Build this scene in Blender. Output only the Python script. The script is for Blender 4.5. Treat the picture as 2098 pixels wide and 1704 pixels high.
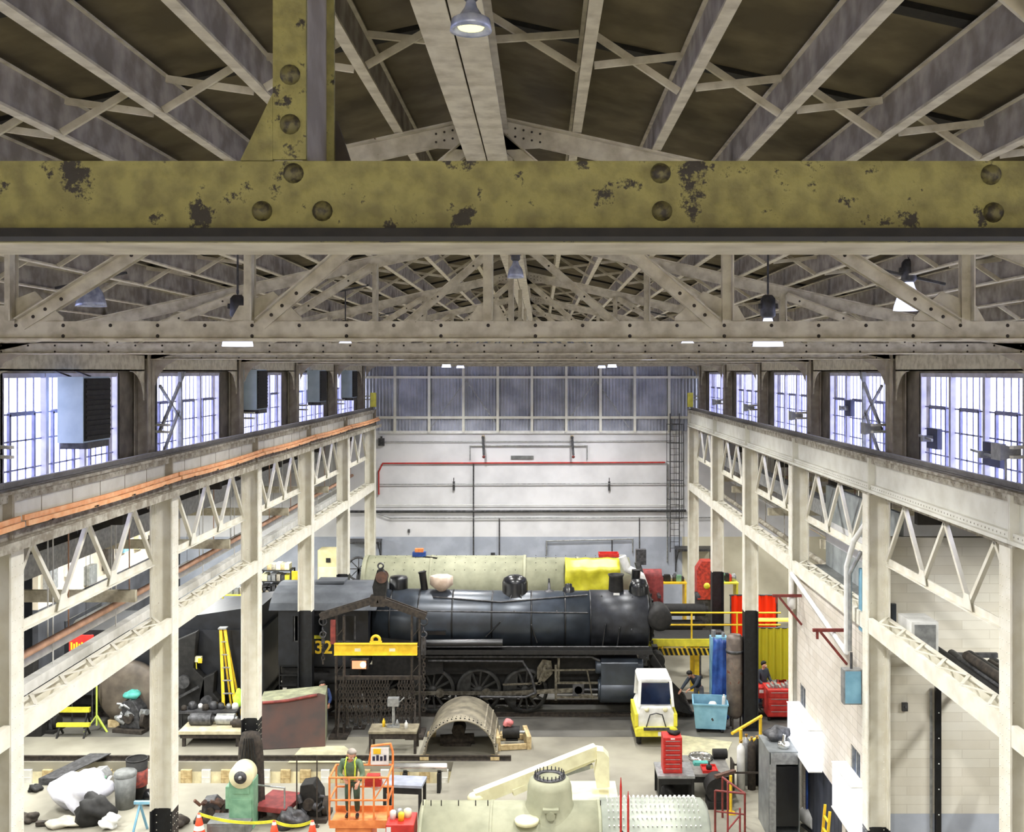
import bpy, math, random
from mathutils import Vector, Matrix
R = math.radians; PI = math.pi
random.seed(7)
for o in list(bpy.data.objects): bpy.data.objects.remove(o)
S = bpy.context.scene
COL = S.collection
# ---------------------------------------------------------------- camera
FPX = 2150.0; VX, VY = 1109.0, 762.0; CX, CZ = 0.45, 12.2
cam = bpy.data.cameras.new('camera'); camo = bpy.data.objects.new('camera', cam); COL.objects.link(camo)
cam.sensor_fit = 'HORIZONTAL'; cam.sensor_width = 36; cam.lens = 36*FPX/2098
cam.shift_x = -(VX-1049)/2098; cam.shift_y = -(852-VY)/2098
cam.clip_start = .05; cam.clip_end = 400
camo.location = (CX, 0, CZ); camo.rotation_euler = (R(90), 0, 0)
S.camera = camo
# ---------------------------------------------------------------- world and exposure
S.view_settings.view_transform = 'Standard'; S.view_settings.look = 'None'
S.view_settings.gamma = 1; S.view_settings.use_curve_mapping = False
S.view_settings.exposure = 0.25
W = bpy.data.worlds.new('overcast'); S.world = W; W.use_nodes = True
bg = W.node_tree.nodes['Background']
bg.inputs[0].default_value = (.86, .87, 1.0, 1); bg.inputs[1].default_value = 7.5
LAMP_W = 2050.0      # one high-bay lamp
TUBE_W = 230.0       # one aisle tube light

# ---------------------------------------------------------------- helpers
def F(px, py, z=0.0):           # photo pixel of a point at height z -> plan position
    Y = (CZ-z)*FPX/(py-VY); return (CX+(px-VX)*Y/FPX, Y)
def XZ(px, py, Y):              # photo pixel of a point at depth Y -> x, z
    return (CX+(px-VX)*Y/FPX, CZ-(py-VY)*Y/FPX)
class MB:
    def __init__(s): s.v=[]; s.f=[]; s.m=[]; s.s=[]
    def add(s, vs, fs, mi=0, sm=False):
        n=len(s.v); s.v+= [tuple(v) for v in vs]
        for f in fs: s.f.append(tuple(i+n for i in f)); s.m.append(mi); s.s.append(sm)
        return s
    def box(s,x0,x1,y0,y1,z0,z1,mi=0):
        if x0>x1: x0,x1=x1,x0
        if y0>y1: y0,y1=y1,y0
        if z0>z1: z0,z1=z1,z0
        return s.add([(x0,y0,z0),(x1,y0,z0),(x1,y1,z0),(x0,y1,z0),(x0,y0,z1),(x1,y0,z1),(x1,y1,z1),(x0,y1,z1)],
              [(0,3,2,1),(4,5,6,7),(0,1,5,4),(1,2,6,5),(2,3,7,6),(3,0,4,7)],mi)
    def frame(s,p,q,up=None):
        p=Vector(p);q=Vector(q);d=(q-p).normalized()
        u=Vector(up) if up else (Vector((0,0,1)) if abs(d.z)<.95 else Vector((0,1,0)))
        a=d.cross(u).normalized(); b=a.cross(d).normalized(); return p,q,a,b
    def bar(s,p,q,w,h,mi=0,up=None):
        p,q,a,b=s.frame(p,q,up); a=a*w/2;b=b*h/2
        return s.add([p-a-b,p+a-b,p+a+b,p-a+b,q-a-b,q+a-b,q+a+b,q-a+b],[(0,3,2,1),(4,5,6,7),(0,1,5,4),(1,2,6,5),(2,3,7,6),(3,0,4,7)],mi)
    def cyl(s,p,q,r,n=12,r2=None,mi=0,caps=True):
        r2=r if r2 is None else r2
        p,q,a,b=s.frame(p,q); vs=[]
        for c,rr in ((p,r),(q,r2)):
            for i in range(n):
                t=2*PI*i/n; vs.append(c+a*rr*math.cos(t)+b*rr*math.sin(t))
        s.add(vs,[(i,(i+1)%n,n+(i+1)%n,n+i) for i in range(n)],mi,True)
        if caps: s.add(vs,[tuple(range(n))[::-1],tuple(range(n,2*n))],mi)
        return s
    def tube(s,pts,r,n=8,mi=0):
        for i in range(len(pts)-1): s.cyl(pts[i],pts[i+1],r,n,None,mi)
        for p in pts[1:-1]: s.sph(p,r*1.02,8,mi=mi)
        return s
    def lathe(s,prof,c=(0,0,0),ax='z',n=24,mi=0,a0=0,a1=2*PI):
        full=abs(a1-a0-2*PI)<1e-6; k=n if full else n+1; vs=[]
        for (r,h) in prof:
            for i in range(k):
                t=a0+(a1-a0)*i/n; x,y=r*math.cos(t),r*math.sin(t)
                if ax=='z': p=(x,y,h)
                elif ax=='x': p=(h,x,y)
                else: p=(y,h,x)
                vs.append((c[0]+p[0],c[1]+p[1],c[2]+p[2]))
        fs=[]
        for j in range(len(prof)-1):
            for i in range(n): 
                i2=(i+1)%k; fs.append((j*k+i,j*k+i2,(j+1)*k+i2,(j+1)*k+i))
        return s.add(vs,fs,mi,True)
    def sph(s,c,r,n=12,sc=(1,1,1),mi=0):
        m=max(4,n//2); vs=[(c[0],c[1],c[2]+r*sc[2])]
        for j in range(1,m):
            for i in range(n):
                a=PI*j/m;t=2*PI*i/n; vs.append((c[0]+r*sc[0]*math.sin(a)*math.cos(t),c[1]+r*sc[1]*math.sin(a)*math.sin(t),c[2]+r*sc[2]*math.cos(a)))
        vs.append((c[0],c[1],c[2]-r*sc[2])); L=len(vs)-1
        fs=[(0,1+i,1+(i+1)%n) for i in range(n)]
        for j in range(m-2):
            for i in range(n): fs.append((1+j*n+i,1+(j+1)*n+i,1+(j+1)*n+(i+1)%n,1+j*n+(i+1)%n))
        fs+=[(L,1+(m-2)*n+(i+1)%n,1+(m-2)*n+i) for i in range(n)]
        return s.add(vs,fs,mi,True)
    def blob(s,c,r,n=14,sc=(1,1,1),mi=0,amp=.25,seed=0):   # lumpy closed solid
        rr=random.Random(seed); ph=[rr.uniform(0,6.28) for _ in range(6)]
        k=len(s.v); s.sph(c,r,n,sc,mi)
        for i in range(k,len(s.v)):
            x,y,z=s.v[i]; d=Vector((x-c[0],y-c[1],z-c[2])); 
            if d.length<1e-6: continue
            u=d.normalized()
            f=1+amp*(math.sin(3*u.x+ph[0])*math.sin(4*u.y+ph[1])+.6*math.sin(5*u.z+ph[2]+3*u.x)+.4*math.sin(7*u.y+ph[3]+4*u.z)*.8)
            z2=c[2]+d.z*f
            s.v[i]=(c[0]+d.x*f,c[1]+d.y*f,max(z2,c[2]-r*sc[2]*.98))
        return s
    def torus(s,c,Rr,r,ax='z',n=24,k=8,mi=0,a0=0,a1=2*PI):
        full=abs(a1-a0-2*PI)<1e-6; N=n if full else n+1; vs=[]
        for i in range(N):
            t=a0+(a1-a0)*i/n
            for j in range(k):
                u=2*PI*j/k; q=Rr+r*math.cos(u); x,y,h=q*math.cos(t),q*math.sin(t),r*math.sin(u)
                p=(x,y,h) if ax=='z' else ((h,x,y) if ax=='x' else (x,h,y))
                vs.append((c[0]+p[0],c[1]+p[1],c[2]+p[2]))
        fs=[]
        for i in range(n):
            for j in range(k):
                i2=(i+1)%N; fs.append((i*k+j,i2*k+j,i2*k+(j+1)%k,i*k+(j+1)%k))
        return s.add(vs,fs,mi,True)
    def prism(s,poly,ax,lo,hi,mi=0):    # poly in the two other axes
        n=len(poly); vs=[]
        for h in (lo,hi):
            for (a,b) in poly:
                vs.append((a,b,h) if ax=='z' else ((h,a,b) if ax=='x' else (a,h,b)))
        return s.add(vs,[tuple(range(n))[::-1],tuple(range(n,2*n))]+[(i,(i+1)%n,n+(i+1)%n,n+i) for i in range(n)],mi)
    def chain(s,p,q,r=.02,L=.1,mi=0):
        p=Vector(p);q=Vector(q);n=max(1,int((q-p).length/(L*.75)))
        for i in range(n):
            c=p+(q-p)*((i+.5)/n); 
            e=Vector((L*.28,0,0)) if i%2 else Vector((0,L*.28,0)); d=(q-p).normalized()*L*.4
            for sg in (-1,1): s.bar(c-d+e*sg,c+d+e*sg,r,r,mi)
            s.bar(c-d-e,c-d+e,r,r,mi); s.bar(c+d-e,c+d+e,r,r,mi)
        return s
    def build(s,name,mats,parent=None,world=False,loc=None,bevel=0):
        me=bpy.data.meshes.new(name); vs=s.v
        if world and parent is not None:
            l=parent.location; vs=[(a-l.x,b-l.y,c-l.z) for a,b,c in vs]
        if loc is not None and world: vs=[(a-loc[0],b-loc[1],c-loc[2]) for a,b,c in vs]
        me.from_pydata(vs,[],s.f)
        if not isinstance(mats,(list,tuple)): mats=[mats]
        for m in mats: me.materials.append(m)
        me.polygons.foreach_set('material_index',s.m); me.polygons.foreach_set('use_smooth',s.s)
        me.update()
        o=bpy.data.objects.new(name,me); COL.objects.link(o)
        if parent is not None: o.parent=parent
        if loc is not None: o.location=loc
        if bevel:
            b=o.modifiers.new('bevel','BEVEL'); b.width=bevel; b.segments=2; b.limit_method='ANGLE'
        return o
def tag(o,label=None,cat=None,group=None,kind=None):
    if label: o['label']=label
    if cat: o['category']=cat
    if group: o['group']=group
    if kind: o['kind']=kind
    return o
def thing(name,label,cat,loc=(0,0,0),rz=0,group=None):
    o=bpy.data.objects.new(name,None); COL.objects.link(o); o.empty_display_size=.1
    o.location=loc; o.rotation_euler=(0,0,rz); return tag(o,label,cat,group)
def struct(o): o['kind']='structure'; return o
def dup(root,loc=None,rz=None,label=None):
    def cp(o,par):
        c=o.copy(); COL.objects.link(c)
        if par is not None: c.parent=par
        for ch in kids.get(o.name,[]): cp(ch,c)
        return c
    kids={}
    for o in list(bpy.data.objects):
        if o.parent is not None: kids.setdefault(o.parent.name,[]).append(o)
    r=cp(root,None)
    if loc is not None: r.location=loc
    if rz is not None: r.rotation_euler=(0,0,rz)
    if label: r['label']=label
    return r

# ---------------------------------------------------------------- materials
def srgb(c): return tuple(((x/255)/12.92 if x/255<=.04045 else ((x/255+.055)/1.055)**2.4) for x in c)+(1,)
MC={}
def M(name,col,rough=.7,metal=0,col2=None,scale=3,lo=.4,hi=.65,bump=0,detail=5,spec=None,blotch=None,bl=.62,bscale=6,alpha=None):
    if name in MC: return MC[name]
    m=bpy.data.materials.new(name); m.use_nodes=True; nt=m.node_tree; n=nt.nodes; l=nt.links
    b=n['Principled BSDF']; b.inputs['Roughness'].default_value=rough; b.inputs['Metallic'].default_value=metal
    b.inputs['Base Color'].default_value=srgb(col)
    if spec is not None: b.inputs['Specular IOR Level'].default_value=spec
    tc=n.new('ShaderNodeTexCoord'); 
    nz=n.new('ShaderNodeTexNoise'); nz.inputs['Scale'].default_value=scale; nz.inputs['Detail'].default_value=detail
    l.new(tc.outputs['Object'],nz.inputs['Vector'])
    c2=col2 or tuple(max(0,x*.86) for x in col)
    r=n.new('ShaderNodeValToRGB'); r.color_ramp.elements[0].position=lo; r.color_ramp.elements[1].position=hi
    r.color_ramp.elements[0].color=srgb(c2); r.color_ramp.elements[1].color=srgb(col)
    l.new(nz.outputs['Fac'],r.inputs['Fac']); out=r.outputs['Color']
    if blotch:
        n2=n.new('ShaderNodeTexNoise'); n2.inputs['Scale'].default_value=bscale; n2.inputs['Detail'].default_value=8; n2.inputs['Roughness'].default_value=.7
        l.new(tc.outputs['Object'],n2.inputs['Vector'])
        r2=n.new('ShaderNodeValToRGB'); r2.color_ramp.elements[0].position=bl; r2.color_ramp.elements[1].position=bl+.04
        l.new(n2.outputs['Fac'],r2.inputs['Fac'])
        mx=n.new('ShaderNodeMix'); mx.data_type='RGBA'; l.new(r2.outputs['Color'],mx.inputs[0])
        l.new(out,mx.inputs[6]); mx.inputs[7].default_value=srgb(blotch); out=mx.outputs[2]
    l.new(out,b.inputs['Base Color'])
    if bump:
        bp=n.new('ShaderNodeBump'); bp.inputs['Strength'].default_value=bump; bp.inputs['Distance'].default_value=.02
        l.new(nz.outputs['Fac'],bp.inputs['Height']); l.new(bp.outputs['Normal'],b.inputs['Normal'])
    MC[name]=m; return m
def EM(name,col,st):
    m=bpy.data.materials.new(name); m.use_nodes=True; b=m.node_tree.nodes['Principled BSDF']
    b.inputs['Base Color'].default_value=srgb(col); b.inputs['Emission Color'].default_value=srgb(col); b.inputs['Emission Strength'].default_value=st
    return m
def GL(name,col,mixf=.12):
    m=bpy.data.materials.new(name); m.use_nodes=True; nt=m.node_tree; n=nt.nodes; l=nt.links
    n.remove(n['Principled BSDF']); t=n.new('ShaderNodeBsdfTransparent'); t.inputs[0].default_value=srgb(col)
    g=n.new('ShaderNodeBsdfGlossy'); g.inputs['Roughness'].default_value=.1
    mx=n.new('ShaderNodeMixShader'); mx.inputs[0].default_value=mixf
    l.new(t.outputs[0],mx.inputs[1]); l.new(g.outputs[0],mx.inputs[2]); l.new(mx.outputs[0],n['Material Output'].inputs[0]); return m
def brickmat(name,c1,c2,cm,w,h,mortar=.012,vec='xz'):
    m=bpy.data.materials.new(name); m.use_nodes=True; nt=m.node_tree; n=nt.nodes; l=nt.links
    b=n['Principled BSDF']; b.inputs['Roughness'].default_value=.85
    tc=n.new('ShaderNodeTexCoord'); sp=n.new('ShaderNodeSeparateXYZ'); cb=n.new('ShaderNodeCombineXYZ')
    l.new(tc.outputs['Object'],sp.inputs[0]); l.new(sp.outputs['X' if vec[0]=='x' else 'Y'],cb.inputs[0]); l.new(sp.outputs['Z' if vec[1]=='z' else 'Y'],cb.inputs[1])
    k=n.new('ShaderNodeTexBrick'); k.inputs['Scale'].default_value=1; k.inputs['Brick Width'].default_value=w; k.inputs['Row Height'].default_value=h
    k.inputs['Mortar Size'].default_value=mortar; k.inputs['Color1'].default_value=srgb(c1); k.inputs['Color2'].default_value=srgb(c2); k.inputs['Mortar'].default_value=srgb(cm)
    l.new(cb.outputs[0],k.inputs['Vector']); 
    nz=n.new('ShaderNodeTexNoise'); nz.inputs['Scale'].default_value=.7; nz.inputs['Detail'].default_value=6; l.new(tc.outputs['Object'],nz.inputs['Vector'])
    rp=n.new('ShaderNodeValToRGB'); rp.color_ramp.elements[0].position=.35; rp.color_ramp.elements[0].color=(.78,.76,.7,1); rp.color_ramp.elements[1].position=.6
    l.new(nz.outputs['Fac'],rp.inputs['Fac'])
    mx=n.new('ShaderNodeMix'); mx.data_type='RGBA'; mx.blend_type='MULTIPLY'; mx.inputs[0].default_value=.6; l.new(k.outputs['Color'],mx.inputs[6]); l.new(rp.outputs['Color'],mx.inputs[7])
    l.new(mx.outputs[2],b.inputs['Base Color']); return m
m_near=M('worn_olive_yellow_paint',(134,128,72),.65,0,(106,100,56),22,.35,.6,.4,blotch=(38,32,22),bl=.57,bscale=11)
m_grime_shade=M('grime_and_shade_black',(30,27,20),.8,0,(16,14,10),20)
m_truss=M('cream_truss_paint',(204,197,174),.7,0,(172,163,140),7,.35,.6,.2,blotch=(95,78,52),bl=.68,bscale=9)
m_purl=M('purlin_paint',(170,162,148),.7,0,(128,120,108),5)
m_deck=M('roof_deck_boards',(108,98,72),.9,0,(82,73,52),2.5)
m_col=M('column_cream_paint',(230,227,213),.6,0,(217,212,194),3,.35,.6,.1,blotch=(150,125,92),bl=.70,bscale=5)
m_upcol=M('taupe_upper_column_paint',(176,167,148),.7,0,(150,141,124),4)
m_black=M('black_column_paint',(30,32,36),.5,0,(18,18,20),6)
m_gird=M('crane_girder_paint',(230,229,217),.55,0,(217,215,201),2.5,.35,.6,.1,blotch=(150,138,112),bl=.70,bscale=4)
m_flg=M('dusty_flange',(188,183,168),.8,0,(140,132,116),6)
m_rail=M('steel_rail',(146,142,136),.6,.1)
m_orange=M('orange_conductor',(250,196,146),.5,0,(240,168,114),5)
m_white=M('white_paint',(235,235,232),.6,0,(215,215,210),4)
m_wall=M('white_plaster',(224,224,226),.85,0,(204,204,206),.8,.3,.6)
m_dado=M('grey_dado_paint',(178,184,196),.8,0,(162,168,180),1.5)
m_corr=M('grey_corrugated_sheet',(186,190,202),.6,.05,(150,154,166),1.2,.35,.65)
m_pier=M('grey_brown_cladding',(120,112,98),.8,0,(90,84,72),3)
m_floor=M('stained_concrete',(158,154,138),.75,0,(118,114,102),.35,.36,.62,.05,9,blotch=(96,93,86),bl=.66,bscale=.7)
m_glass=GL('hazy_window_glass',(240,242,255),.06)
m_dkframe=M('blue_grey_sash',(140,142,176),.6,0,(118,120,152),5)
m_blk=M('black_enamel',(24,26,29),.28,.1,(14,15,17),4,spec=.6)
m_blk2=M('sooty_black',(34,33,31),.7,.1,(20,19,18),7)
m_blue_blk=M('boiler_jacket_blue_black',(64,72,82),.34,.3,(46,52,60),1.5,spec=.7)
m_rod=M('worn_steel_rod',(130,126,116),.4,.7,(88,84,74),8)
m_rust=M('rust_brown',(104,74,60),.85,0,(70,54,48),5,.35,.65,.3)
m_dkrust=M('dark_rusty_iron',(72,64,56),.8,.2,(44,40,36),9,.35,.65,.3)
m_yel=M('safety_yellow',(245,205,50),.5,0,(225,185,40),5)
m_lemon=M('lemon_paint',(236,226,70),.5,0,(214,204,60),5)
m_gunm=M('gunmetal',(92,92,94),.5,.5,(62,62,64),8)
m_boil=M('pale_green_grey_primer',(166,166,140),.7,0,(144,146,122),2,.35,.62,.1)
m_cream=M('cream_crane_paint',(240,236,198),.5,0,(222,216,176),3)
m_red=M('signal_red',(204,52,44),.45,0,(176,40,36),5)
m_orn=M('lift_orange',(240,150,84),.5,0,(220,126,66),6)
m_wood=M('pale_timber',(206,186,142),.8,0,(172,150,108),8)
m_green=M('machine_green',(128,170,140),.5,0,(104,148,120),4)
m_turq=M('turquoise_paint',(90,180,168),.5,0,(70,150,140),6)
m_lblue=M('light_blue_paint',(132,182,204),.5,0,(112,160,184),3)
m_blue=M('blue_tarp',(52,92,168),.5,0,(34,62,128),3)
m_gal=M('galvanised_steel',(176,178,178),.4,.5,(146,148,148),8)
m_grey=M('grey_plastic',(122,124,122),.6,0,(100,102,100),6)
m_chrome=M('polished_pipe',(225,225,220),.15,.9)
m_oxide=M('red_oxide_paint',(132,56,48),.6,0,(104,42,38),6)
m_skin=M('skin',(214,160,132),.55,0,(200,144,118),10)
m_dkred=M('dull_red_paint',(150,62,60),.6,0,(120,48,48),6)
# ================================================================ the building
ST=[-4.6+6.75*k for k in range(0,9)]     # truss and column stations; 2.15 and 8.9 are the two nearest in view
HW=8.1; SL=.22
WALLY=51.0
def zt(x): return CZ+2.0-SL*abs(x)       # underside of the truss top chords
num=['first','second','third','fourth','fifth','sixth','seventh','eighth','ninth']
# floor with the track pit cut out
PY0,PY1=31.15,32.85; PX0,PX1=-21.4,F(920,1600)[0]
fl=MB()
fl.box(-21.8,21.8,-8,PY0,-.3,0); fl.box(-21.8,21.8,PY1,51.6,-.3,0); fl.box(PX1,21.8,PY0,PY1,-.3,0); fl.box(-21.8,PX0,PY0,PY1,-.3,0)
struct(fl.build('floor',m_floor))
pt=MB(); pt.box(PX0,PX1,PY0,PY1,-1.3,-1.2); pt.box(PX0,PX1,PY1,PY1+.15,-1.3,-.301,1); pt.box(PX0,PX1,PY0-.15,PY0,-1.3,-.301,1)
pt.box(PX1,PX1+.15,PY0,PY1,-1.3,-.301,1); pt.box(PX0-.15,PX0,PY0,PY1,-1.3,-.301,1)
struct(pt.build('trim_1',[m_floor,M('cream_pit_wall',(238,228,190),.8)])); 
# roof deck
for sgn,nm in ((-1,'ceiling_left'),(1,'ceiling_right')):
    d=MB(); z0=CZ+2.0+.17+.32; y=-8
    d.prism([(0,z0),(sgn*9.2,z0-SL*9.2),(sgn*9.2,z0-SL*9.2+.12),(0,z0+.12)],'y',-8,51.6)
    k=0
    for i in range(9):
        for yy in (ST[i]+1.6,ST[i]+3.4,ST[i]+5.1):
            d.prism([(0,z0-.035),(sgn*9.2,z0-SL*9.2-.035),(sgn*9.2,z0-SL*9.2+.0),(0,z0)],'y',yy,yy+.12,1)
    o=d.build('ceiling',[m_deck,m_grime_shade]); struct(o)
# aisle roofs (low) and outer walls
for sgn in (-1,1):
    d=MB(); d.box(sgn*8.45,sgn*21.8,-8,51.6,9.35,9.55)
    d.box(sgn*8.45,sgn*21.8,-8,51.6,9.551,9.6,1)  # bright layer added over the aisle roof to whiten the window view
    for i in range(9): d.box(sgn*8.45,sgn*21.6,ST[i]-.1,ST[i]+.1,8.95,9.35)
    for q in range(1,9): d.box(sgn*(8.5+q*1.45),sgn*(8.5+q*1.45)+.12,-8,51,9.1,9.35)
    struct(d.build('ceiling',[M('dark_aisle_roof',(70,66,60),.9,0,(48,44,40),2),M('bright_backing_layer',(236,238,244),.9,0,(226,228,236),3)]))
    w=MB(); w.box(sgn*21.6,sgn*21.8,-8,51.2,0,3.4,1); w.box(sgn*21.6,sgn*21.8,-8,51.2,3.4,9.4,0)
    struct(w.build('wall_left' if sgn<0 else 'wall_right',[M('aisle_wall_cream',(214,208,190),.85,0,(184,176,156),.9),m_dado]))
# clerestory walls with windows: sill z 9.55, head 12.2
WX=8.2; ZS,ZH=9.55,12.18
nwin=0
for sgn in (-1,1):
    w=MB(); a,b=sgn*8.2,sgn*8.42
    w.box(a,b,-8,51.2,9.35,ZS); w.box(a,b,-8,51.2,ZH,13.0)
    for i in range(0,9):
        y0=ST[i]
        w.box(a,b,y0-.95 if i else -8,y0+1.2,ZS,ZH)
    struct(w.build('wall_left' if sgn<0 else 'wall_right',m_pier))
    for i in range(0,8):
        y0=ST[i]+1.2; y1=ST[i+1]-.95; nwin+=1
        t=bpy.data.objects.new('window_%d'%nwin,None); COL.objects.link(t); t.location=(sgn*8.3,(y0+y1)/2,ZS); struct(t)
        g=MB(); g.box(sgn*8.34,sgn*8.35,y0,y1,ZS,ZH); g.build('pane',m_glass,t,True)
        fr=MB(); x0,x1=sgn*8.22,sgn*8.30
        n3=3; ww=(y1-y0)/n3
        for k in range(n3+1):
            yc=y0+k*ww; fr.box(x0-sgn*.02,x1,yc-.055,yc+.055,ZS,ZH)
        fr.box(x0,x1,y0,y1,ZH-.08,ZH); fr.box(x0,x1,y0,y1,ZS,ZS+.08)
        fr.build('window_frame',M('frame_grey',(186,184,196),.6),t,True)
        s=MB()
        for k in range(n3):
            ya=y0+k*ww+.07; yb=ya+ww-.14
            for j in range(1,5): yy=ya+(yb-ya)*j/5; s.box(x1-.03*sgn,x1-.015*sgn,yy-.014,yy+.014,ZS,ZH)
            for zz in (ZS+.52,ZS+1.02,ZS+1.5,ZS+1.95): s.box(x1-.03*sgn,x1-.015*sgn,ya,yb,zz-.014,zz+.014)
            # hinged ventilator sash frame
            u0,u1=ya+(yb-ya)*.2,ya+(yb-ya)*.8; 
            for zz in (ZS+.52,ZS+1.95): s.box(x1-.05*sgn,x1,u0-.02,u1+.02,zz-.035,zz+.035)
            for yy in (u0,u1): s.box(x1-.05*sgn,x1,yy-.032,yy+.032,ZS+.52,ZS+1.95)
        s.build('glazing_bar',m_dkframe,t,True)
        # eave beam over the window with curved knees
        e=MB(); ea,eb=sgn*7.95,sgn*8.19
        e.box(ea,ea+sgn*.03,ST[i]+.18,ST[i+1]-.18,12.22,12.58); e.box(ea,eb,ST[i]+.18,ST[i+1]-.18,12.22,12.25); e.box(ea,eb,ST[i]+.18,ST[i+1]-.18,12.55,12.58)
        for (yc,d) in ((ST[i]+.18,1),(ST[i+1]-.18,-1)):
            arc=[(yc,12.22),(yc+d*.75,12.22)]+[(yc+d*(.75-.75*math.sin(q*PI/2/6)),12.22-.62*(1-math.cos(q*PI/2/6))) for q in range(1,7)]
            e.prism(arc if d>0 else arc[::-1],'x',ea,ea+sgn*.03)
        e=e.build('eave_beam',m_truss); side='left' if sgn<0 else 'right'
        tag(e,'taupe eave beam with curved knee plates above the %s %s clerestory window in view'%(num[i-3],side) if i>2 else 'taupe eave beam above the %s windows, outside the frame, %s before the first visible one'%(side,num[2-i]),'beam','eave beams over the clerestory windows')
# ---- far wall
w=MB(); w.box(-21.8,21.8,WALLY,WALLY+.25,4.2,9.35,0); w.box(-21.8,7.3,WALLY,WALLY+.25,0,4.2,1); w.box(7.3,21.8,WALLY,WALLY+.25,0,4.2,2); w.box(-21.8,21.8,WALLY+.12,WALLY+.3,9.35,15)
struct(w.build('wall_back',[m_wall,m_dado,M('cream_wall',(226,220,196),.85,0,(210,203,178),.8)]))
c=MB(); n=780; x0,x1=-8.2,8.2; vs=[]
for j,z in enumerate((9.35,14.9)):
    for i in range(n+1):
        x=x0+(x1-x0)*i/n; vs.append((x,WALLY-.02+.035*math.sin(2*PI*x/.16),z))
c.add(vs,[(i,i+1,n+2+i,n+1+i) for i in range(n)],0,True)
struct(c.build('wall_back',m_corr))
t=tag(bpy.data.objects.new('girt_frame',None),'white grid of posts and rails across the dark corrugated end wall','framework'); COL.objects.link(t); t.location=(0,WALLY-.2,9.3)
for i in range(-5,6):
    x=i*1.66
    if abs(x)>8.1: continue
    b=MB(); b.box(x-.06,x+.06,WALLY-.24,WALLY-.07,9.3,14.9-.22*abs(x)-.4); b.build('post',m_gird,t,True)
for z in (10.0,11.95): b=MB(); b.box(-8.1,8.1,WALLY-.2,WALLY-.07,z-.06,z+.06); b.build('rail',m_gird,t,True)
for a,b2 in (((-4.9,9.5),(-3.2,11.8)),((-1.6,9.5),(-3.2,11.8)),((1.5,9.5),(3.1,11.8)),((4.7,9.5),(3.1,11.8))):
    b=MB(); b.bar((a[0],WALLY-.13,a[1]),(b2[0],WALLY-.13,b2[1]),.03,.04); b.build('brace_rod',m_gal,t,True)
led=MB(); led.box(-7.4,7.3,WALLY-.12,WALLY-.001,9.22,9.35); tag(struct(led.build('trim_2',m_white)))

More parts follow.
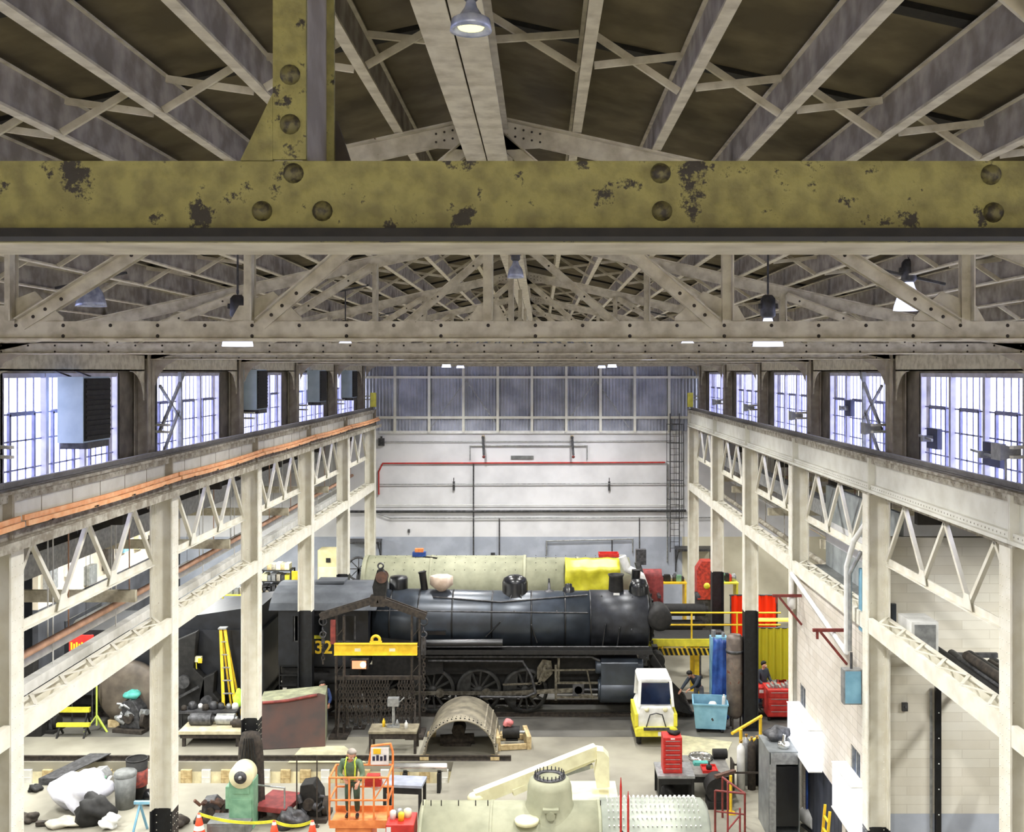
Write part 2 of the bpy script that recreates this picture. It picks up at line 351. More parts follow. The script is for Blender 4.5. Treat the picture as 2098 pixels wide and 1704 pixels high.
# ---- roof trusses
def truss(k,y,near=False):
    mt=m_near if near else m_truss
    lab={1:'worn olive-yellow riveted roof truss crossing the frame right in front'}.get(k,
        'cream riveted roof truss, %s bottom chord below the big olive beam'%num[max(0,k-2)])
    if k==0: return
    t=thing('roof_truss',lab,'truss',(0,y,CZ+.265),0,'roof trusses across the hall')
    zb,zh=CZ+.265,CZ+.43
    b=MB()
    # two angles back to back, horizontal legs at the foot
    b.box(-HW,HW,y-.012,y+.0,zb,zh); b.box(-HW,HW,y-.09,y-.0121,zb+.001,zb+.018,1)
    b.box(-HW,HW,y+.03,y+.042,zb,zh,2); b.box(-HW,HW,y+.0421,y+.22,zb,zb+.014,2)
    b.build('bottom_chord',[mt,m_grime_shade if near else m_truss,m_truss],t,True)  # near leg coloured black for the grime and the shade under it
    # rivets of the bottom chord
    rv=[]
    if near:
        for px,py in ((604,357),(540,434),(663,434),(1352,357),(1355,434),(2025,360),(2030,437)):
            x,z=XZ(px,py,y); rv.append((x,z))
        for (x,z) in rv:
            r=MB(); r.lathe([(.021,0),(.019,-.007),(.012,-.013),(.004,-.0155),(0,-.016)],(x,y-.012,z),'y',16); r.build('rivet',M('dark_rivet',(96,90,52),.6,0,(48,42,28),60,.4,.55),t,True)
    else:
        r=MB()
        if k<5:
            for i in range(-20,21):
                x=i*.4
                for z in ((zb+.04,zh-.035) if i%2 else (zh-.035,)): r.sph((x,y-.012,z),.016,6,(1,.5,1))
            o=r.build('rivet_rows',m_dkrust,t,True); o['kind']='stuff'
    for sgn in (-1,1):
        c=MB()
        def sec(x,dz): return (x,zt(x)+dz)
        c.prism([sec(0,0),sec(sgn*HW,0),sec(sgn*HW,.17),sec(0,.17)],'y',y-.012,y)
        c.prism([sec(0,.155),sec(sgn*HW,.155),sec(sgn*HW,.17),sec(0,.17)],'y',y-.10,y-.0121)
        c.prism([sec(0,0),sec(sgn*HW,0),sec(sgn*HW,.17),sec(0,.17)],'y',y+.03,y+.042)
        c.prism([sec(0,.155),sec(sgn*HW,.155),sec(sgn*HW,.17),sec(0,.17)],'y',y+.0421,y+.13)
        c.build('top_chord',m_truss,t,True)
    # posts, diagonals and gussets
    for i in range(-3,4):
        x=i*2.025
        v=MB(); wv=.075 if near else .085
        if near and i==0:
            v.box(-.094,-.027,y-.024,y-.0121,zh+.001,zt(x)+.06); v.box(-.038,-.0265,y-.012,y+.19,zh+.002,zt(x)+.06,1); v.box(-.0264,-.010,y+.178,y+.19,zh+.002,zt(x)+.06,0)
        else: v.box(x-wv/2,x+wv/2,y-.024,y-.0121,zh-.02,zt(x)+.06)
        if not(near and i==0): v.box(x+wv/2-.012,x+wv/2+(.03 if near else 0),y-.10,y-.0241,zh+.002,zt(x)+.04,1)
        if not(near and i==0): v.box(x-wv/2,x+wv/2,y+.0421,y+.054,zb+.02,zt(x)+.06)
        if near and i==0:
            for py in (160,260):
                xr,zr=XZ(600,py,y); v.lathe([(.021,0),(.019,-.007),(.01,-.014),(0,-.016)],(xr,y-.024,zr),'y',14,mi=2)
        v.build('post',[mt,m_purl if near else m_truss,M('dark_rivet',(96,90,52))],t,True)
        g=MB()
        g.prism([(x-.17,zb+.02),(x+.17,zb+.02),(x+.17,zb+.10+.06),(x+.09,zb+.30),(x-.09,zb+.30),(x-.17,zb+.16)] if not near else
                [(x-.13,zb+.10),(x+.1,zb+.10),(x+.1,zh+.01),(x+.045,zh+.14),(x-.045,zh+.14),(x-.11,zh+.01)],'y',y+.005,y+.027)
        if near and i==0:
            g=MB(); g.prism([(-.160,zh-.001),(-.0945,zh-.001),(-.0945,zh+.135)],'y',y-.0235,y-.0125); g.build('gusset',m_near,t,True)
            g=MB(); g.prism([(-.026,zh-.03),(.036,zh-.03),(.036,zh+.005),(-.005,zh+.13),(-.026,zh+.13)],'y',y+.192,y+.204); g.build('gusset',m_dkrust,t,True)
        else: g.build('gusset',mt if near else m_truss,t,True)
    for sgn in (-1,1):
        for i in range(0,3):
            xa,xb=sgn*(i+1)*2.025,sgn*i*2.025
            d=MB(); p=(xa-sgn*.10,0,zb+.14); q=(xb+sgn*.05,0,zt(xb)+.02)
            for yy in (y-.019,y+.048): d.bar((p[0],yy,p[2]),(q[0],yy,q[2]),.011,.105,0,(0,0,1))
            dd=Vector((q[0]-p[0],0,q[2]-p[2])).normalized(); nrm=Vector((-dd.z,0,dd.x))*(.05)
            if nrm.z<0: nrm=-nrm
            d.bar((p[0]+nrm.x,y-.06,p[2]+nrm.z),(q[0]+nrm.x,y-.06,q[2]+nrm.z),.075,.010,0,(0,0,1))
            if not near:
                for u in (.06,.12,.2,.55,.9): d.sph((p[0]+dd.x*u*2,y-.026,p[2]+dd.z*u*2),.016,6,(1,.5,1),1)
            d.build('diagonal',[m_truss,m_dkrust],t,True)
            gp=MB(); x=xa; gp.prism([(x-sgn*.02,zb+.1),(x-sgn*.44,zb+.1),(x-sgn*.44,zb+.2),(x-sgn*.2,zb+.42),(x-sgn*.02,zb+.35)][::sgn],'y',y+.006,y+.026); gp.build('gusset',m_truss,t,True)
    # ridge gusset with bolt pattern
    g=MB(); g.prism([(-.55,zt(.55)+.02),(-.2,zt(0)-.12),(.2,zt(0)-.12),(.55,zt(.55)+.02),(.4,zt(.4)+.15),(0,zt(0)+.15),(-.4,zt(.4)+.15)],'y',y-.0245,y-.0125)
    for sx in (-1,1):
        for i in range(5):
            for j in range(2): x=sx*(.16+.07*i); g.sph((x,y-.026,zt(x)+.04+.07*j),.010,6,(1,.5,1),1)
    g.build('ridge_gusset',[m_truss,m_dkrust],t,True)
    # knees down to the columns
    for sgn in (-1,1):
        n=MB(); n.prism([(sgn*7.3,zb-.001),(sgn*7.8,zb-.001),(sgn*7.8,zb-.55),(sgn*7.7,zb-.3),(sgn*7.55,zb-.12)][::-sgn],'y',y-.01,y+.02); n.build('knee_plate',m_upcol,t,True)
for k in range(1,9): truss(k,ST[k],k==1)
# ---- ridge pair and purlins
def purlin(x,lab,name='purlin',w=.078,zo=0):
    z=zt(x)+.172; b=MB()
    h=.26 if abs(x)>.2 else .30
    z+=zo
    b.box(x-w/2,x+w/2,-6,WALLY-.05,z,z+.018); b.box(x-.012,x+.012,-6,WALLY-.05,z+.0181,z+h,1); b.box(x-w/2,x+w/2,-6,WALLY-.05,z+h,z+h+.012)
    o=b.build(name,[m_truss,m_purl],None,True,(x,22,z)); tag(o,lab,'beam','long roof beams on the trusses')
ordn=['first','second','third','fourth','fifth','sixth','seventh','eighth','ninth','tenth','eleventh','twelfth']
PX=[.08+.668*(i+1) for i in range(11)]
for i,x in enumerate(PX):
    purlin(-x,'cream roof purlin with dusty web, %s to the left of the ridge beams'%ordn[i])
    purlin(x,'cream roof purlin with dusty web, %s to the right of the ridge beams'%ordn[i])
purlin(-.088,'left one of the paired cream ridge beams','ridge_beam',.165,-.40); purlin(.088,'right one of the paired cream ridge beams','ridge_beam',.165,-.40)
# ---- bridging straps between purlins
xs=[-x for x in PX[::-1]]+[0]+PX
rows=0
strap={}
for k in range(1,6):
    for dy in (2.3,4.75):
        yy=ST[k]+dy
        if yy<3: continue
        rows+=1
        t=thing('purlin_bridging','row of thin crossed straps between the purlins, %s row from the camera'%ordn[rows-1],'bracing',(0,yy,CZ+2.3),0,'strap bracing rows under the roof')
        for i in range(len(xs)-1):
            xa,xb=xs[i]+.05,xs[i+1]-.05
            za,zb2=zt(xs[i])+.18,zt(xs[i+1])+.18
            b=MB(); b.bar((xa,yy,za),(xb,yy+.04,zb2+.22),.03,.045); b.bar((xa,yy+.05,za+.22),(xb,yy+.09,zb2),.03,.045)
            b.build('strap',m_truss,t,True)
# ---- columns
blk={(-1,3):2.4,(-1,4):2.9,(-1,5):2.6,(-1,6):4.05,(-1,7):4.0,(1,4):2.5,(1,6):4.05,(1,7):4.1}
for sgn in (-1,1):
    side='left' if sgn<0 else 'right'
    for k in range(2,9):
        y=ST[k]; zb=blk.get((sgn,k),0)
        t=thing('steel_column','%s visible riveted steel column in the %s row, counted from the camera'%(num[k-3],side) if k>2 else 'riveted steel column of the %s row just outside the frame'%side,'column',(sgn*7.6,y,0),0,'crane columns along both sides')
        def part(name,x0,x1,y0,y1,top=9.6,m=m_col,bot=0):
            b=MB()
            if zb>bot: b.box(x0,x1,y0,y1,bot,zb,1); b.box(x0,x1,y0,y1,zb,top,0)
            else: b.box(x0,x1,y0,y1,bot,top,0)
            if top<10 and name!='web':
                # rivet lines on the flange edges
                pass
            return b.build(name,[m,m_black],t,True)
        a,b_=sgn*7.36,sgn*7.84
        part('inner_flange',a,a+sgn*.03,y-.19,y+.19); part('outer_flange',b_-sgn*.03,b_,y-.19,y+.19)
        part('web',a+sgn*.031,b_-sgn*.031,y-.012,y+.012)
        an=MB()
        for xx in (a+sgn*.031,b_-sgn*.131):
            an.box(xx,xx+sgn*.10,y-.026,y-.013,0 if zb<.1 else zb,9.6); an.box(xx if xx==a+sgn*.031 else xx+sgn*.087,(xx if xx==a+sgn*.031 else xx+sgn*.087)+sgn*.013,y-.11,y-.027,0 if zb<.1 else zb,9.6)
        an.build('corner_angle',m_col,t,True)
        if k<6:
            rv=MB()
            for i in range(int(9.4/.16)):
                z=.2+i*.16
                for xx in (a+sgn*.085,b_-sgn*.085): rv.sph((xx,y-.027,z),.014,6,(1,.6,1))
                for yy in (y-.15,y-.07,y+.07,y+.15): rv.sph((a,yy,z),.013,6,(.6,1,1))
            o=rv.build('rivets',m_col,t,True); o['kind']='stuff'
        cap=MB(); cap.box(a-sgn*.0,b_,y-.25,y+.25,9.601,9.64); cap.build('cap_plate',m_flg,t,True)
        bp=MB(); bp.box(sgn*7.3,sgn*7.9,y-.27,y+.27,0,.03); bp.build('base_plate',m_black if zb else m_col,t,True)
        # rear building shaft, full height
        u0,u1=sgn*7.87,sgn*8.18; us=MB()
        us.box(u0,u1,y-.01,y+.01,9.3,12.6); us.box(u0,u0+sgn*.025,y-.18,y+.18,9.3,12.6); us.box(u1-sgn*.025,u1,y-.18,y+.18,9.3,12.6)
        lsf=MB(); lsf.box(u0,u1,y-.01,y+.01,0,9.3); lsf.box(u0,u0+sgn*.025,y-.18,y+.18,0,9.3); lsf.box(u1-sgn*.025,u1,y-.18,y+.18,0,9.3); pass
        us.build('rear_shaft',m_upcol,t,True)

        ls=MB()
        for z in (10.9,11.05): ls.bar((sgn*7.62,y+.35,z),(sgn*8.2,y+.6,z),.08,.05)
        ls.build('bracket',m_gird,t,True)
# ---- crane girders, V braces and lattice struts by bay
cnt=['nearest','second','third','fourth','fifth','sixth','seventh']
for sgn in (-1,1):
    side='left' if sgn<0 else 'right'
    for k in range(2,8):
        y0,y1=ST[k]+.005,ST[k+1]-.005
        if k==7: y1=ST[8]+.6
        t=thing('crane_girder','white riveted crane runway girder of the %s row, %s span from the camera'%(side,cnt[k-2]),'girder',(sgn*7.58,y0,9.64),0,'crane runway girders')
        a=sgn*7.40; c_=sgn*7.76; m_=sgn*7.58
        g=MB(); g.box(m_-.012,m_+.012,y0,y1,9.70,10.38); g.build('web',m_gird,t,True)
        g=MB(); g.box(a,c_,y0,y1,10.381,10.43); g.box(m_-.10,m_-.013,y0,y1,10.25,10.38);g.box(m_+.013,m_+.10,y0,y1,10.25,10.38); g.build('top_flange',m_flg,t,True)
        g=MB(); g.box(a,c_,y0,y1,9.641,9.70); g.box(m_-.11,m_-.013,y0,y1,9.701,9.80);g.box(m_+.013,m_+.11,y0,y1,9.701,9.80); g.build('bottom_flange',m_gird if sgn>0 else m_flg,t,True)
        g=MB(); yy=y0+.05
        while yy<y1: g.box(m_-sgn*.013,m_-sgn*.02,yy,yy+.012,9.8,10.25); yy+=(1.12 if sgn<0 else 6.6)
        for ye in (y0,y1-.03): g.box(m_-sgn*.16,m_-sgn*.013,ye,ye+.03,9.70,10.38)
        g.build('stiffener',m_upcol if sgn<0 else m_gird,t,True)
        g=MB(); n=int((y1-y0)/.14)
        for i in range(n):
            for z in (9.745,10.31): g.sph((m_-sgn*.11 if z<10 else m_-sgn*.10,y0+.1+i*.14,z),.016,6,(.6,1,1))
            g.sph((a+sgn*.05,y0+.1+i*.14,10.43),.014,6,(1,1,.6))
        o=g.build('rivets',m_flg,t,True); o['kind']='stuff'
        g=MB(); g.box(m_-.035,m_+.035,y0,y1,10.50,10.54); g.box(m_-.012,m_+.012,y0,y1,10.45,10.50); g.box(m_-.06,m_+.06,y0,y1,10.431,10.45)
        g.build('crane_rail',m_rail,t,True)
        if sgn<0:
            g=MB(); g.box(-7.16,-7.42,y0,y1,9.60,9.64); g.box(-7.16,-7.19,y0,y1,9.641,9.74); g.build('ledge',m_flg,t,True)
        # conductor bars (left side)
        if sgn<0 and k>=2:
            c=thing('conductor_bar','orange crane conductor bar beside the left runway girder, %s span from the camera'%cnt[k-2],'conductor',(-7.3,y0,9.8),0,'orange conductor bars along the left runway')
            for q,(xx,zz) in enumerate(((-7.30,10.02),(-7.24,9.94))):
                b=MB(); n=8
                pts=[(xx,y0+.05+(y1-y0-.1)*i/n,zz-.03*math.sin(PI*i/n)) for i in range(n+1)]
                for i in range(n): b.bar(pts[i],pts[i+1],.04,.08)
                b.build('bar',m_orange,c,True)
            b=MB()
            for i in range(4):
                yy=y0+.8+i*1.65; b.box(-7.565,-7.2,yy,yy+.04,9.88,9.905)
                b.box(-7.32,-7.22,yy-.09,yy+.12,9.88,9.9)
            b.build('bracket',m_gunm,c,True)
        # V bracing below the girder
        if k>=2:
            ya,yb=ST[k]+.2,ST[k+1]-.2; X=sgn*7.80; zt_,zb_=9.62,8.17
            t=thing('girder_brace','zigzag braced panel under the %s runway girder, %s span from the camera'%(side,cnt[k-2]),'bracing',(X,ya,zb_),0,'zigzag brace panels under the runways')
            b=MB(); b.box(X-.09,X+.09,ya,yb,zb_-.06,zb_-.035); b.box(X-.012,X+.012,ya,yb,zb_-.035,zb_+.09); b.build('bottom_chord',m_col,t,True)
            b=MB(); b.box(X-.07,X+.07,ya,yb,zt_-.14,zt_-.02); b.build('top_chord',m_flg,t,True)
            P=(yb-ya)/3
            for i in range(3):
                for (u,v) in ((ya+i*P,ya+(i+.5)*P),(ya+(i+1)*P,ya+(i+.5)*P)):
                    d=MB(); d.bar((X-sgn*.02,u,zb_+.05),(X-sgn*.02,v,zt_-.15),.075,.075); d.build('diagonal',m_col,t,True)
            for i in range(1,3):
                g=MB(); yc=ya+i*P; g.prism([(yc-.22,zb_-.02),(yc+.22,zb_-.02),(yc+.1,zb_+.24),(yc-.1,zb_+.24)],'x',X-sgn*.075,X-sgn*.06); g.build('gusset',m_col,t,True)
        # lattice strut
        if k>=2:
            ya,yb=ST[k]+.195,ST[k+1]-.195
            t=thing('lattice_strut','cream lattice strut tying the %s columns low down, %s span from the camera'%(side,cnt[k-2]),'strut',(sgn*7.6,ya,6.68),0,'low lattice struts between columns')
            for xx in (sgn*7.37,sgn*7.83):
                b=MB(); d=sgn if abs(xx)<7.6 else -sgn
                b.box(xx,xx+d*.02,ya,yb,6.68,7.0); b.box(xx+d*.021,xx+d*.1,ya,yb,6.98,7.0); b.box(xx+d*.021,xx+d*.1,ya,yb,6.68,6.70)
                b.build('channel',m_col,t,True)
            n=12
            b=MB()
            for i in range(n):
                y_a=ya+(yb-ya)*i/n; y_b=ya+(yb-ya)*(i+1)/n
                xa,xb=(sgn*7.43,sgn*7.77) if i%2 else (sgn*7.77,sgn*7.43)
                b.bar((xa,y_a,7.012),(xb,y_b,7.012),.06,.012)
            b.build('lacing',m_col,t,True)
# end bumpers
for sgn,lb in ((-1,'left'),(1,'right')):
    t=thing('crane_stop','yellow crane stop block at the far end of the %s runway'%lb,'stop',(sgn*7.55,ST[8]+.2,10.55),0,'yellow crane stops')
    b=MB(); x=sgn*7.5; b.box(x-.13,x+.13,ST[8]+.2,ST[8]+.35,10.55,11.22); b.build('block',m_lemon,t,True)
    b=MB(); b.prism([(ST[8]+.351,10.55),(ST[8]+.58,10.55),(ST[8]+.351,11.0)],'x',x-.04,x+.04); b.build('back_strut',m_gunm,t,True)
# ================================================================ lamps
m_lens=EM('lamp_glow',(250,250,255),9); m_lensy=EM('lamp_glow_yellow',(250,240,170),1.3); m_tube=EM('tube_glow',(245,250,255),10)
m_glowp=EM('glowing_prismatic_glass',(214,220,250),1.3)
m_prism=M('prismatic_reflector',(196,202,220),.25,.2,(150,158,182),14)
def lamp(x,y,zl,lab,lit=True,light=True,watt=None,r=.17,gl=None,size=1.0):
    t=thing('high_bay_lamp',lab,'lamp',(x,y,zl),0,'high-bay lamps under the roof'); zr=zt(x)+.165-zl
    b=MB(); b.cyl((0,0,.62*size),(0,0,zr),.012,8); b.torus((0,0,.64*size),.03,.008,'x',12,6); b.bar((-.42,0,zt(x-.42)+.165-zl),(.42,0,zt(x+.42)+.165-zl),.05,.03); b.build('hanger',m_gunm,t)
    b=MB(); b.lathe([(0,.60*size),(.05*size,.60*size),(.085*size,.56*size),(.09*size,.36*size),(.06*size,.33*size),(0,.33*size)],(0,0,0),'z',16); b.box(-.11*size,.11*size,-.03,.03,.44*size,.50*size); b.build('ballast_housing',m_gunm,t)
    b=MB(); b.lathe([(.05*size,.33*size),(.07*size,.26*size),(.13*size,.17*size),(r,.05),(r+.008,0),(r-.01,0.004),(.12*size,.16*size),(.05*size,.26*size)],(0,0,0),'z',20); b.build('reflector',m_glowp if (lit and gl is None) else m_prism,t)
    b=MB(); b.lathe([(0,.012),(r-.03,.012),(r-.02,.03),(0,.035)],(0,0,0),'z',20)
    b.sph((0,0,.27*size),.062*size,12); b.build('lens',(gl or m_lens) if lit else m_gal,t)
    if light and lit:
        L=bpy.data.lights.new('lamp_light','SPOT'); L.energy=watt or LAMP_W; L.color=(1,.985,.96); L.spot_size=R(150); L.spot_blend=.8; L.shadow_soft_size=.25
        o=bpy.data.objects.new('lamp_light',L); COL.objects.link(o); o.parent=t; o.location=(0,0,-.06)
    return t
mids=[4.6]+[5.52+6.75*i for i in range(1,7)]
for i,yy in enumerate([-1.2]+mids):
    for sgn in (-1,1):
        if i==0: lab='bell-shaped lamp on a thin rod in the %s lamp row, behind the near truss'%('left' if sgn<0 else 'right')
        else: lab='bell-shaped lamp on a thin rod in the %s lamp row, %s from the camera'%('left' if sgn<0 else 'right',ordn[i-1])
        if i==0: continue
        lamp(sgn*3.1,yy,CZ+(.335 if i==3 else .30 if i<6 else .17),lab)  # third pair added to brighten the near columns, tucked behind the chords
lamp(-4.9,mids[1]+.2,CZ+.78,'unlit lamp hanging high left of the left lamp row, beyond the second truss',lit=False)
lamp(4.75,mids[1],CZ+.72,'bright lamp hanging high right of the right lamp row, beyond the second truss',light=False)
lamp(.14,4.62,CZ+1.50,'small lamp with yellow glowing lens under the ridge beams, nearest of all',light=False,r=.085,gl=m_lensy,size=.4)
lamp(.15,mids[1],CZ+1.1,'small unlit lamp under the ridge in the middle of the second bay',lit=False,r=.09,size=.6)
# lights carried by the hall behind the camera position
for (x,y) in ((-3.1,-1.2),(3.1,-1.2)):
    lamp(x,y,CZ+.30,'bell-shaped lamp on the %s, behind the camera'%('left' if x<0 else 'right'))
# aisle tube lights
def tube(x,y,z,lab,L=2.2,on=True,k=1):
    t=thing('tube_light',lab,'lamp',(x,y,z),0,'strip lights in the side aisles')
    b=MB(); b.prism([(-.16,-.03),(.16,-.03),(.09,.07),(-.09,.07)],'y',-L/2,L/2); b.build('housing',m_white,t)
    b=MB(); 
    for q in (-.08,.08): b.cyl((q,-L/2+.03,-.06),(q,L/2-.03,-.06),.032,8)
    b.build('tube',m_tube,t)
    b=MB(); 
    for q in (-L/3,L/3): b.cyl((0,q,.07),(0,q,9.34-z),.006,6)
    b.build('hanger',m_gunm,t)
    A=bpy.data.lights.new('tube_light','AREA'); A.shape='RECTANGLE'; A.size=.3; A.size_y=L; A.energy=TUBE_W*k; A.color=(1,1,.96)
    o=bpy.data.objects.new('tube_light',A); COL.objects.link(o); o.parent=t; o.location=(0,0,-.09)
k=0
for i,yy in enumerate((20.5,26.2,32,38,44)):
    tube(-10.6,yy,6.2,'hanging twin tube light in the left aisle, inner row, %s from the camera'%ordn[i])
    tube(-14.6,yy+1.2,6.5,'hanging twin tube light in the left aisle, outer row, %s from the camera'%ordn[i],2.2,True,2.2)
for i,yy in enumerate((33.5,39.5,45.5)):
    tube(10.8,yy,6.4,'hanging twin tube light in the right aisle, %s from the camera'%ordn[i])
for i,(x,yy) in enumerate(((11,25.8),(12.2,19.2))): tube(x,yy,8.6,'added twin tube light high over the right office block, %s of two'%('farther' if i==0 else 'nearer'),2.2,True,2.2)  # tubes added to brighten the white office walls
# ================================================================ far wall fittings
Yw=WALLY-.001
def wallpipe(pts,r,mat,lab,name='wall_pipe'):
    P=[]
    for (px,py) in pts: x,z=XZ(px,py,Yw-.1); P.append((x,Yw-.1,z))
    b=MB(); b.tube(P,r,8)
    for p in P: b.box(p[0]-.03,p[0]+.03,Yw-.1,Yw,p[2]-.02,p[2]+.02)
    o=b.build(name,mat,None,True,P[0]); tag(o,lab,'pipe')
wallpipe([(776,1012),(776,966),(784,949),(1362,947)],.035,m_red,'red sprinkler pipe running high across the white end wall')
wallpipe([(790,905),(1376,903)],.02,m_gal,'thin grey conduit along the top of the white end wall')
wallpipe([(775,992),(1400,990)],.025,m_gal,'grey conduit across the middle of the white end wall')
wallpipe([(770,1034),(1400,1034)],.02,m_white,'white conduit just above the thick grey pipe on the end wall')
wallpipe([(640,1048),(1405,1046)],.06,m_gunm,'thick dark grey pipe across the white end wall')
wallpipe([(770,1050),(800,1061),(1480,1060)],.03,m_gal,'bent grey pipe right under the thick grey pipe on the end wall')
wallpipe([(970,950),(970,1150)],.035,m_gunm,'tall dark vertical pipe left of centre on the end wall')
wallpipe([(1023,1062),(1023,1150)],.03,m_gunm,'short vertical pipe beside the tall one on the end wall')
wallpipe([(1310,1060),(1310,1170)],.025,m_gunm,'vertical pipe on the right part of the end wall, under the bent pipe')
wallpipe([(1367,950),(1367,1150)],.03,m_gal,'vertical grey pipe beside the wall ladder')
wallpipe([(1120,1136),(1120,1108),(1296,1104),(1296,1130)],.035,m_gal,'low grey pipe loop over the yellow tarp on the end wall')
wallpipe([(1254,1106),(1254,1150)],.03,m_gunm,'dark drop pipe from the low grey loop')
wallpipe([(963,940),(963,913),(1203,913),(1203,940)],.03,m_gal,'faint grey pipe frame high on the end wall between two dark arms')
for px,lb in ((990,'left'),(1172,'right')):
    x,z=XZ(px,895,Yw); t=thing('swing_arm','dark drooping arm on the end wall, %s of the pair'%lb,'arm',(x,Yw,z),0,'dark arms high on the end wall')
    b=MB(); b.box(-.06,.06,-.3,0,-.08,.08); b.build('wall_bracket',m_wood,t)
    b=MB(); b.cyl((0,-.3,0),(.05,-.45,-.85),.055,10); b.sph((0,-.3,0),.07); b.build('arm',m_gunm,t)
    b=MB(); b.sph((.05,-.45,-.93),.08,8); b.build('tip',m_oxide,t)
for i,(px,py) in enumerate(((930,995),(1248,995))):
    x,z=XZ(px,py,Yw); b=MB(); b.box(-.05,.05,-.12,0,-.22,.22); b.cyl((0,-.08,.22),(0,-.08,.4),.02,6); tag(b.build('wall_box',m_gunm,None,False,(x,Yw,z)),'narrow grey box high on the end wall, %s one'%('left' if i==0 else 'right'),'box')
x,z=XZ(1070,937,Yw); b=MB(); b.box(-.55,.55,-.05,0,-.09,.09); b.box(-.5,.5,-.06,-.05,-.03,.0); tag(b.build('wall_plate',m_grey,None,False,(x,Yw,z)),'faint grey plate on the end wall between the dark arms','plate')
x,z=XZ(782,905,Yw); b=MB(); b.box(-.14,.14,-.2,0,-.18,.18); b.cyl((0,-.1,.18),(0,-.1,.28),.05,8); tag(b.build('speaker_box',m_gunm,None,False,(x,Yw,z)),'small dark box at the top left corner of the white end wall','box')
x,z=XZ(1010,1138,Yw); b=MB(); b.box(-.1,.1,-.1,0,-.15,.15); b.box(-.05,.05,-.12,-.1,-.08,.08); tag(b.build('switch_box',m_gunm,None,False,(x,Yw,z)),'small dark switch box low on the end wall above the pale boiler','box')
x,z=XZ(838,1087,Yw); b=MB(); b.box(-.05,.05,-.08,0,-.08,.08); b.cyl((0,-.05,-.08),(0,-.05,-.2),.01,6); tag(b.build('outlet_box',m_gunm,None,False,(x,Yw,z)),'tiny dark outlet box on the left part of the end wall','box')
x,z=XZ(1272,1141,Yw); t=thing('wall_sign','small white sign with dark blue lettering on the end wall','sign',(x,Yw,z)); b=MB(); b.box(-.2,.2,-.03,0,-.12,.12); b.build('board',m_white,t); b=MB()
for i in range(4): b.box(-.17+i*.09,-.11+i*.09,-.035,-.031,-.06,.06-.03*(i%2))
b.build('lettering',m_blue,t)
# caged ladder
x0,zt0=XZ(1383,842,Yw-.4); t=thing('caged_ladder','tall caged access ladder in the right corner of the end wall','ladder',(x0,Yw-.3,0)); b=MB()
for sx in (-.22,.22): b.cyl((sx,0,3.5),(sx,0,10.2),.025,8)
b.build('rail',m_gunm,t); b=MB(); z=3.7
while z<10: b.cyl((-.22,0,z),(.22,0,z),.013,6); z+=.3
b.build('rungs',m_gunm,t); b=MB()
for z in (5.2,6.1,7.0,7.9,8.8,9.7): b.torus((0,-.1,z),.4,.018,'z',16,6,a0=PI,a1=2*PI)
for a in (PI,1.25*PI,1.5*PI,1.75*PI,2*PI): b.cyl((.4*math.cos(a),-.1+.4*math.sin(a),5.2),(.4*math.cos(a),-.1+.4*math.sin(a),9.7),.013,6)
b.build('cage',m_gunm,t)
# platform bracket at low right / left on the wall
for (px,py,lb) in ((1420,1120,'right'),(745,1105,'left')):
    x,z=XZ(px,py,Yw); b=MB(); b.box(-.9,.9,-1.0,0,-.05,.05)
    for sx in (-.85,.85): b.bar((sx,-.95,-.05),(sx,-.02,-.9),.05,.05); b.box(sx-.03,sx+.03,-.06,0,-1.2,-.05)
    tag(b.build('wall_shelf',m_gunm,None,False,(x,Yw-.02,z)),'grey bracketed shelf low on the %s part of the end wall'%lb,'shelf')
# ================================================================ window-level unit heaters (left wall)
for i,(y,zc) in enumerate(((18.0,11.55),(29.6,11.7),(37.2,11.7),(43.6,11.7))):
    t=thing('unit_heater','pale blue and black unit heater at the left windows, %s from the camera'%ordn[i],'heater',(-7.85+(.22 if i!=1 else .05),y,zc),0,'unit heaters at the left windows')
    b=MB(); b.box(-.22,.22,0,1.1,-.57,.57); b.build('casing',M('heater_pale_blue',(190,208,220),.5,0,(174,194,208),3),t)
    b=MB(); b.box(.221,.25,.03,1.07,-.54,.54,0)
    for q in range(12): b.box(.2501,.265,.05,1.05,-.5+q*.088,-.46+q*.088,0)
    b.build('louvre',m_blk2,t)
    b=MB(); b.box(-.22,.25,.1,1.0,-.68,-.571); b.build('drip_tray',m_gunm,t)
    b=MB()
    for yy in (.15,.95): b.tube([(-.05,yy,.57),(-.36,yy,12.23-zc)],.015,6); 
    b.build('hanger',m_gunm,t)
# crossed arm brackets against two windows
for i,(sgn,y) in enumerate(((-1,22.9),(1,22.9))):
    b=MB(); x=sgn*7.98
    b.bar((x,y+.3,10.9),(x,y+1.9,12.2),.05,.08); b.bar((x,y+.3,10.2),(x,y+1.5,11.3),.05,.08); b.bar((x,y+1.6,9.7),(x,y+1.6,12.2),.08,.08); b.bar((x,y+.3,11.9),(x,y+1.6,11.1),.05,.05)
    tag(b.build('window_brace',m_gal,None,True,(x,y,10)),'pale crossed brace in front of the third %s window'%('left' if sgn<0 else 'right'),'brace')
# small floodlights beside right columns
for k in range(3,8):
    y=ST[k]+.55; t=thing('flood_light','small pale floodlight on a bracket beside the %s right column'%num[k-3],'lamp',(7.7,y,10.95),0,'pale floodlights by the right columns')
    b=MB(); b.prism([(-.16,-.12),(.16,-.04),(.16,.06),(-.16,.14)],'y',0,.35); b.build('housing',m_gal,t)
    b=MB(); b.cyl((0,.18,-.1),(0,.18,-.5),.02,6); b.build('bracket',m_gal,t)
